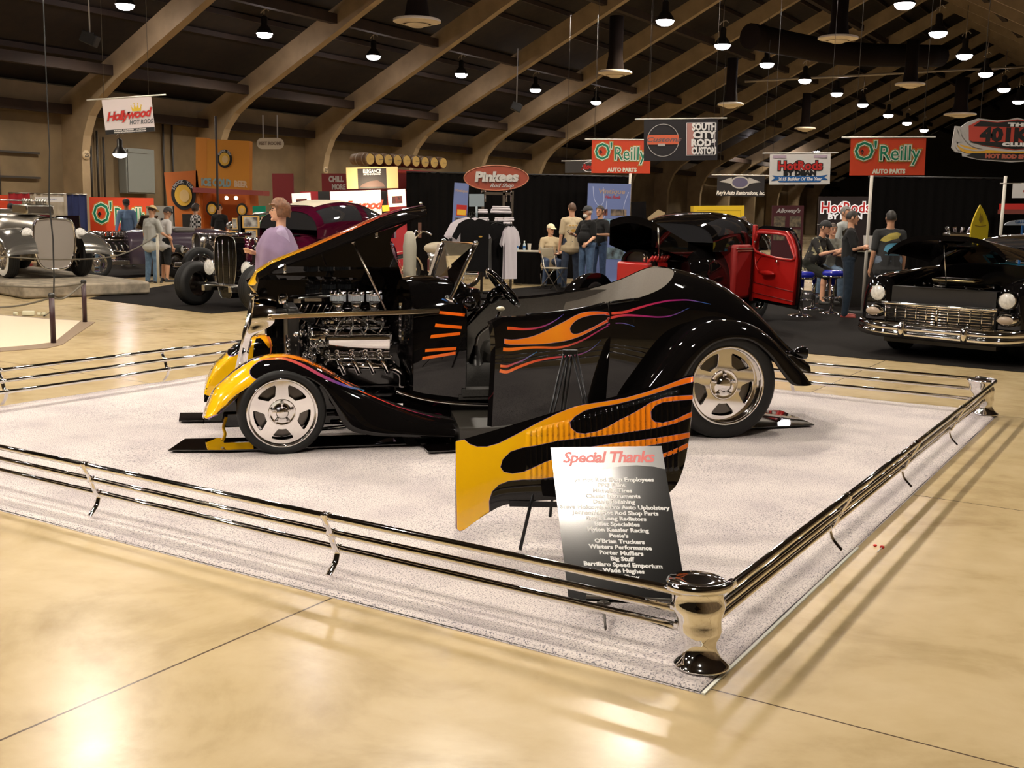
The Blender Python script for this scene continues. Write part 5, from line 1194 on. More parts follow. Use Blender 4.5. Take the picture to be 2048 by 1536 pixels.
# crown banner
F = Face((203, 200), (302, 193), (205, 270), 20); t = banner('hanging_banner', 'white crown banner of a hot rod shop hanging at upper left', 'banner', F, mat('banner_white', (.62, .55, .55), .5), over=.3, wires=5); W, H = F.W, F.H
part(t, 'lettering', RDP, lambda b: b.text('Hollywood', lambda x, y: F.c(.004)(x, y+.02*H+x*.05), H*.34, .008, .35, space=.92, sx=.92))
part(t, 'lettering_outline', SIL, lambda b: b.text('Hollywood', lambda x, y: F.c(.002)(x, y+.02*H+x*.05), H*.34, .02, .35, space=.92, sx=.92))
part(t, 'small_lettering', mat('print_grey', (.12, .12, .13), .5), lambda b: b.text('HOT RODS', lambda x, y: F.c(.004)(x+.24*W, y-.2*H), H*.17, .004, .25, sx=.8))
part(t, 'black_strip', BLK, lambda b: F.rect(b, .0, 0, W, .13*H, .002))
part(t, 'strip_lettering', WHT, lambda b: (b.text('BURBANK, CALIFORNIA    818.842.6900', lambda x, y: F.c(.004)(x, y-.405*H), H*.055, .001), b.text('WWW.HOLLYWOODHOTRODS.COM', lambda x, y: F.c(.004)(x, y-.46*H), H*.055, .001)))
def crown(b):
    f = F.c(.004); cx, cy, s = .18*W, .22*H, H*.13
    b.flat([(cx-s, cy-s*.8), (cx+s, cy-s*.8), (cx+s*1.15, cy+s*.3), (cx+s*.6, cy-s*.3), (cx+s*.42, cy+s*.75), (cx, cy-s*.2), (cx-s*.42, cy+s*.75), (cx-s*.6, cy-s*.3), (cx-s*1.15, cy+s*.3)], f)
    for dx, dy in ((-1.15, .4), (-.42, .85), (.42, .85), (1.15, .4)): b.flat(circ(cx+s*dx, cy+s*dy, s*.14, n=10), f)
part(t, 'crown_emblem', mat('crown_gold', (.6, .42, .03), .5), crown)
# black two-shop banner
F = Face((1288, 240), (1436, 238), (1289, 322), 22); t = banner('hanging_banner', 'black banner with an orange bar circle and a white lettered block, above the booths', 'banner', F, mat('banner_black', (.012, .010, .012), .5)); W, H = F.W, F.H
part(t, 'ring_emblem', SIL, lambda b: flatring(b, [circ(-.24*W, 0, .40*H, n=40), circ(-.24*W, 0, .385*H, n=40)], F.c(.003), F.n*.001))
part(t, 'orange_bar', mat('print_orange', (.62, .12, .05), .5), lambda b: b.flat([(-.46*W, -.02*H), (-.445*W, -.10*H), (-.035*W, -.10*H), (-.02*W, -.02*H), (-.035*W, .13*H), (-.445*W, .13*H)], F.c(.005)))
part(t, 'bar_lettering', mat('print_dim', (.16, .10, .10), .5), lambda b: b.text('Customs', lambda x, y: F.c(.007)(x-.24*W, y+.015*H), .16*H, .004, .3, sx=1.5))
part(t, 'plate', SIL, lambda b: F.rect(b, .19*W, .36*H, .29*W, .42*H, .006))
def blk(b):
    f = F.c(.003); x0, x1, y0, y1 = .075*W, .465*W, -.38*H, .42*H
    flatring(b, [[(x0, y0), (x1, y0), (x1, y1), (x0, y1)], [(x0+.01, y0+.01), (x1-.01, y0+.01), (x1-.01, y1-.01), (x0+.01, y1-.01)]], f, F.n*.001)
    for i, s_ in enumerate(('SOUTH', 'CITY', 'ROD&', 'CUSTOM')): b.text(s_, lambda x, y: F.c(.004)(x+.315*W, y+.31*H-i*.195*H), .23*H, .010, sx=(.80, 1.12, 1.0, .66)[i])
part(t, 'block_lettering', WHT, blk)
part(t, 'stripe_pattern', mat('print_rose', (.42, .20, .17), .5), lambda b: F.rect(b, (.5+.085)*W, .14*H, (.5+.175)*W, .90*H, .003))
# auto restoration banner
F = Face((1435, 351), (1530, 352), (1436, 392), 30); t = banner('hanging_banner', 'black banner with a winged silver oval hanging below the builder banner', 'banner', F, MATS['banner_black']); W, H = F.W, F.H
part(t, 'winged_oval', SIL, lambda b: (flatring(b, [circ(-.02*W, .17*H, .2*W, .30*H, 28), circ(-.02*W, .17*H, .165*W, .24*H, 28)], F.c(.004), F.n*.001), b.flat([(-.46*W, .2*H), (-.2*W, .42*H), (-.18*W, .1*H)], F.c(.004)), b.flat([(.42*W, .2*H), (.16*W, .42*H), (.14*W, .1*H)], F.c(.004))))
part(t, 'oval_centre', mat('print_dusk', (.10, .09, .16), .5), lambda b: b.flat(circ(-.02*W, .17*H, .165*W, .24*H, 28), F.c(.003)))
part(t, 'lettering', WHT, lambda b: b.text("Roy's Auto Restorations, Inc.", lambda x, y: F.c(.004)(x, y-.34*H), .26*H, .005, .25, sx=.78))
# builder of the year banner
F = Face((1540, 308), (1662, 307), (1541, 369), 24); t = banner('hanging_banner', 'white banner with red and black lettering over a blue ribbon', 'banner', F, mat('banner_cream', (.66, .64, .60), .5)); W, H = F.W, F.H
part(t, 'lettering', RDP, lambda b: b.text('HotRods', lambda x, y: F.c(.006)(x, y+.10*H), .40*H, .010, sx=1.02))
part(t, 'lettering_outline', BLK, lambda b: (b.text('HotRods', lambda x, y: F.c(.004)(x, y+.10*H), .40*H, .026, sx=1.02), b.text('BY DEAN', lambda x, y: F.c(.004)(x, y-.14*H), .21*H, .012, sx=1.25)))
part(t, 'blue_ribbon', BLU2, lambda b: b.flat([(-.46*W, -.20*H), (-.40*W, -.28*H), (-.47*W, -.38*H), (-.36*W, -.36*H), (-.34*W, -.43*H), (.34*W, -.43*H), (.36*W, -.36*H), (.47*W, -.36*H), (.40*W, -.28*H), (.46*W, -.19*H), (.34*W, -.23*H), (-.34*W, -.23*H)], F.c(.004)))
part(t, 'ribbon_lettering', WHT, lambda b: b.text('2015 Builder Of The Year', lambda x, y: F.c(.006)(x, y-.33*H), .15*H, .004, .2, sx=.92))
part(t, 'corner_print', mat('print_pale', (.45, .35, .42), .5), lambda b: (F.rect(b, .05*W, .86*H, .27*W, .95*H, .004), F.rect(b, .72*W, .86*H, .94*W, .95*H, .004)))
# shield sign, built up flat
F = Face((1912, 232), (2110, 236), (1912, 322), 15.5); W, H = F.W, F.H
t = thing('shield_sign', 'red and black shield sign with flames hanging at the right edge', 'sign', (0, 0, 0))
sx = lambda P: [((x-385)/700*W*1.0, H-(y-235)/500*H) for x, y in P]
shape = [(385, 345), (430, 350), (470, 300), (545, 255), (680, 275), (760, 262), (820, 238), (880, 262), (1000, 275), (1090, 255), (1120, 340), (1130, 480), (1090, 640), (1100, 700), (800, 738), (560, 715), (455, 680), (450, 645), (400, 635), (372, 590), (375, 520), (380, 430)]
def prism_part(nm, P, mt, k0, k1, lab=None): b = B(); b.prism(sx(P), F.p(k0), F.n*(k1-k0)); b.obj(nm, mt, t, label=lab)
prism_part('backing', shape, SIL, -.02, .0)
prism_part('shield_field', [(480, 340), (555, 275), (680, 292), (820, 258), (1000, 292), (1080, 275), (1110, 400), (1080, 540), (820, 600), (600, 560), (490, 500)], mat('shield_red', (.45, .05, .03), .5), .0, .01)
prism_part('shield_band', [(510, 345), (560, 285), (680, 300), (820, 270), (1000, 300), (1070, 290), (1095, 345)], BLK, .01, .013)
prism_part('shield_band', [(490, 515), (1090, 515), (1060, 548), (820, 592), (600, 555)], BLK, .01, .013)
prism_part('flame_field', [(460, 560), (560, 600), (800, 622), (1100, 590), (1110, 630), (900, 640), (640, 640), (480, 645), (420, 610), (400, 540)], mat('flame_gold', (.6, .33, .03), .5), .0, .012)
prism_part('ellipse_field', [(480, 672), (520, 645), (700, 635), (950, 635), (1110, 655), (1100, 695), (800, 718), (560, 705)], BLK, .002, .012)
b = B(); b.m(BLK); b.text('401K', lambda x, y: F.p(.018)(x+W*.50, y+H*.59), H*.40, .014, sx=1.25); b.m(WHT); b.text('THE', lambda x, y: F.p(.018)(x+W*.64, y+H*.83), H*.10, .006, sx=2.6); b.text('CLUB', lambda x, y: F.p(.018)(x+W*.62, y+H*.39), H*.10, .006, sx=2.4); b.m(mat('print_brick', (.4, .1, .06), .5)); b.text('HOT ROD SHOP', lambda x, y: F.p(.018)(x+W*.58, y+H*.12), H*.12, .006, sx=1.3); b.obj('lettering', None, t)
b = B(); b.m(SIL)
for P in ([(400, 360), (420, 440), (405, 520), (440, 580), (520, 610), (610, 605)], [(470, 370), (440, 430), (470, 500), (520, 560), (600, 590)], [(430, 620), (400, 560), (430, 500)]): b.flat(sp2(sx(P)+sx(P)[::-1], 1) if 0 else band(sp2(sx(P), 4), .022), F.p(.016))
b.obj('flame_outline', None, t)
b = B(); [b.cyl(F.p(-.01)(x*W, H*.98), F.p(-.01)(x*W, H*.98)+V((0, 0, 4)), .005, n=5) for x in (.25, .8)]; b.obj('suspension_wire', MATS['thin_wire'], t)
# small half-hidden banner
F = Face((1130, 323), (1190, 322), (1130, 346), 28); t = banner('hanging_banner', 'small dark grey banner half hidden behind the left red auto parts banner', 'banner', F, mat('banner_slate', (.04, .036, .03), .6)); part(t, 'emblem', RDP, lambda b: b.text('Rods', lambda x, y: F.c(.004)(x+.28*F.W, y), .6*F.H, .01, .3)); part(t, 'ring', WHT, lambda b: flatring(b, [circ(.30*F.W, 0, .62*F.H, .46*F.H, 24), circ(.31*F.W, 0, .57*F.H, .41*F.H, 24)], F.c(.003), F.n*.001))
# rest rooms sign
F = Face((513, 276), (567, 276), (513, 298), 30); t = thing('rest_room_sign', 'rounded cream rest rooms sign hanging from two straps', 'sign', (0, 0, 0)); W, H = F.W, F.H
rr = circ(W-H/2, H/2, H/2, n=12, a0=-pi/2, a1=pi/2)+circ(H/2, H/2, H/2, n=12, a0=pi/2, a1=3*pi/2)
part(t, 'sign_board', mat('sign_cream', (.60, .52, .38), .5), lambda b: b.prism(rr, F.p(-.04), F.n*.04)); part(t, 'lettering', mat('print_brown', (.25, .18, .12), .5), lambda b: b.text('REST ROOMS', lambda x, y: F.c(.004)(x, y), H*.42, .006, sx=.85))  # one even cream colour over the board
b = B(); [b.box(F.p(-.02)(W*x, H+.3), (.03, .01, .6)) for x in (.25, .78)]; b.obj('strap', SIL, t)
# oval shop sign on its display tower
F = Face((928, 331), (1057, 331), (928, 381), 22); W, H = F.W, F.H
t = thing('oval_shop_sign', 'rust red oval sign with raised chrome lettering above the shirt display', 'sign', (0, 0, 0))
part(t, 'oval_board', mat('rust_red', (.28, .055, .028), .45), lambda b: b.prism(circ(W/2, H/2, W/2, H/2, 40), F.p(-.05), F.n*.05)); part(t, 'rim', mat('rust_edge', (.4, .15, .08), .4), lambda b: b.tube([F.p(0)(x, y) for x, y in circ(W/2, H/2, W/2, H/2, 40)], .012, 6, closed=True))
part(t, 'raised_lettering', mat('cast_lettering', (.50, .48, .44), .35), lambda b: (b.text('Pinkees', lambda x, y: F.c(.03)(x, y+.03*H+.0*x), H*.52, .012, .12, sx=1.1), b.text('Pinkees', lambda x, y: F.c(.01)(x, y+.03*H), H*.52, .018, .12, sx=1.1))); part(t, 'script_lettering', SIL, lambda b: b.text('Rod Shop', lambda x, y: F.c(.01)(x+.08*W, y-.30*H), H*.22, .003, .5, sx=1.1))
b = B(); [b.cyl(F.p(-.03)(W*x, .06), F.p(-.03)(W*x, -.22), .014, n=8) for x in (.27, .33, .66, .73)]; b.obj('bracket', CHROME, t)
# ================================================================ booths
DRB = mat('black_drape', (.0035, .003, .0028), .95, spec=.08); PIPE = mat('aluminium_pipe', (.45, .42, .36), .35, 1)
def drape(label, p0, p1, h, mt, waves=None, amp=.035, name='drape', group=None, pole=True, z0=.03):
    t = thing(name, label, 'curtain', (0, 0, 0), 0, group); p0, p1 = V(p0), V(p1); d = p1-p0; L_ = d.length; n = V((-d.y, d.x, 0)).normalized(); waves = waves or L_*5
    b = B(); N = int(waves*8); b.grid(lambda u, v: p0+d*u+n*(amp*math.sin(u*waves*2*pi)*(1-.5*v)+.01*math.sin(u*37))+V((0, 0, z0+(h-z0)*v)), N, 4); b.obj('cloth', mt, t)
    if pole:
        b = B(); b.cyl(p0+V((0, 0, h)), p1+V((0, 0, h)), .02, n=8); b.obj('crossbar', PIPE if mt is not DRB else DARK, t)
    return t
c0, c1 = Yd(812, 430, 26.5), Yd(1256, 430, 26.5); c0.z = c1.z = 0
drape('long black drape behind the shirt display and the seated man', c0, c1, 2.46, DRB)
c0, c1 = Yd(1731, 430, 24.2), Yd(2010, 430, 23.6); c0.z = c1.z = 0
drape('black drape behind the black sedan at right', c0, c1, 2.5, DRB)
def pole(label, x, y0, y1, d, r=.02, mt=None):
    a = gat(x, y1, d); top = Yd(x, y0, d).z; t = thing('drape_pole', label, 'pole', a); b = B(); b.cyl((0, 0, 0), (0, 0, top), r, n=10); b.obj('upright', mt or PIPE, t); b = B(); b.box((0, 0, .006), (.4, .4, .012)); b.obj('base_plate', DARK, t)
pole('white upright pole under the red banner at right', 1726, 348, 600, 19.0, .028, mat('white_pole', (.55, .52, .45), .4))
pole('leaning-looking white pole at the right end of the black drape', 2000, 352, 480, 22.5, .032, MATS['white_pole'])
pole('pole behind the blue banner stand', 1256, 345, 470, 26.2, .03, MATS['white_pole'])
# left booth drapes
def dr(label, x0, x1, mt, d=30.5, h=1.79): a = gat(x0, 500, d); c = gat(x1, 500, d); drape(label, a, c, h, mt)
dr('red drape at the far left', 22, 65, mat('red_drape', (.35, .012, .02), .8)); dr('pale drape between red and blue at far left', 65, 138, mat('pale_drape', (.42, .36, .27), .8)); dr('navy blue drape left of the orange backdrop', 138, 178, mat('blue_drape', (.012, .02, .085), .8))
F = Face((70, 394), (127, 394), (70, 404), 30.2); t = thing('name_strip', 'white booth name strip pinned on the pale drape', 'sign'); part(t, 'card', WHT, lambda b: b.prism([(0, 0), (F.W, 0), (F.W, F.H), (0, F.H)], F.p(0), F.n*.01)); part(t, 'lettering', mat('print_blue_grey', (.2, .25, .4), .5), lambda b: b.text('AUTO GUARD', lambda x, y: F.c(.012)(x, y), F.H*.5, .001))
b = B(); F = Face((112, 431), (158, 431), (112, 459), 29.5); b.prism([(0, 0), (F.W, 0), (F.W, F.H), (0, F.H)], F.p(0), F.n*-.06); b.prism([(F.W*.45, -F.p(0)(0, 0).z), (F.W*.55, -F.p(0)(0, 0).z), (F.W*.55, 0), (F.W*.45, 0)], F.p(-.02), F.n*-.04); b.obj('television', mat('screen_black', (.005, .005, .006), .2), label='black flat screen in front of the blue drape', cat='television')
t = thing('poster_board', 'large white poster board leaning between the orange backdrop and beer stand', 'poster'); F = Face((292, 412), (348, 412), (292, 500), 29.5); part(t, 'board', mat('poster_white', (.5, .47, .4), .5), lambda b: b.prism([(0, 0), (F.W, 0), (F.W, F.H), (0, F.H)], F.p(0), F.n*-.02)); part(t, 'edge', BLK, lambda b: F.rect(b, F.W*.95, 0, F.W, F.H, .003)); part(t, 'drawing', BLK, lambda b: (b.flat(circ(F.W*.55, F.H*.70, .05, .03, 10), F.p(.003)), b.flat(circ(F.W*.7, F.H*.66, .04, .02, 10), F.p(.003))))
b = B(); F = Face((364, 428), (384, 428), (362, 475), 28.6); b.prism([(0, 0), (F.W, 0), (F.W, F.H), (0, F.H)], F.p(0), F.n*-.03); b.prism([(0.02, -F.o.z), (.06, -F.o.z), (.06, 0), (.02, 0)], F.p(0), F.n*-.03); b.prism([(F.W-.06, -F.o.z), (F.W-.02, -F.o.z), (F.W-.02, 0), (F.W-.06, 0)], F.p(0), F.n*-.03); b.obj('menu_board', mat('chalkboard', (.03, .025, .02), .7), label='dark chalk menu board beside the checkered top', cat='board')
# orange beer stand
t = thing('beer_stand', 'orange beer stand tower with round emblems and a lettered upper panel', 'booth'); OR1 = mat('stand_orange', (.62, .25, .02), .6); OR2 = mat('stand_orange_dark', (.50, .13, .015), .6)
def panel(nm, tl, tr, bl, d, mt, depth=.5):
    F = Face(tl, tr, bl, d); b = B(); b.prism([(0, 0), (F.W, 0), (F.W, F.H), (0, F.H)], F.p(0), -F.n*depth); b.obj(nm, mt, t); return F
FU = panel('upper_panel', (414, 278), (499, 282), (414, 377), 30, OR1, .35); FL_ = panel('left_panel', (328, 345), (394, 341), (330, 500), 30, OR2, .3)
b = B(); b.prism([(0, 0), (.36, 0), (.36, FU.H+.03), (0, FU.H+.03)], lambda x, y: FU.p(0)(-.30+x*.85, y), -FU.n*.3); b.obj('side_panel', mat('stand_orange_shade', (.60, .22, .02), .6), t)
FB = Face((396, 385), (499, 385), (396, 500), 30.1); b = B(); b.prism([(0, 0), (FB.W, 0), (FB.W, FB.H), (0, FB.H)], FB.p(-.9), -FB.n*.1)
for x in (0, FB.W-.12): b.prism([(x, 0), (x+.12, 0), (x+.12, FB.H), (x, FB.H)], FB.p(0), -FB.n*.9)
b.prism([(0, -FB.o.z), (FB.W, -FB.o.z), (FB.W, FB.H*.32), (0, FB.H*.32)], FB.p(0), -FB.n*.25); b.obj('serving_hatch', OR2, t)
b = B(); q = FU.p(.05)(-.35, -.07); b.prism([(0, 0), (FU.W+.75, 0), (FU.W+.75, .13), (0, .13)], lambda x, y: FU.p(.12)(-.35+x, -.12+y), -FU.n*.8); b.obj('canopy_bar', mat('dusty_rose', (.33, .07, .06), .6), t)
def emblem(F, cx, cy, r, tx=True):
    part(t, 'emblem_ring', BLK, lambda b: b.prism(circ(cx, cy, r, r*1.22, 28), F.p(0), F.n*.02)); part(t, 'emblem_disc', mat('emblem_yellow', (.70, .42, .05), .5), lambda b: b.prism(circ(cx, cy-.05*r, r*.70, r*.86, 24), F.p(.02), F.n*.02)); part(t, 'emblem_slice', mat('emblem_peach', (.70, .48, .2), .5), lambda b: b.prism(circ(cx+.1*r, cy-.1*r, r*.4, r*.5, 20), F.p(.04), F.n*.015))
    if tx:
        b = B(); b.m(SIL)
        for i, ch in enumerate('SHOCK TOP'):
            a_ = math.radians(150-15*i); 
            if ch != ' ': b.text(ch, lambda x, y: F.p(.024)(cx+math.cos(a_)*r*.86+x*math.sin(a_)+y*math.cos(a_), cy+math.sin(a_)*r*1.05-x*math.cos(a_)+y*math.sin(a_)), r*.34, .005)
        b.obj('emblem_lettering', None, t)
emblem(FU, FU.W*.42, FU.H*.62, .20); emblem(FL_, FL_.W*.52, FL_.H*.70, .33); emblem(FB, FB.W*.26, FB.H*.72, .16, False); emblem(FB, FB.W*.88-.05, FB.H*.70, .15, False)
part(t, 'blue_lettering', mat('print_teal', (.25, .36, .34), .5), lambda b: b.text('ICE COLD', lambda x, y: FU.p(.01)(x+FU.W*.22, y+.16), .26, .018, sx=.68)); part(t, 'white_lettering', mat('print_peach', (.68, .5, .32), .5), lambda b: b.text('BEER', lambda x, y: FU.p(.01)(x+FU.W*.80, y+.15), .22, .012, sx=.72))
b = B()
for x in (453, 472): b.ell(Yd(x, 396, 29.9), (.05, .05, .05), 12, 8)
b.obj('spot_bulb', mat('bulb_glow', (1, .75, .5), .5, emit=14), t)
b = B(); b.tube([Yd(x, y, 27.5) for x, y in ((431, 232), (433, 300), (434, 345), (436, 420))], .03, 6); b.obj('chain', mat('bundled_cable', (.05, .035, .03), .6), label='twisted cable bundle hanging in front of the beer stand', cat='cable')
b = B(); b.m(mat('green_board', (.0, .28, .16), .5)); F = Face((505, 412), (531, 412), (505, 431), 29); b.prism([(0, 0), (F.W, 0), (F.W, F.H), (0, F.H)], F.p(0), -F.n*.03); b.prism([(F.W*.4, -F.o.z), (F.W*.6, -F.o.z), (F.W*.6, 0), (F.W*.4, 0)], F.p(-.01), -F.n*.03); b.obj('green_sign', None, label='small green sign just left of the woman', cat='sign')
# photo display stand with yellow frames
t = thing('photo_display', 'folding photo display with yellow frames between the maroon grille and the woman', 'display'); d = 19.5
for (a_, c_, e_) in (((475, 432), (484, 432), (462, 492)), ((481, 429), (519, 430), (482, 490))):
    F = Face(a_, (c_[0]+ (8 if a_[0] == 475 else 0), c_[1]), e_, d); part(t, 'panel', mat('panel_black', (.012, .01, .01), .6), lambda b: b.prism([(0, -F.o.z+.05), (F.W, -F.o.z+.05), (F.W, F.H), (0, F.H)], F.p(0), -F.n*.02))
for tl, tr, bl in (((484, 432), (518, 432), (489, 456)), ((490, 459), (514, 459), (492, 489)), ((464, 436), (474, 436), (460, 458)), ((458, 462), (472, 462), (455, 490))):
    F = Face(tl, tr, bl, d-.05); part(t, 'photo_frame', mat('frame_ochre', (.55, .32, .08), .5), lambda b: b.prism([(0, 0), (F.W, 0), (F.W, F.H), (0, F.H)], F.p(0), -F.n*.02)); part(t, 'photograph', mat('photo_print', (.4, .38, .34), .4, col2=(.06, .05, .05), nscale=9), lambda b: F.rect(b, F.W*.1, F.H*.08, F.W*.9, F.H*.92, .004))
# red wall of the bar behind
t = thing('bar_wall', 'dark red bar front with pale lettering behind the lit boards', 'booth'); F = Face((544, 347), (832, 347), (544, 470), 35); part(t, 'red_panel', mat('bar_red', (.17, .010, .014), .6), lambda b: (b.prism([(0, -F.o.z), (.66, -F.o.z), (.66, F.H), (0, F.H)], F.p(0), -F.n*.1), b.prism([(1.55, -F.o.z), (F.W, -F.o.z), (F.W, F.H), (1.55, F.H)], F.p(0), -F.n*.1))); part(t, 'lettering', SIL, lambda b: (b.text('CHILL', lambda x, y: F.p(.01)(x+2.0, y+F.H-.18), .24, .012, sx=.72), b.text('MORE', lambda x, y: F.p(.01)(x+2.08, y+F.H-.42), .22, .012, sx=.72)))
BR1 = mat('barrel_head', (.62, .42, .12), .6); BR2 = mat('barrel_stave', (.22, .12, .05), .7, noise_=.4, nscale=12); HOOP = mat('barrel_hoop', (.35, .28, .2), .5, .5)
br0 = None
for i in range(9):
    x = 741+18.3*i; y = 318+.9*i+(.8 if i > 5 else 0); c = Yd(x, y, 31.0+i*.31)
    if br0 is None:
        br0 = thing('oak_barrel', '', 'barrel', c, 0, 'oak barrels lying along the top of the red bar'); n_ = V((.76, -.65, 0)).normalized()
        b = B(); b.lathe([(.0, -.70), (.15, -.70), (.17, -.5), (.19, -.3), (.17, -.1), (.155, .0)], (0, 0, 0), n_, 20); b.obj('staves', BR2, br0)
        b = B(); b.lathe([(.148, -.01), (0, -.005)], (0, 0, 0), n_, 20); b.obj('barrel_head', BR1, br0)
        b = B(); [b.lathe([(r+.004, h-.015), (r+.006, h), (r+.004, h+.015)], (0, 0, 0), n_, 20) for r, h in ((.158, -.02), (.178, -.16), (.178, -.42))]; b.box(n_*.004, (.2, .01, .015)); b.obj('hoops', HOOP, br0)
        o = br0
    else: o = dup(br0, c)
    o['label'] = 'pale oak barrel, %s in the row on top of the red bar' % ['leftmost', 'second from left', 'third from left', 'fourth from left', 'middle one', 'fourth from right', 'third from right', 'second from right', 'rightmost'][i]
b = B(); a, c = Yd(727, 341, 31.2), Yd(905, 347, 33.9); b.box((a+c)/2, ((c-a).length, .7, .08), rot=Matrix.Rotation(math.atan2((c-a).y, (c-a).x), 3, 'Z')); b.obj('barrel_shelf', mat('shelf_red', (.3, .02, .015), .5), label='red shelf carrying the row of barrels', cat='shelf')
# elegance board and lit shop boards
t = thing('lit_poster', 'black car poster framed by bright wooden shutters above the lit shop board', 'poster'); F = Face((692, 335), (795, 333), (692, 378), 26)
part(t, 'wood_frame', mat('bright_wood', (.75, .50, .22), .6), lambda b: b.prism([(0, 0), (F.W, 0), (F.W, F.H), (0, F.H)], F.p(0), -F.n*.05)); part(t, 'poster', mat('poster_dark', (.03, .022, .02), .5), lambda b: F.rect(b, F.W*.22, 0, F.W*.78, F.H*.93, .004)); part(t, 'lettering', WHT, lambda b: (b.text('ELEGANCE', lambda x, y: F.c(.007)(x, y+.30*F.H), F.H*.24, .004, sx=.72), b.text('AUTO INTERIORS', lambda x, y: F.c(.007)(x, y+.16*F.H), F.H*.1, .002))); part(t, 'car_print', mat('poster_brown', (.14, .07, .05), .5), lambda b: b.flat([(F.W*.26, F.H*.08), (F.W*.74, F.H*.08), (F.W*.72, F.H*.22), (F.W*.6, F.H*.38), (F.W*.45, F.H*.34), (F.W*.3, F.H*.2)], F.p(.006)))
t = thing('shop_wall', 'dark red and black booth wall carrying the lit white shop board', 'booth'); F = Face((600, 383), (812, 382), (600, 470), 26.4); part(t, 'wall_panel', mat('booth_red', (.30, .008, .015), .6), lambda b: b.prism([(0, -F.o.z), (F.W, -F.o.z), (F.W, F.H), (0, F.H)], F.p(0), -F.n*.08)); part(t, 'black_panel', DARK, lambda b: (F.rect(b, F.W*.17, F.H*.35, F.W*.28, F.H, .004), F.rect(b, F.W*.76, F.H*.5, F.W*.82, F.H, .004)))
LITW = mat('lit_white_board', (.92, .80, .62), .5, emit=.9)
def litboard(label, tl, tr, bl, d, fn):
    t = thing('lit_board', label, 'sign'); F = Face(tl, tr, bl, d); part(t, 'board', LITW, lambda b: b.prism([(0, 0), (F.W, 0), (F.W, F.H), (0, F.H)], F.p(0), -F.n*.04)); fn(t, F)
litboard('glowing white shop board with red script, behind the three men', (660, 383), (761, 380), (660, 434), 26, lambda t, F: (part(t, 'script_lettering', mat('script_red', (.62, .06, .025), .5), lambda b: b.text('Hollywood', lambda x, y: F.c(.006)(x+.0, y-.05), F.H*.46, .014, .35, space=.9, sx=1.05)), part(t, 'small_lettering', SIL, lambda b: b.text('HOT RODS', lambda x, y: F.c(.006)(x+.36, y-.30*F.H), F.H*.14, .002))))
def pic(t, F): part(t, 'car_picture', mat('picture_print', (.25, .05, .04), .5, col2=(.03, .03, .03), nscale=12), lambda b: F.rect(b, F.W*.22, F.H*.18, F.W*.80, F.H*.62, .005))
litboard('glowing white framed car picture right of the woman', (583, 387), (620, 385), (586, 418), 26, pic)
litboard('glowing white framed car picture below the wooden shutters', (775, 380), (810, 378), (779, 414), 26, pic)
for x0, y0, lb in ((621, 412, 'small yellow note beside the left framed car picture'), (764, 411, 'small orange note beside the right framed car picture')):
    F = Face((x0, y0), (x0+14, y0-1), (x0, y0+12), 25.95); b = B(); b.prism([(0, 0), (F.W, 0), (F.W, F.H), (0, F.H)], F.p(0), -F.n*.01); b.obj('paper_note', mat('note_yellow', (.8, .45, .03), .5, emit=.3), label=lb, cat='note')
pl_ = bpy.data.lights.new('booth_spot', 'POINT'); pl_.energy = 55; pl_.color = (1, .8, .55); pl_.shadow_soft_size = .1; po = bpy.data.objects.new('booth_spot', pl_); COL.objects.link(po); po.location = Yd(725, 376, 25.3)
# vintage banner stands
def roll(label, tl, tr, bl, d):
    t = thing('banner_stand', label, 'banner'); F = Face(tl, tr, bl, d); part(t, 'printed_sheet', mat('periwinkle_print', (.15, .20, .42), .5), lambda b: b.prism([(0, -F.o.z+.08), (F.W, -F.o.z+.08), (F.W, F.H), (0, F.H)], F.p(0), -F.n*.01)); part(t, 'base', CHROME2, lambda b: b.prism([(-.03, -F.o.z), (F.W+.03, -F.o.z), (F.W+.03, -F.o.z+.08), (-.03, -F.o.z+.08)], F.p(.08), -F.n*.2))
    return t, F
t, F = roll('wide periwinkle blue banner stand with car photos, right of the bearded man', (1176, 366), (1262, 368), (1182, 525), 24.6); W, H = F.W, F.H
part(t, 'lettering', mat('print_tan', (.42, .30, .22), .5), lambda b: b.text('Vintique', lambda x, y: F.p(.005)(x+W*.55, y+H*.90), H*.085, .003, .2, sx=1.2)); part(t, 'script_lettering', RDP, lambda b: b.text('Hot Rods', lambda x, y: F.p(.005)(x+W*.58, y+H*.83), H*.05, .002, .4))
part(t, 'line_art', mat('print_lilac', (.45, .5, .68), .5), lambda b: [b.flat(band(sp2([(W*x, H*y) for x, y in P], 5), .015), F.p(.004)) for P in ([(.12, .96), (.16, .8), (.28, .72), (.38, .78), (.36, .95)], [(.95, .9), (.85, .7), (.9, .5)], [(.45, .78), (.42, .6), (.3, .45), (.35, .3)])])
for i, (x0, y0, x1, y1) in enumerate(((.28, .60, .48, .68), (.55, .60, .92, .68), (.22, .42, .88, .56), (.3, .22, .5, .38), (.55, .24, .92, .38), (.35, .05, .9, .2))): part(t, 'car_photo', mat('car_photo_%d' % (i % 3), [(.25, .08, .06), (.30, .22, .15), (.18, .26, .30)][i % 3], .4, col2=(.03, .03, .03), nscale=8), lambda b: F.rect(b, W*x0, H*y0, W*x1, H*y1, .004))
part(t, 'blue_car_print', mat('print_sky', (.25, .42, .55), .4), lambda b: b.flat([(W*.25, H*.46), (W*.84, H*.46), (W*.82, H*.50), (W*.70, H*.52), (W*.62, H*.555), (W*.48, H*.555), (W*.40, H*.51), (W*.27, H*.50)], F.p(.007)))
t, F = roll('narrow periwinkle blue banner stand left of the shirt rack', (909, 365), (938, 367), (905, 520), 24.9); W, H = F.W, F.H
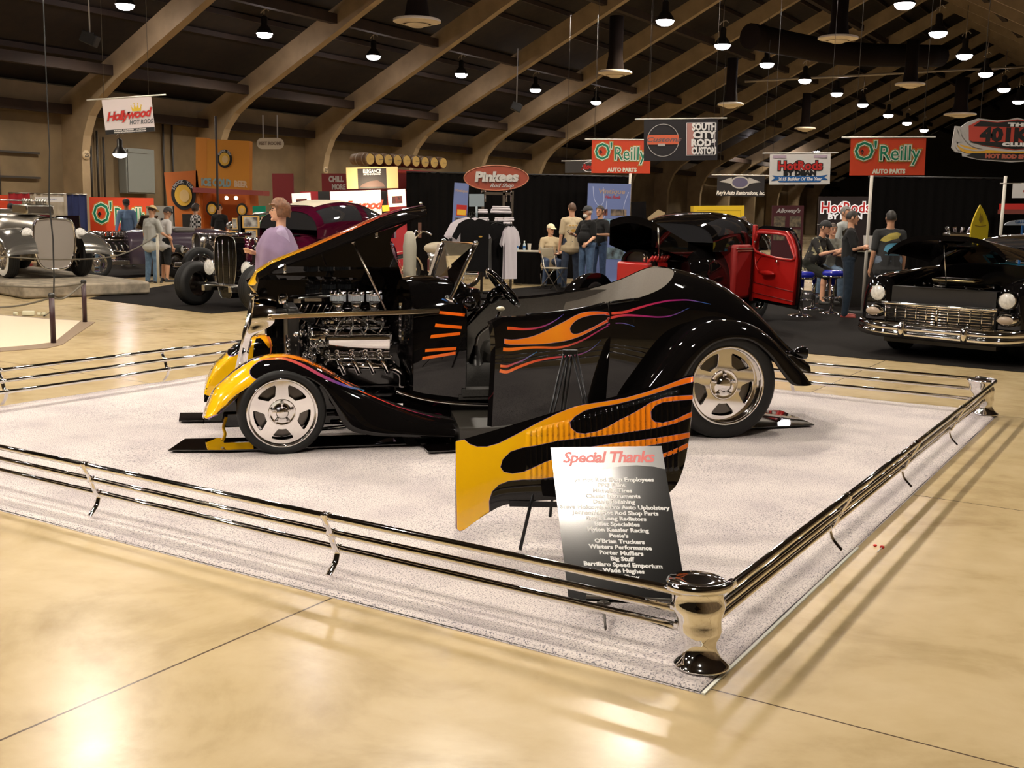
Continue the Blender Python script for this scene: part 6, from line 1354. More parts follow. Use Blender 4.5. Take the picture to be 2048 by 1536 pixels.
part(t, 'lettering', MATS['print_tan'], lambda b: b.text('Vintique', lambda x, y: F.p(.005)(x+W*.5, y+H*.90), H*.05, .002, .2)); part(t, 'red_photo', RDP, lambda b: F.rect(b, W*.25, H*.58, W*.95, H*.72, .004)); part(t, 'yellow_photo', YLW, lambda b: F.rect(b, W*.3, H*.59, W*.9, H*.66, .006)); part(t, 'car_photo', MATS['car_photo_1'], lambda b: F.rect(b, W*.2, H*.38, W*1.0, H*.55, .004))
# shirt display: tower with folded shirts, round rail with hanging shirts
t = thing('shirt_shelf_tower', 'black shelf tower stacked with folded shirts under the oval sign', 'shelf', gat(985, 540, 21.8)); o_ = t.location.copy()
def lx(x, y, d=21.8): q = Yd(x, y, d)-o_; return q
b = B()
for x in (965, 1007, 1024): b.box((lx(x, 430).x, .1, 1.0), (.05, .05, 1.98))
b.box((lx(993, 393).x, .1, 1.93), (.62, .05, .05)); b.obj('frame', mat('tower_brown', (.05, .035, .02), .5), t)
for y in (425, 442, 449, 466): b = B(); b.box((lx(985, y).x, 0, lx(985, y).z-.02), (.75, .3, .015)); b.obj('shelf_board', BLACKM, t)
FS = mat('folded_white', (.55, .50, .52), .8)
for i, (x, y, w_) in enumerate(((966, 424, .2), (1002, 424, .42), (1002, 418, .36), (968, 440, .2), (1004, 441, .3), (1018, 440, .2), (1015, 446, .18))):
    b = B(); q = Yd(x, y, 21.7); b.box(q, (w_, .22, .05), bev=.02); b.box(q+V((0, 0, .04)), (w_*.94, .2, .03), bev=.012); b.obj('folded_shirt', FS, label='pale folded shirts stacked on the black tower, %s' % ['left of the top shelf', 'middle of the top shelf', 'topmost pile', 'left of the second shelf', 'centre of the second shelf', 'right of the second shelf', 'just below the second shelf'][i], cat='shirt', group='folded shirts on the tower')
t = thing('shirt_rack', 'chrome garment rail holding hanging shirts', 'rack', gat(955, 545, 21)); b = B(); z_ = 1.33; b.cyl((-.42, 0, z_), (.55, .25, z_), .012, n=8); b.cyl((-.38, 0, .0), (-.38, 0, z_), .012, n=8); b.cyl((.5, .24, 0), (.5, .24, z_), .012, n=8); b.box((0, .1, .02), (1.1, .5, .02)); b.obj('rail', CHROME, t)
b = B(); F = Face((938, 388), (968, 388), (938, 413), 20.9); b.prism([(0, 0), (F.W, 0), (F.W, F.H), (0, F.H)], F.p(0), -F.n*.01); b.cyl(F.p(-.01)(F.W*.5, 0), F.p(-.01)(F.W*.5, -.28), .02, n=8); b.obj('price_card', mat('card_grey_blue', (.22, .27, .30), .5), label='grey blue card above the hanging shirts', cat='sign')
def tee(label, x, y, d, mt, w=.5, h=.72, rz=0, group='shirts hanging on the rail'):
    t = thing('hanging_shirt', label, 'shirt', Yd(x, y, d), rz, group)
    prof_ = [(-.07, 0), (-.17, -.03), (-.27, -.10), (-.38, -.34), (-.30, -.40), (-.235, -.27), (-.235, -h), (.235, -h), (.235, -.27), (.30, -.40), (.38, -.34), (.27, -.10), (.17, -.03), (.07, 0), (.0, -.035)]; k_ = w/.5
    b = B(); P = [(p[0]*k_, p[1]) for p in prof_]
    for s_ in (-1, 1): b.decal(P, lambda x_, z_: V((x_, s_*(.02+.022*math.sin(min(1, max(0, -z_/.3))*pi/2)*(1-(abs(x_)/(.42*k_))**2)+.008*math.sin(x_*38+z_*4)), z_)), .07)
    b.obj('cloth', mt, t); b = B(); b.tube([(-.15, 0, -.03), (0, 0, .03), (.15, 0, -.03)], .006, 6); b.tube([(0, 0, .03), (0, 0, .09), (.02, 0, .10)], .004, 6); b.obj('hanger', BLACKM, t); return t
TB = mat('tee_black', (.006, .0055, .0055), .9, spec=.1); TW = mat('tee_white', (.60, .55, .58), .85); TG = mat('tee_charcoal', (.06, .055, .05), .85); TBL = mat('tee_ash_blue', (.22, .28, .31), .85)
f_ = tee('black shirt with a small amber chest logo, front of the rail', 950, 437, 20.6, TB, .56, .98); b = B(); b.flat(circ(.11, -.33, .035, .014, 12), lambda x, y: V((x, -.056, y))); b.obj('chest_logo', PR, f_)
for i, (x, dx_) in enumerate(((943, 20.9), (938, 21.05), (933, 21.2))): tee('white shirt %s on the rail behind the black one' % ['nearest', 'second', 'third'][i], x, 434+i*1.5, dx_, TW, .56, .66)
tee('ash blue shirt low on the left of the rail', 922, 470, 21.3, TBL, .4, .66); tee('charcoal shirt at the left end of the rail', 919, 447, 21.5, TG, .4, .8, .9)
tee('charcoal shirt seen edge on right of the front black one', 975, 447, 20.9, TG, .3, 1.0, 1.2); tee('long black shirt in the middle right of the rail', 994, 447, 21.15, TB, .46, 1.05, .5); tee('white long shirt at the right end of the rail', 1021, 452, 21.1, TW, .34, 1.0, .8); tee('black jacket behind the white shirts', 1006, 446, 21.6, TB, .5, 1.0, .3)
# table, cups, bottles, folding chair by the seated man
t = thing('booth_table', 'small black cloth table beside the seated man', 'table', gat(1072, 560, 24.5)); b = B(); b.box((0, 0, .73), (1.0, .55, .03), bev=.005); b.obj('tabletop', mat('table_pale', (.45, .4, .33), .5), t); b = B(); b.grid(lambda u, v: V((-.5+1.0*u, -.28+.012*math.sin(u*50)*(1-v), .02+.70*v)), 60, 2); b.grid(lambda u, v: V((-.5, -.28+.55*u, .02+.70*v)), 8, 2); b.obj('table_skirt', DRB, t)
tl_ = t.location
def cup(x, label, red=0):
    b = B(); p = Yd(x, 440, 24.35); p.z = .746; b.m(mat('paper_cup', (.65, .6, .52), .6)); b.lathe([(.03, 0), (.042, .15), (.045, .155), (.0, .15)], p, (0, 0, 1), 14)
    if red: b.m(RDP); b.lathe([(.0355, .04), (.0405, .12)], p, (0, 0, 1), 14)
    b.obj('paper_cup', None, label=label, cat='cup')
cup(1060, 'white paper cup on the black cloth table, left of the seated man'); cup(1083, 'white paper cup with a red mark in front of the seated man', 1)
def bottle(x, label):
    b = B(); p = Yd(x, 440, 24.4); p.z = .746; b.m(mat('bottle_plastic', (.5, .58, .6), .15, spec=.6)); b.lathe([(.03, 0), (.032, .05), (.03, .13), (.012, .17), (.012, .19)], p, (0, 0, 1), 12); b.m(BLU2); b.lathe([(.0325, .05), (.0325, .10)], p, (0, 0, 1), 12); b.m(WHITE); b.lathe([(.014, .19), (.014, .21), (0, .21)], p, (0, 0, 1), 10); b.obj('water_bottle', None, label=label, cat='bottle')
bottle(1050, 'clear water bottle with a blue label in the middle of the black table'); bottle(1036, 'clear water bottle at the left end of the black table')
def fchair(label, loc, rz, mt):
    t = thing('folding_chair', label, 'chair', loc, rz)
    b = B(); b.box((0, 0, .45), (.42, .38, .025), bev=.01); b.obj('seat', mt, t); b = B(); b.box((0, .2, .76), (.40, .02, .20), bev=.01); b.obj('backrest', mt, t)
    for s in (-1, 1):
        b = B(); b.tube([(s*.21, .22, .88), (s*.21, .10, .45), (s*.21, -.24, .0)], .011, 8); b.obj('leg', PIPE, t); b = B(); b.tube([(s*.19, -.15, .45), (s*.19, .24, 0)], .011, 8); b.obj('leg', PIPE, t)
fchair('beige metal folding chair facing the seated man', gat(1108, 560, 22.9), .9, mat('chair_beige', (.42, .36, .25), .4))
fchair('folding chair under the seated man in the cream cap', gat(1099, 560, 24.3), .15, mat('chair_dark', (.05, .045, .04), .4))
# right booth: stools, counter, neon-edged sign, display boards
def stool(label, x, d, sz=.70):
    t = thing('bar_stool', label, 'stool', gat(x, 600, d)); b = B(); b.lathe([(.0, 0), (.17, 0), (.19, .03), (.19, .07), (.16, .10), (0, .11)], (0, 0, sz-.11), n=24); b.obj('seat', mat('royal_blue_vinyl', (.012, .02, .33), .25, coat=.5), t); b = B(); b.lathe([(.185, .0), (.195, .015), (.185, .03)], (0, 0, sz-.13), n=24); b.obj('seat_ring', CHROME, t); b = B(); b.cyl((0, 0, .03), (0, 0, sz-.12), .035, n=14); b.obj('column', CHROME, t)
    b = B(); b.lathe([(.20, 0), (.2, .012), (.06, .05), (0, .05)], n=24); b.obj('base', CHROME, t); b = B(); b.tube(circ3 := [V((.16*math.cos(k*pi/10), .16*math.sin(k*pi/10), .27)) for k in range(20)], .011, 8, closed=True); [b.cyl((0, 0, .27), (.16*math.cos(a_), .16*math.sin(a_), .27), .008, n=6) for a_ in (0, pi/2, pi, 3*pi/2)]; b.obj('footrest', CHROME, t); return t
stool('blue vinyl chrome stool nearest the red car door', 1602, 18.0, .74); stool('blue vinyl chrome stool beside the man in black with folded arms', 1664, 18.6, .74); stool('blue vinyl chrome stool under the man in the floral shirt', 1626, 19.4, .70); stool('blue vinyl chrome stool under the man in the grey tee', 1653, 20.6, .66)
t = thing('booth_counter', 'tall dark counter with a pale top at the right booth', 'counter', gat(1710, 600, 20.3)); b = B(); b.box((0, 0, .50), (.9, .5, 1.0)); b.obj('cabinet', mat('counter_dark', (.015, .013, .012), .5), t); b = B(); b.box((0, 0, 1.02), (1.0, .6, .04), bev=.01); b.obj('countertop', mat('counter_pale', (.42, .38, .28), .4), t)
b = B(); b.prism([(-.09, 0), (.09, 0), (.11, .26), (-.11, .26)], lambda x, y: gat(1731, 600, 19.8)+V((x, 0, 1.045+y)), (0, .02, 0)); b.m(RDP) ; b.prism([(-.02, .04), (.03, .04), (.03, .22), (-.02, .22)], lambda x, y: gat(1731, 600, 19.79)+V((x, 0, 1.045+y)), (0, .005, 0)); b.mats = [WHT, RDP]; 
for f in b.bm.faces: f.material_index = 1 if f.index > 8 or f.calc_area() < .013 and False else f.material_index
b.obj('popcorn_box', None, label='white and red popcorn box on the pale counter', cat='box')
F = Face((1648, 408), (1735, 408), (1648, 434), 22.5); t = thing('builder_sign', 'outlined white and red lettered sign behind the grey-haired man', 'sign'); part(t, 'backing', mat('sign_backing', (.02, .012, .012), .5), lambda b: b.prism([(-.1, -F.o.z), (F.W+.1, -F.o.z), (F.W+.1, F.H+.15), (-.1, F.H+.15)], F.p(-.02), -F.n*.05)); LW = mat('lit_lettering', (.75, .72, .70), .5, emit=.5); part(t, 'letter_outline', LW, lambda b: b.text('HotRods', lambda x, y: F.c(.0)(x, y+.05), .29, .026, sx=.95)); part(t, 'lettering', mat('lit_red', (.5, .02, .015), .5, emit=.2), lambda b: b.text('HotRods', lambda x, y: F.c(.004)(x, y+.05), .29, .004, sx=.95)); part(t, 'second_line', LW, lambda b: b.text('BY DEAN', lambda x, y: F.c(.002)(x, y-.13), .14, .008, sx=1.2))
F = Face((1545, 411), (1608, 411), (1545, 500), 22); t = thing('display_board', 'dark red shop display boards with framed photos behind the red door', 'display'); part(t, 'board', mat('board_maroon', (.055, .008, .012), .5), lambda b: b.prism([(0, -F.o.z), (F.W, -F.o.z), (F.W, F.H), (0, F.H)], F.p(0), -F.n*.05)); part(t, 'lettering', SIL, lambda b: b.text("Alloway's", lambda x, y: F.p(.006)(x+F.W*.5, y+F.H*.88), .11, .004, .3, sx=1.1))
for i in range(4): part(t, 'framed_photo', mat('dark_photo', (.05, .045, .04), .3, col2=(.2, .16, .1), nscale=14), lambda b: F.rect(b, F.W*(.06+.5*(i % 2)), F.H*(.52-.3*(i//2)), F.W*(.42+.5*(i % 2)), F.H*(.76-.3*(i//2)), .006))
b = B(); F = Face((1387, 412), (1489, 411), (1387, 460), 29); b.m(mat('cabinet_yellow', (.72, .50, .02), .45)); b.prism([(0, -F.o.z), (F.W, -F.o.z), (F.W, F.H), (0, F.H)], F.p(0), -F.n*.5); b.m(mat('cabinet_line', (.3, .2, .01), .5)); b.flat(band([(.1, -.3), (.1, F.H*.8), (F.W-.1, F.H*.8), (F.W-.1, -.3)], .012), F.p(.004)); b.m(mat('print_grey2', (.25, .22, .12), .5)); b.text('TOOLS', lambda x, y: F.p(.006)(x+F.W*.62, y+F.H*.55), .09, .004); b.obj('yellow_cabinet', None, label='wide yellow cabinet behind the black coupe roof', cat='cabinet')
b = B(); F = Face((1262, 404), (1292, 403), (1262, 460), 27); b.prism([(0, 0), (F.W, 0), (F.W, F.H), (0, F.H)], F.p(0), -F.n*.06); b.prism([(F.W*.4, -F.o.z), (F.W*.6, -F.o.z), (F.W*.6, 0), (F.W*.4, 0)], F.p(-.02), -F.n*.04); b.obj('television', MATS['screen_black'], label='dark screen right of the wide blue banner stand', cat='television')
b = B(); b.m(mat('pale_cloth_board', (.35, .27, .15), .7)); F = Face((1296, 425), (1330, 425), (1296, 440), 28.5); b.prism([(0, -F.o.z), (F.W, -F.o.z), (F.W, F.H), (F.W*.6, F.H*1.4), (0, F.H*.3)], F.p(0), -F.n*.05); b.obj('pale_booth_panel', None, label='pale angled booth panel left of the yellow cabinet', cat='panel')
b = B(); F = Face((1945, 412), (1980, 412), (1945, 462), 17.2); pts = sp2([(0, 0), (.01, F.H*.25), (F.W*.18, F.H*.6), (F.W*.42, F.H), (F.W*.5, F.H*1.0), (F.W*.82, F.H*.62), (F.W, F.H*.25), (F.W*1.0, 0)], 4); b.m(mat('surfboard_yellow', (.72, .55, .02), .3, coat=.5)); b.prism([(x, y) for x, y in pts]+[(F.W*.9, -F.o.z), (F.W*.1, -F.o.z)], F.p(0), -F.n*.04); b.m(mat('surf_print', (.3, .2, .02), .5)); b.flat([(F.W*.5, F.H*.3), (F.W*.40, F.H*.45), (F.W*.47, F.H*.75), (F.W*.52, F.H*.6), (F.W*.58, F.H*.7), (F.W*.62, F.H*.42)], F.p(.005)); b.flat(band([(F.W*.2, F.H*.22), (F.W*.5, F.H*.18), (F.W*.85, F.H*.22)], .015), F.p(.005)); b.obj('surfboard', None, label='pointed yellow surfboard standing behind the black sedan', cat='surfboard')
F = Face((2026, 367), (2080, 367), (2026, 396), 20); t = thing('corner_sign', 'white card sign at the right edge hung from a crossbar', 'sign'); part(t, 'card', WHT, lambda b: b.prism([(0, 0), (F.W, 0), (F.W, F.H), (0, F.H)], F.p(0), -F.n*.01)); part(t, 'red_mark', RDP, lambda b: F.rect(b, F.W*.4, F.H*.4, F.W*.9, F.H*.55, .004)); part(t, 'crossbar', PIPE, lambda b: b.cyl(F.p(-.02)(-.22, F.H), F.p(-.02)(F.W, F.H), .012, n=6))
b = B(); F = Face((2005, 405), (2080, 405), (2005, 428), 23.2); b.m(mat('shelf_maroon', (.15, .03, .02), .6)); b.prism([(0, 0), (F.W, 0), (F.W, F.H*.4), (0, F.H*.4)], F.p(0), -F.n*.2); b.m(RDP); b.prism([(0, F.H*.4), (F.W, F.H*.4), (F.W, F.H*.9), (0, F.H*.9)], F.p(-.05), -F.n*.1); b.prism([(F.W*.9, -F.o.z), (F.W, -F.o.z), (F.W, 0), (F.W*.9, 0)], F.p(0), -F.n*.1); b.obj('merchandise_shelf', None, label='red merchandise shelf at the right edge', cat='shelf')
# ================================================================ the other exhibits  (local: x across, y rearward, z up)
def wheelY(parent, x, y, z, R, rim, wd, side_, **kw):
    """wheel whose axle runs across local x; side_=-1 -> outer face toward -x"""
    w_ = wheel(parent, 0, 0, 0, R, rim, wd, -1, **kw)
    w_.location = (x, y, z); w_.rotation_euler = (0, 0, -pi/2 if side_ < 0 else pi/2); return w_
def loftY(b, st, n=28, ex=3.0, caps=True, x0=0, a0=0, a1=pi):
    """st: list of (y, halfwidth, zbottom, ztop[, exponent]) -> half-tube body over the top"""
    R_ = []
    for q in st:
        y, hw, zb, zt = q[:4]; e = 2/(q[4] if len(q) > 4 else ex); ring = []
        for k in range(n+1):
            a = a0+(a1-a0)*k/n; c, s = math.cos(a), math.sin(a)
            ring.append(b.v(V((x0-hw*math.copysign(abs(c)**e, c), y, zb+(zt-zb)*max(0, s)**e))))
        R_.append(ring)
    for A_, C_ in zip(R_, R_[1:]):
        for k in range(n): b.f([A_[k], C_[k], C_[k+1], A_[k+1]], True)
    if caps: b.f(R_[0]); b.f(R_[-1][::-1])
    return b
def smooth_st(st, n=5):
    out = []
    for i in range(len(st)-1):
        for k in range(n):
            t = k/n; t = t; out.append(tuple(a+(c-a)*t for a, c in zip(st[i], st[i+1])))
    return out+[st[-1]]
HL = mat('headlight_lens', (.75, .74, .70), .12, spec=.8, noise_=.3, nscale=30)
def lamp_(parent, p, r, d=(0, -1, 0), bucket=None):
    b = B(); d = V(d).normalized(); b.lathe([(0, -r*1.6), (r*.5, -r*1.4), (r*.9, -r*.7), (r*1.05, 0)], p, d, 20); b.obj('headlight_bucket', bucket or CHROME, parent)
    b = B(); b.lathe([(r*1.08, -.005), (r*1.1, .01), (r*.98, .02)], p, d, 24); b.obj('headlight_ring', CHROME, parent)
    b = B(); b.lathe([(r*.98, .012), (r*.6, .03), (0, .038)], p, d, 20); b.obj('headlight_lens', HL, parent)
def v8(parent, y, z, w=.5, L_=.6, mt=CHROME, stacks=4, st_h=.16):
    b = B(); b.box((0, y+L_/2, z-.15), (w*.7, L_, .3), bev=.02); b.obj('engine_block', BLACKM, parent)
    b = B()
    for s in (-1, 1):
        b.box((s*w*.36, y+L_/2, z+.02), (.12, L_*.85, .09), rot=Matrix.Rotation(-s*.6, 3, 'Y'), bev=.02)
        for k in range(4): b.tube(spline([(s*w*.45, y+.08+L_*.22*k, z-.05), (s*w*.62, y+.10+L_*.22*k, z-.08), (s*w*.66, y+.14+L_*.22*k, z-.2)], 3), .022, 6)
        b.tube([(s*w*.66, y, z-.2), (s*w*.66, y+L_+.2, z-.26)], .03, 8)
    b.obj('valve_covers_and_headers', mt, parent)
    b = B()
    for k in range(stacks):
        for s in (-1, 1): b.lathe([(.028, 0), (.028, st_h*.7), (.045, st_h), (.03, st_h*.98)], (s*.07, y+L_*(.15+.7*k/max(1, stacks-1)), z+.03), (0, 0, 1), 10)
    b.box((0, y+L_/2, z+.04), (.2, L_*.8, .06), bev=.01); b.obj('intake_stacks', mt, parent)
def rod(name, label, loc, rz, paint, hw=.62, L_=3.9, roof=True, fenders=False, tracks=.78, fR=.33, rR=.40, grille=None, z0=.28, hz=1.0, roofz=1.45, engine=True, cab0=1.35, cab1=2.9, frame=.02, topmat=None, trunk=.95, wheelkw=None, hood=False, lamps=True, shellmat=None, hood_w=.36):
    t = thing(name, label, 'car', loc, rz); kw = wheelkw or {}
    for s in (-1, 1):
        wheelY(t, s*tracks, 0, fR, fR, fR*.62, .2, s, name='front_wheel', **kw); wheelY(t, s*tracks, L_*.72, rR, rR, rR*.60, .3, s, name='rear_wheel', **kw)
    b = B(); b.cyl((-tracks, 0, fR), (tracks, 0, fR), .035, n=10)
    for s in (-1, 1): b.box((s*.3, L_*.42, z0+.03), (.07, L_*.95, .1), bev=.01); b.tube([(s*.32, .45, z0+.1), (s*.62, .05, fR)], .018, 6)
    b.obj('chassis', CHROME2, t)
    # cowl, cab and tail
    b = B(); st = [(.85, hood_w+.04, z0, hz), (cab0-.15, hw*.86, z0, hz+.04), (cab0, hw*.93, z0, hz+.06), (cab1, hw, z0, hz+.08), (cab1+.45, hw*.86, z0+.04, hz+.0), (L_-.25, hw*.66, z0+.12, hz-.22), (L_, hw*.45, z0+.22, hz-.55)]
    loftY(b, smooth_st(st), 28, 3.6); b.obj('body', paint, t)
    if roof:
        b = B(); n = 22
        # roof shell with pillars: upper loft minus windows
        def rf(u, v):
            y = cab0+(cab1+.35-cab0)*u; a = pi*v; c, s = math.cos(a), math.sin(a); zt = hz+.05+(roofz-hz)*math.sin(pi*min(1, max(.0, .13+u*.80)))**.45; w_ = hw*(.93-.13*max(0, s)**2)*(.96+.06*math.sin(pi*u))
            return V((-w_*math.copysign(abs(c)**.55, c), y, hz-.02+(zt-hz+.02)*max(0, s)**.55))
        P = [[b.v(rf(i/24, j/24)) for j in range(25)] for i in range(25)]
        for i in range(24):
            for j in range(24):
                u, v = i/24, j/24; win = (2 <= j <= 6 or 17 <= j <= 21) and (2 <= i <= 12 or 15 <= i <= 19)
                if not win: b.f([P[i][j], P[i+1][j], P[i+1][j+1], P[i][j+1]], True)
        b.f([P[24][j] for j in range(25)]); b.obj('roof', paint, t)
        b = B(); b.f([b.v(rf(0, j/24)+V((0, .01, 0))) for j in range(1, 24)]); b.obj('windshield_glass', mat('dark_glass', (.02, .02, .022), .03, spec=.8), t)
        b = B()
        for v0, v1 in ((2/24, 7/24), (17/24, 22/24)): b.grid(lambda u, v: rf(.08+.75*u, v0+(v1-v0)*v)*.997+V((0, .004, .002)), 12, 4)
        b.obj('side_glass', MATS['dark_glass'], t)
        if topmat: b = B(); b.grid(lambda u, v: rf(.12+.7*u, .36+.28*v)+V((0, 0, .008)), 12, 8); b.obj('roof_insert', topmat, t)
    else:
        b = B(); zt = hz+.34; fr_ = [(-hw*.72, cab0, hz+.05), (-hw*.70, cab0+.14, zt), (hw*.70, cab0+.14, zt), (hw*.72, cab0, hz+.05)]; b.tube(fr_, .014, 8); b.obj('windshield_frame', CHROME, t)
        b = B(); b.f([b.v(q) for q in fr_]); b.f([b.v(V(q)+V((0, .006, 0))) for q in reversed(fr_)]); b.obj('windshield_glass', GLASS, t)
        b = B(); b.box((0, cab0+.75, hz+.04), (hw*1.5, .5, .12), bev=.05); b.obj('seat', GREYUP, t)
        b = B(); b.tube([V((-.22+.16*math.cos(q*pi/8), cab0+.3+.05*math.sin(q*pi/8), hz+.13+.16*math.sin(q*pi/8))) for q in range(16)], .012, 6, closed=True); b.obj('steering_wheel', BLACKM, t)
    # grille shell
    gw, gz0, gz1 = .25, z0+.08, hz-.02
    outline = sp2([(-gw*.55, gz0), (-gw, gz0+(gz1-gz0)*.55), (-gw*.98, gz1-.10), (-gw*.55, gz1), (0, gz1+.02), (gw*.55, gz1), (gw*.98, gz1-.10), (gw, gz0+(gz1-gz0)*.55), (gw*.55, gz0), (0, gz0-.03)], 4, True)
    b = B(); inn = [(x*.86, gz0+(z-gz0)*.92+.03) for x, z in outline]; flatring(b, [outline, inn], lambda x, z: V((x, .18, z)), (0, .14, 0)); b.obj('grille_shell', shellmat or paint, t)
    b = B(); b.flat(inn, lambda x, z: V((x, .26, z))); b.obj('grille_core', BLACKM, t)
    if grille:
        b = B()
        for k in range(9): x = (k-4)*.048; b.tube([V((x, .17-.03*(1-abs(k-4)/4), gz0+.05+.12*abs(k-4)/4)), V((x, .19, gz1-.03-.04*abs(k-4)/4))], .006, 5)
        b.obj('grille_bars', grille, t)
    if hood: b = B(); loftY(b, [(.2, gw, z0+.1, hz-.01), (.9, hood_w+.05, z0+.1, hz+.01)], 20, 3.2, False); b.obj('hood', paint, t)
    elif engine: v8(t, .34, hz-.20, stacks=4)
    if lamps:
        for s in (-1, 1): lamp_(t, V((s*.42, .05, .62)), .085 if hz < 1.05 else .125); b = B(); b.cyl((s*.42, .1, .58), (s*.26, .25, .5), .015, n=6); b.obj('headlight_bracket', CHROME, t)
    if fenders:
        for s in (-1, 1):
            for y0, R_, nm in ((0, fR, 'front_fender'), (L_*.72, rR, 'rear_fender')):
                b = B(); b.grid(lambda u, v: V((s*(tracks-.20+.26*v), y0+.02+(R_*1.28+.03*u)*math.cos(pi*(1-u*1.02))*1.15, R_+(R_*1.28)*math.sin(pi*min(1, u*1.02)*.97+.05)*(1-.22*v**3))), 26, 8); b.grid(lambda u, v: V((s*(tracks-.20), y0+.02+(R_*1.28)*math.cos(pi*(1-u))*1.15, (R_+(R_*1.28)*math.sin(pi*u))*(1-.5*v)+.0)), 26, 2); b.obj(nm, paint, t)
    return t
def yawD(dx, dy): return math.atan2(-dx, dy)   # local +y -> (dx,dy)
# maroon coupe
MAR = mat('maroon_paint', (.045, .002, .012), .05, coat=1)
mc = rod('maroon_coupe', 'deep maroon chopped coupe with a tall black grille, behind the woman in lavender', V((-4.50, 17.2, 0)), yawD(.55, .835), MAR, hw=.74, L_=3.7, roofz=1.66, hz=1.10, topmat=mat('cream_top', (.45, .40, .30), .7), hood=False, fR=.35, rR=.42, tracks=.82, cab1=3.0, hood_w=.5)
b = B(); b.tube([(-.5, .5, 1.12), (-.5, 1.0, 1.13)], .03, 8); b.tube([(.45, .35, 1.09), (.45, 1.15, 1.12)], .035, 8); [b.tube([(.42, .45+.12*k, 1.04), (.50, .45+.12*k, .95), (.52, .45+.12*k, .86)], .03, 8) for k in range(6)]; b.obj('side_pipes', CHROME, mc)
b = B(); P = sp2([(-.13, .20), (-.24, .62), (-.23, 1.02), (-.12, 1.12), (.12, 1.12), (.23, 1.02), (.24, .62), (.13, .20), (0, .16)], 4, True); b.prism(P, lambda x, z: V((x, .0, z)), (0, .2, 0)); b.obj('waterfall_grille', BLACKP, mc)
b = B(); [b.tube([V((x, -.02-.03*(1-abs(x)/.2), .24+abs(x)*.2)), V((x, -.03-.03*(1-abs(x)/.2), 1.06-abs(x)*.2))], .0035, 6) for x in (-.12, 0, .12)]; b.tube([V((x, -.01, z)) for x, z in P], .006, 6, closed=True); b.obj('grille_trim', CHROME2, mc)
# black coupe with the red door
CBo = V((1.61, 15.44, 0)); cb_ = rod('black_coupe', 'black coupe with its hood up and a bright red open door, behind the roadster tail', CBo, yawD(.60, .80), BLACKP, hw=.80, L_=3.7, roofz=1.60, hz=1.10, hood=False, engine=False, fenders=True, tracks=.76, cab0=1.10, cab1=2.75, hood_w=.5, lamps=False)
RD = mat('red_upholstery', (.33, .006, .004), .4, coat=.3); RD2 = mat('red_seat', (.25, .005, .004), .55)
# local y = rearward, local +x = toward the camera side
b = B(); hb_ = lambda u: .34+.14*u; b.grid(lambda u, v: V(((2*v-1)*hb_(u), -.02+1.05*u, 1.14+.36*(1-u)**1.0+.07*math.sin(pi*v))), 16, 14); b.grid(lambda u, v: V((hb_(u), -.02+1.05*u, 1.14+.36*(1-u)-(.34-.15*u)*v)), 12, 4); b.grid(lambda u, v: V((-hb_(u), -.02+1.05*u, 1.14+.36*(1-u)-(.34-.15*u)*v)), 12, 4); b.grid(lambda u, v: V(((2*u-1)*hb_(0), -.02, 1.50+.07*math.sin(pi*u)-.10*v)), 10, 3); b.obj('raised_hood', BLACKP, cb_)
b = B(); b.cyl((.45, -.05, 1.42), (.40, .12, .98), .012, n=8); b.obj('prop_rod', CHROME2, cb_)
b = B(); b.box((0, .35, .78), (.5, .6, .3), bev=.03)
for k in range(6): b.cyl((.22, .12+.09*k, .93), (.30, .12+.09*k, 1.02), .022, n=8)
b.obj('red_engine', mat('engine_red', (.35, .01, .01), .3, coat=.5), cb_)
b = B(); [b.cyl((.16, .12+.10*k, .94), (.16, .12+.10*k, 1.07), .018, n=8) for k in range(6)]; b.obj('intake_pipes', CHROME, cb_)
b = B(); b.box((.68, 1.92, .78), (.30, .60, .80), bev=.05); b.obj('red_seat', RD2, cb_); b = B(); b.box((.84, 1.92, 1.13), (.02, .60, .012)); b.box((.84, 1.92, 1.09), (.02, .52, .01)); b.obj('seat_piping', mat('pale_piping', (.4, .25, .18), .5), cb_)
b = B(); b.box((.81, 2.26, .9), (.05, .10, 1.15), bev=.02); b.obj('door_pillar', RD, cb_)
# open door
cm = Matrix.Translation(cb_.location) @ Matrix.Rotation(cb_.rotation_euler.z, 4, 'Z')
hx = Yd(1500, 600, 16.7); hx.z = 0; ex_ = Yd(1590, 600, 15.5); ex_.z = 0; du = (ex_-hx); DL = du.length; du.normalize(); dn = V((du.y, -du.x, 0))
inv = cm.inverted(); rotinv = cm.to_3x3().inverted()
dd = bpy.data.objects.new('open_door', None); COL.objects.link(dd); dd.parent = cb_; dd.location = inv @ hx; dd.rotation_euler = (0, 0, math.atan2(du.y, du.x)-cb_.rotation_euler.z)
zb, zt = .34, 1.47
dout = [(0, zb), (DL-.03, zb-.03), (DL, zb+.10), (DL, 1.0), (DL-.06, 1.20), (DL-.18, 1.36), (DL-.34, zt-.02), (.2, zt), (.03, zt-.04), (0, 1.3)]
din = [(.04, zb+.05), (DL-.07, zb+.03), (DL-.055, 1.0), (DL-.10, 1.17), (DL-.21, 1.31), (DL-.36, zt-.07), (.2, zt-.05), (.06, zt-.09)]
win = sp2([(.10, 1.08), (DL-.14, 1.00), (DL-.15, 1.14), (DL-.26, 1.27), (DL-.40, zt-.12), (.2, zt-.11), (.12, 1.32)], 4, True)
b = B(); flatring(b, [dout, win], lambda x, z: V((x, .05, z)), (0, .03, 0)); b.obj('door_shell', BLACKP, dd)
b = B(); flatring(b, [din, win], lambda x, z: V((x, .0, z)), (0, .05, 0)); b.obj('door_panel', RD, dd)
b = B(); b.tube([V((x, -.005, z)) for x, z in win], .018, 8, closed=True); b.obj('window_frame', RD, dd)
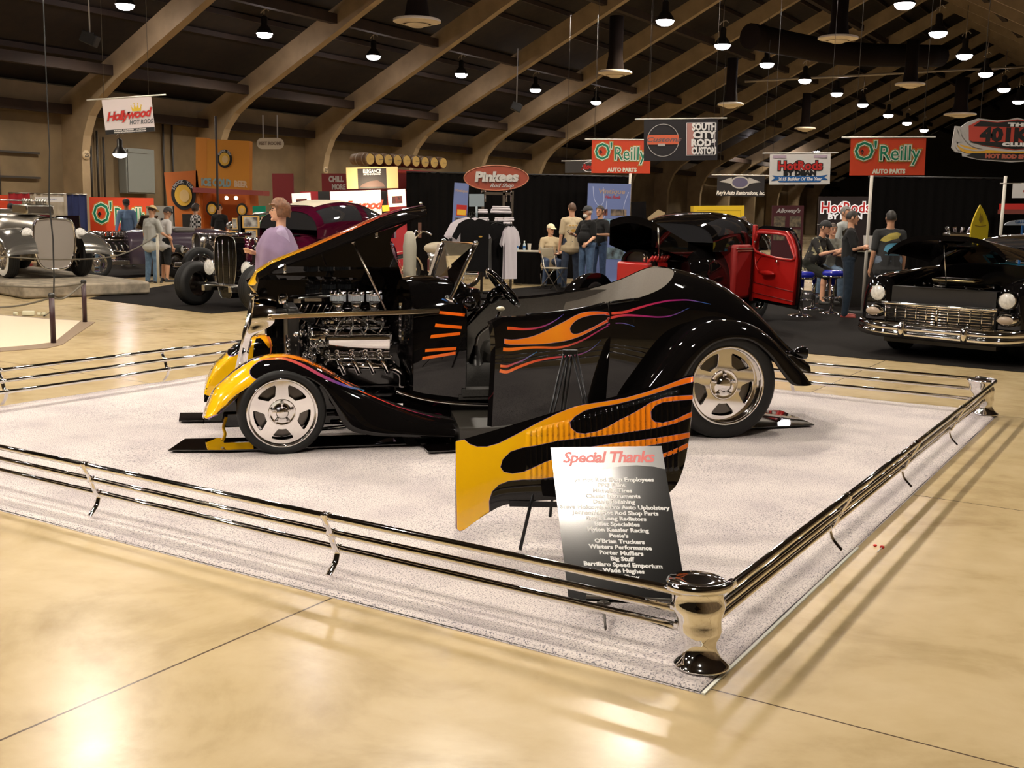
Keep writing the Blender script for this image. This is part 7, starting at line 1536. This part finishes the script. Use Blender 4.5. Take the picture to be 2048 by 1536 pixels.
b = B(); b.ell((DL*.42, -.04, .78), (.20, .045, .04), 16, 8); b.tube(spline([(.10, -.005, 1.0), (.16, -.02, .86), (.26, -.03, .80)], 5), .012, 6); b.obj('armrest', RD, dd)
b = B(); b.ell((DL*.60, -.03, .96), (.025, .02, .025), 10, 8); b.ell((.09, -.02, 1.22), (.02, .02, .02)); b.obj('door_handle', CHROME, dd)
b = B(); b.tube([(.05, -.004, .62), (DL-.06, -.004, .56)], .006, 5); b.tube([(.05, -.004, .47), (DL-.06, -.004, .42)], .006, 5); b.tube(spline([(.15, -.004, .92), (.35, -.004, 1.02), (DL-.1, -.004, 1.0)], 5), .005, 5); b.obj('door_stitching', mat('dark_red_seam', (.12, .003, .003), .6), dd)
# black sedan at right, hood up, chrome grille toward us
SA = thing('black_sedan', 'black fifties sedan with wide chrome grille and bumper, hood up, at the right edge', 'car', V((4.97, 12.75, 0)), math.atan2(-.66, .75))
b = B(); st = [(-.02, .86, .42, .72, 5), (.05, .93, .33, .84, 5), (.35, .96, .30, .90, 4.5), (1.35, .97, .28, .97, 4), (2.2, .98, .28, 1.02, 4), (3.6, .97, .3, 1.0, 4), (4.8, .88, .35, .9, 4), (5.0, .8, .42, .75, 4)]
# engine bay left open: build the two fenders and the cabin separately
b = B(); loftY(b, smooth_st(st[4:], 3), 28, 4); b.obj('rear_body', BLACKP, SA)
for s in (-1, 1):
    b = B(); loftY(b, smooth_st([(-.06, .12, .40, .84, 3), (.0, .19, .33, .92, 3), (.3, .21, .30, .96, 3), (1.2, .21, .28, 1.0, 3), (2.2, .21, .28, 1.03, 3)], 3), 24, 3, x0=s*.77); b.obj('front_fender', BLACKP, SA)
    q = V((s*.74, -.10, .735)); lamp_(SA, q, .092, bucket=BLACKP); wheelY(SA, s*.80, .62, .33, .33, .2, .2, s, name='front_wheel'); wheelY(SA, s*.80, 3.6, .33, .33, .2, .2, s, name='rear_wheel')
b = B(); b.grid(lambda u, v: V((-.60+1.2*u, -.03+.10*v*0+.02*math.sin(pi*u), .62+.20*v)), 10, 3); b.grid(lambda u, v: V((-.60+1.2*u, -.03+.16*v, .82)), 10, 3); b.box((0, .75, .55), (1.15, 1.5, .05)); b.obj('radiator_support', BLACKM, SA)
b = B(); b.box((0, .75, .72), (.62, .62, .26), bev=.03)
random.seed(5)
for k in range(60): b.ell((random.uniform(-.5, .5), random.uniform(.05, .5), random.uniform(.66, .86)), (random.uniform(.008, .022),)*3, 8, 6)
b.obj('engine', mat('engine_dark_chrome', (.25, .24, .22), .12, 1), SA)
b = B(); b.box((0, .42, .90), (.52, .30, .06), bev=.025); b.obj('air_cleaner', mat('brass_cover', (.35, .28, .15), .25, 1), SA)
# raised hood, hinged at the cowl
def hoodA(u, v, k=0):
    y = 1.45-1.52*u; hw_ = .74-.07*u; x = -hw_+2*hw_*v; cr_ = (1-abs(2*v-1)**3.6)
    return V((x, y, 1.06+.18*u+.02+.20*cr_-.03*u*u-k*.02))
b = B(); b.grid(hoodA, 16, 20); b.grid(lambda u, v: hoodA(u, v, 1), 16, 20); [b.grid(lambda u, q: hoodA(u, v_, q), 16, 1) for v_ in (0, 1)]; b.grid(lambda v, q: hoodA(1, v, q*3), 20, 2); b.obj('raised_hood', BLACKP, SA)
b = B(); b.cyl((-.08, .1, 1.32), (-.05, .2, .84), .008, n=8); b.obj('hood_prop', CHROME2, SA)
b = B(); b.grid(lambda u, v: V((-.72+1.44*u, 1.5+.1*v, .80+.28*v*math.sin(pi*(.08+.84*u))**.3)), 16, 4); b.obj('firewall', BLACKP, SA)
b = B(); n = 24
def rfA(u, v): a = pi*v; c, s = math.cos(a), math.sin(a); y = 1.75+2.6*u; zt = 1.04+.40*math.sin(pi*(.10+.82*u))**.5; return V((-.72*math.copysign(abs(c)**.6, c)*(1-.15*max(0, s)), y, 1.0+(zt-1.0)*max(0, s)**.6))
b.grid(rfA, 24, 24); b.obj('roof', BLACKP, SA)
b = B(); b.grid(lambda u, v: rfA(.015+.17*u, .15+.7*v)+V((0, -.01, .01)), 6, 12); b.obj('windshield_glass', MATS['dark_glass'], SA)
# grille: bars
b = B(); gx, gz0, gz1 = .62, .405, .60
for k in range(7):
    z = gz0+(gz1-gz0)*k/6; b.tube([V((-gx, -.11, z)), V((0, -.155, z)), V((gx, -.11, z))], .0085 if 0 < k < 6 else .016, 8)
b.obj('grille_bar', CHROME, SA)
b = B()
for k in range(11): x = -gx+2*gx*k/10; b.tube([V((x, -.13-.03*(1-abs(x)/gx), gz0)), V((x, -.13-.03*(1-abs(x)/gx), gz1))], .009 if k not in (5,) else .018, 6)
b.obj('grille_upright', CHROME, SA)
b = B(); b.box((0, -.06, .5), (1.26, .02, .22)); b.obj('grille_back', DARK, SA)
b = B(); b.tube([V((x, -.13-.05*(1-(x/.9)**2), .625)) for x in [-.66+1.32*q/16 for q in range(17)]], .022, 8); b.obj('hood_lip_moulding', CHROME, SA)
for s in (-1, 1):
    b = B(); b.lathe([(.0, .05), (.06, .045), (.11, .02), (.125, -.02), (.12, -.08)], (s*.76, -.12, .52), (0, -1, 0), 24, sy=.62); b.obj('parking_light_pod', CHROME, SA)
    b = B(); b.lathe([(.085, .052), (.05, .07), (0, .075)], (s*.76, -.12, .52), (0, -1, 0), 20, sy=.55); b.obj('parking_light_lens', mat('amber_grey_lens', (.35, .28, .22), .15), SA)
def bump(z, R_, dy=0): return [V((x, -.24+.16*(abs(x)/.98)**4+dy, z)) for x in [-.98+1.96*q/24 for q in range(25)]]
b = B()
prf = [(-.0, .40), (-.035, .385), (-.05, .35), (-.045, .31), (-.06, .29), (-.055, .25), (-.03, .225), (.0, .22)]
def bf(u, v):
    x = -.98+1.96*u; i = v*(len(prf)-1); k = min(int(i), len(prf)-2); t = i-k; dy = prf[k][0]*(1-t)+prf[k+1][0]*t; z = prf[k][1]*(1-t)+prf[k+1][1]*t
    return V((x, -.20+.20*(abs(x)/.98)**5+dy, z+.03*(abs(x)/.98)**6))
b.grid(bf, 40, 14); b.grid(lambda u, v: bf(u, v)+V((0, .03, 0)), 20, 4); b.obj('front_bumper', CHROME, SA)
for s in (-1, 1):
    b = B(); b.ell((s*.36, -.265, .33), (.045, .05, .10), 14, 10); b.obj('bumper_guard', CHROME, SA)
    b = B(); b.grid(lambda u, v: V((s*(.98+.0*u), .0+.55*u, .25+.14*v)), 6, 4); b.obj('bumper_wrap', CHROME, SA)
b = B(); b.box((0, .2, .2), (1.3, .5, .08)); b.obj('front_apron', BLACKM, SA)
# teal car behind it at the far right edge
TL = mat('teal_paint', (.01, .09, .13), .1, coat=1)
SB = thing('teal_sedan', 'black and teal car just visible behind the black sedan at the right edge', 'car', V((8.55, 17.6, 0)), math.atan2(-.30, .95))
b = B(); loftY(b, smooth_st([(-.1, .8, .35, .9), (.3, .9, .3, 1.02), (1.5, .95, .28, 1.05), (4.5, .9, .3, 1.0), (4.9, .8, .4, .8)], 3), 24, 4); b.obj('body', BLACKP, SB)
b = B(); b.box((-.4, -.02, .96), (1.2, 2.0, .02)); b.grid(lambda u, v: V((-.95, .0+4.2*u, .70+.22*v)), 8, 2); b.grid(lambda u, v: V((-.9+1.5*u, -.115, .70+.13*v)), 8, 2); b.obj('teal_panel', TL, SB)
b = B(); b.grid(lambda u, v: V((-.7*math.cos(pi*v), .9+2.6*u, 1.0+.42*math.sin(pi*v)**.6*math.sin(pi*(.1+.82*u))**.5)), 16, 16); b.obj('roof', BLACKP, SB)
for s in (-1, 1): wheelY(SB, s*.78, .7, .33, .33, .2, .2, s, name='wheel'); wheelY(SB, s*.78, 3.7, .33, .33, .2, .2, s, name='wheel')
b = B(); b.ell((-.3, .2, 1.10), (.1, .1, .07)); b.ell((.1, .3, 1.1), (.08, .08, .05)); b.tube([(-.8, 1.0, 1.08), (-.2, .9, 1.15), (.5, .95, 1.15)], .02, 6); b.obj('chrome_trim', CHROME, SB)
b = B(); F = Face((2010, 437), (2085, 437), (2010, 448), 17.0); b.m(mat('oval_sign_white', (.55, .62, .72), .4)); b.prism(circ(F.W/2, -.02, F.W/2, F.H, 20, 0, pi), F.p(0), -F.n*.02); b.m(BLU2); b.text('GASSER', lambda x, y: F.p(.004)(x+F.W*.45, y+.03), .06, .002); b.box(V((F.p(-.02)(F.W*.5, 0).x, F.o.y+.02, F.o.z*.5)), (.03, .02, F.o.z)); b.obj('arched_sign', None, label='small white arched sign with blue letters at the right edge', cat='sign')
# chrome engine stacks poking up behind the sedan's hood
t = thing('display_engine', 'bright engine with splayed stacks on a stand behind the black sedan hood', 'engine', gat(1915, 480, 19)); zz = Yd(1915, 463, 19).z; b = B(); b.box((0, 0, zz-.1), (.42, .3, .16), bev=.02)
for k in range(4): b.tube([(-.15+.1*k, 0, zz-.02), (-.21+.14*k, -.02, zz+.07)], [.02, .035], 10)
b.obj('stacks', CHROME, t); b = B(); b.box((0, 0, (zz-.18)/2), (.3, .3, zz-.18)); b.obj('stand', BLACKM, t)
# purple car roof beyond the drape end
PU = mat('purple_paint', (.07, .02, .14), .1, coat=1)
t = thing('purple_car', 'purple car roof glimpsed between the blue banner stand and the black coupe', 'car', gat(1280, 470, 29.2), .2); b = B(); loftY(b, smooth_st([(-1.2, .7, .3, .8), (-.5, .85, .3, 1.15), (0, .85, .3, 1.42), (1.2, .85, .3, 1.40), (2.0, .8, .3, 1.0), (2.6, .7, .3, .8)], 3), 22, 3); b.obj('body', PU, t)
for s in (-1, 1):
    for y in (-.7, 1.7): wheelY(t, s*.75, y, .32, .32, .2, .2, s, name='wheel')
# --- the left-hand group
SILV = mat('silver_body', (.52, .48, .42), .22, .85); CRM2 = mat('pearl_silver', (.50, .47, .42), .12, .9)
t = thing('silver_convertible', 'polished silver convertible with whitewall tires and a big flat grille, far left', 'car', V((-8.2, 19.7, 0)), yawD(-.70, .714)); SC = t
for s in (-1, 1): wheelY(t, s*.74, .45, .36, .36, .22, .18, s, name='front_wheel', white=1, spokes=18); wheelY(t, s*.74, 3.3, .36, .36, .22, .18, s, name='rear_wheel', white=1, spokes=18)
b = B(); loftY(b, smooth_st([(.05, .32, .30, 1.02, 3), (.5, .38, .3, 1.08, 3), (1.5, .50, .28, 1.12, 3.5), (1.7, .72, .26, 1.12, 4), (3.2, .76, .26, 1.10, 4), (4.4, .6, .3, .85, 3)], 3), 24, 3.5); b.obj('body', SILV, t)
b = B(); P = sp2([(-.24, .22), (-.36, .55), (-.34, .95), (-.2, 1.05), (.2, 1.05), (.34, .95), (.36, .55), (.24, .22), (0, .16)], 4, True); b.prism(P, lambda x, z: V((x, -.02, z)), (0, .10, 0)); b.obj('grille_panel', mat('mesh_silver', (.35, .31, .27), .5, .6), t); b = B(); b.tube([V((x, -.02, z)) for x, z in P], .022, 8, closed=True); b.obj('grille_surround', CHROME, t)
for s in (-1, 1):
    b = B(); b.grid(lambda u, v: V((s*(.42+.52*math.sin(v*pi/2)), .45+(.62+.10*(1-u))*math.cos(pi*(1-u*.95))*1.1+.1*u, .30+.58*math.sin(pi*min(1, .06+u*.86))**.8*(1-.35*(1-math.cos(v*pi/2))))), 30, 12); b.obj('front_fender', CRM2, t)
    b = B(); b.grid(lambda u, v: V((s*(.52+.42*math.sin(v*pi/2)), 3.3+.60*math.cos(pi*(1-u)), .25+.60*math.sin(pi*u)**.8*(1-.3*(1-math.cos(v*pi/2))))), 26, 8); b.obj('rear_fender', CRM2, t)
    lamp_(t, V((s*.47, .0, .80)), .10); b = B(); b.grid(lambda u, v: V((s*(.60+.28*v), 1.0+1.8*u, .26+.02*math.sin(pi*v))), 6, 4); b.obj('running_board', CHROME2, t)
b = B(); b.tube([(-.55, 1.72, 1.1), (-.52, 1.82, 1.36), (.52, 1.82, 1.36), (.55, 1.72, 1.1)], .015, 8); b.obj('windshield_frame', CHROME2, t)
b = B(); b.box((0, .9, 1.20), (.5, .7, .18), bev=.03); [b.cyl((x, .65+.12*k, 1.28), (x, .65+.12*k, 1.40), .03, n=8) for k in range(4) for x in (-.12, .12)]; b.obj('exposed_engine', mat('engine_silver', (.45, .42, .36), .25, 1), t)
b = B(); b.box((.0, 1.2, .12), (2.2, 5.2, .22), bev=.04); b.obj('stone_plinth', mat('fake_stone', (.30, .25, .18), .8, noise_=.5, nscale=6), loc=SC.location, rotz=SC.rotation_euler.z, label='low mottled stone-look plinth under the silver convertible', cat='plinth'); SC.location.z = .235
GUN = mat('gunmetal_paint', (.16, .14, .12), .2, .6, coat=.6); RUST = mat('bare_steel', (.25, .2, .16), .3, .9)
er = rod('engine_roadster', 'dark fenderless roadster with a silver grille shell, in front of the men at left', V((-9.25, 23.7, 0)), yawD(.75, .66), mat('dark_purple_grey', (.05, .035, .05), .15, coat=1), roof=False, hz=.98, fR=.33, rR=.42, grille=None, shellmat=CHROME2, L_=3.6, lamps=False)
b = B(); b.box((0, .12, .22), (.8, .5, .24), bev=.03); b.obj('purple_nose_pan', mat('violet_panel', (.30, .14, .45), .3, coat=1), er)
gr = rod('grey_roadster', 'grey steel roadster with a curved hoop over its cockpit, left of the maroon coupe', V((-6.95, 23.5, 0)), yawD(.80, .60), GUN, roof=False, hz=1.0, fR=.36, rR=.42, grille=None, shellmat=CHROME2, L_=3.6)
b = B(); b.tube([(-.42, 1.45, 1.05), (-.38, 1.7, 1.42), (.5, 1.75, 1.44), (.55, 2.4, 1.40)], .035, 8); b.ell((.45, .9, 1.16), (.14, .22, .11), 14, 10); b.obj('roof_hoop', CHROME2, gr)
sr = rod('silver_engine_rod', 'silver fenderless rod with a tall intake, right of the silver convertible', V((-11.4, 25.2, 0)), yawD(-.35, .94), RUST, roof=False, hz=1.0, fR=.3, rR=.38, shellmat=CHROME2, L_=3.4, lamps=False)
b = B(); b.box((0, .6, 1.22), (.62, .5, .36), bev=.02); [b.box((0, .34, 1.10+.07*k), (.64, .02, .02)) for k in range(5)]; b.obj('blower', mat('engine_silver', (.45, .42, .36), .25, 1), sr); b = B(); [b.ell((s*.34, .5, 1.25), (.04, .1, .13)) for s in (-1, 1)]; b.obj('red_scoop', ORB, sr)
# low round podium and rope posts at left
b = B(); P = [G(x, y) for x, y in ((-200, 628), (0, 632), (100, 640), (162, 643), (108, 686), (60, 692), (0, 697), (-200, 706))]; b.prism([(p.x, p.y) for p in P], lambda x, y: V((x, y, .0)), (0, 0, .012)); b.obj('podium_top', mat('cream_podium', (.66, .55, .40), .5), label='cream low podium top at the left edge inside the rope posts', cat='podium')
mat_on_floor([G(-200, 626), G(0, 630), G(105, 638), G(190, 645), G(150, 672), G(125, 690), G(95, 697), G(0, 704), G(-200, 714)], 'brown step edge around the cream podium at left', .008, mat('taupe_edge', (.22, .155, .10), .6))
BRN = mat('dark_brown_post', (.035, .012, .016), .4)
tops = []
for (x, yb, yt, lab) in ((107, 687, 596, 'dark rope post nearer the camera, at the left podium'), (170, 645, 570, 'dark rope post farther away, at the corner of the left podium')):
    g = G(x, yb) if yb > 600 else G(106, 640); q = PL(x, yt, g, V((0, 1, 0))); h = max(.55, q.z) if yb > 600 else .6
    t = thing('rope_post', lab, 'post', g); b = B(); b.cyl((0, 0, 0), (0, 0, h), .030, n=14); b.obj('post', BRN, t); b = B(); b.lathe([(.034, h-.03), (.038, h), (.03, h+.02), (0, h+.03)], n=14); b.obj('cap', BLACKM, t); tops.append(g+V((0, 0, h-.03)))
def rope(label, pts): b = B(); b.tube(spline(pts, 6), .012, 6); b.obj('rope', mat('grey_rope', (.10, .085, .06), .8), label=label, cat='rope')
rope('sagging grey rope between the two dark posts', [tops[0], (tops[0]*.62+tops[1]*.38)-V((0, 0, .07)), tops[1]]); rope('grey rope running left from the nearer dark post', [tops[0], Yd(40, 611, tops[0].y+.3), Yd(-40, 617, tops[0].y+.5)]); rope('grey rope running left from the farther dark post', [tops[1], Yd(90, 575, tops[1].y+.2), Yd(-40, 569, tops[1].y+.5)])
b = B(); b.tube([Yd(86, -10, 14.5), Yd(92, 140, 14.5), Yd(99, 300, 14.5), Yd(98, 400, 14.5), Yd(106, 480, 14.5), Yd(108, 560, 14.5), Yd(107, 600, 14.5), G(100, 625, .03), G(88, 632, .02)], [.007]*3+[.010]*6, 6); b.obj('power_cable', DARK, label='black power cable dropping from the roof to the floor at left', cat='cable')
t = thing('power_adapter', 'pale power adapter and plugs on the floor behind the left podium', 'adapter', G(57, 632)); b = B(); b.box((0, 0, .04), (.16, .09, .06), rot=Matrix.Rotation(.3, 3, 'Z'), bev=.01); b.obj('box', mat('adapter_cream', (.6, .57, .4), .5), t); b = B(); [b.cyl((x, -.01, .03), (x+.05, -.01, .03), .025, n=8) for x in (-.2, .13, .2)]; b.obj('plug', mat('adapter_cream', (.6, .57, .4), .5), t)
pole_ = thing('white_stanchion', 'thin white stanchion with a sagging rope in front of the men at left', 'post', G(317, 567)); b = B(); b.cyl((0, 0, 0), (0, 0, 1.0), .028, n=10); b.obj('post', mat('stanchion_pale', (.50, .46, .36), .5), pole_)
rope('thin rope hanging from the white stanchion toward the left', [G(317, 567)+V((0, 0, .96)), Yd(240, 510, 18.6), Yd(120, 519, 17.6), Yd(0, 513, 16.9)])
# motorcycle left of the shirt rack
t = thing('motorcycle', 'old cream and chrome motorcycle with a big headlamp, behind the roadster windshield', 'motorcycle', gat(866, 560, 22.4), .35); MC = mat('moto_cream', (.42, .36, .26), .3, coat=.6)
for x in (-.62, .70):
    b = B(); b.lathe([(.27, -.05), (.33, -.05), (.35, 0), (.33, .05), (.27, .05)], (x, 0, .35), (0, 1, 0), 30); b.obj('tire', RUBBER, t); b = B(); b.lathe([(.27, -.04), (.26, 0), (.27, .04)], (x, 0, .35), (0, 1, 0), 30); [b.cyl((x, 0, .35), (x+.26*math.cos(k*pi/8), 0, .35+.26*math.sin(k*pi/8)), .004, n=4) for k in range(16)]; b.obj('wheel', CHROME, t)
    b = B(); b.grid(lambda u, v: V((x+.40*math.cos(pi*(.02+.9*u)), (v-.5)*.16, .35+.40*math.sin(pi*(.02+.9*u)))), 16, 4); b.obj('mudguard', MC, t)
b = B(); b.ell((.10, 0, .82), (.30, .13, .13), 18, 12); b.obj('fuel_tank', MC, t); b = B(); b.ell((.50, 0, .80), (.20, .13, .06), 14, 8); b.obj('saddle', BLACKM, t)
b = B(); b.box((.08, 0, .48), (.36, .22, .30), bev=.04); b.cyl((.02, .0, .5), (-.05, .0, .75), .08, n=12); b.cyl((.16, 0, .5), (.22, 0, .75), .08, n=12); b.tube([(.1, -.12, .45), (.3, -.16, .3), (.9, -.16, .3)], .03, 8); b.obj('engine', CHROME2, t)
b = B(); b.tube([(-.62, -.09, .35), (-.42, -.09, .95)], .025, 8); b.tube([(-.62, .09, .35), (-.42, .09, .95)], .025, 8); b.tube(spline([(-.15, -.40, 1.10), (-.3, -.25, 1.16), (-.40, 0, 1.0), (-.3, .25, 1.16), (-.15, .40, 1.10)], 5), .016, 8); b.obj('fork_and_handlebar', CHROME, t)
b = B(); b.lathe([(0, -.12), (.07, -.08), (.09, 0), (.08, .03), (0, .045)], (-.55, 0, .98), (-1, 0, .0), 18); b.obj('headlamp', mat('lamp_cream', (.62, .56, .44), .3), t)
b = B(); b.box((-.3, -.05, 1.18), (.06, .03, .3)); b.obj('mirror_post', mat('brown_handle', (.12, .05, .03), .5), t)
b = B(); p = gat(819, 560, 21.0); b.lathe([(.10, 0), (.12, .3), (.13, .9), (.10, 1.12), (.05, 1.18), (0, 1.18)], p, (0, 0, 1), 14); b.m(mat('bag_pale', (.35, .33, .26), .7)); b.m(mat('bag_blue', (.05, .12, .25), .6)); b.mats.insert(0, mat('bag_pale', (.35, .33, .26), .7)); b.mats = [mat('bag_pale', (.35, .33, .26), .7)]; 
for f in b.bm.faces: f.material_index = 0
b.obj('covered_figure', None, label='pale grey covered shape right of the raised hood panel', cat='bag')
F = Face((833, 490), (890, 485), (833, 560), 18.6); b = B(); b.prism([(F.W*.25, 0), (F.W*1.15, -.1), (F.W*.9, F.H*.8), (F.W*.75, F.H)], F.p(0), -F.n*.02); b.obj('banner_cloth', mat('cloth_pale_rose', (.38, .32, .27), .7), label='pale printed cloth panel seen through the roadster windshield', cat='cloth')
# dark speaker / camera fittings under the roof
for (x, y, d, lab) in ((180, 78, 22, 'small black spotlight fitting under the roof at upper left'), (1033, 214, 32, 'small black spotlight fitting under the middle ribs')):
    c = Yd(x, y, d); b = B(); b.box(c, (.3, .25, .22), rot=Matrix.Rotation(.4, 3, 'Y'), bev=.02); b.m(SIL); b.box(c+V((.02, -.12, .08)), (.2, .02, .05)); b.m(DARK); b.cyl(c, c+V((0, 0, 1.6)), .015, n=6); b.mats = [DARK, SIL]; b.obj('spotlight_fitting', None, label=lab, cat='light fitting')
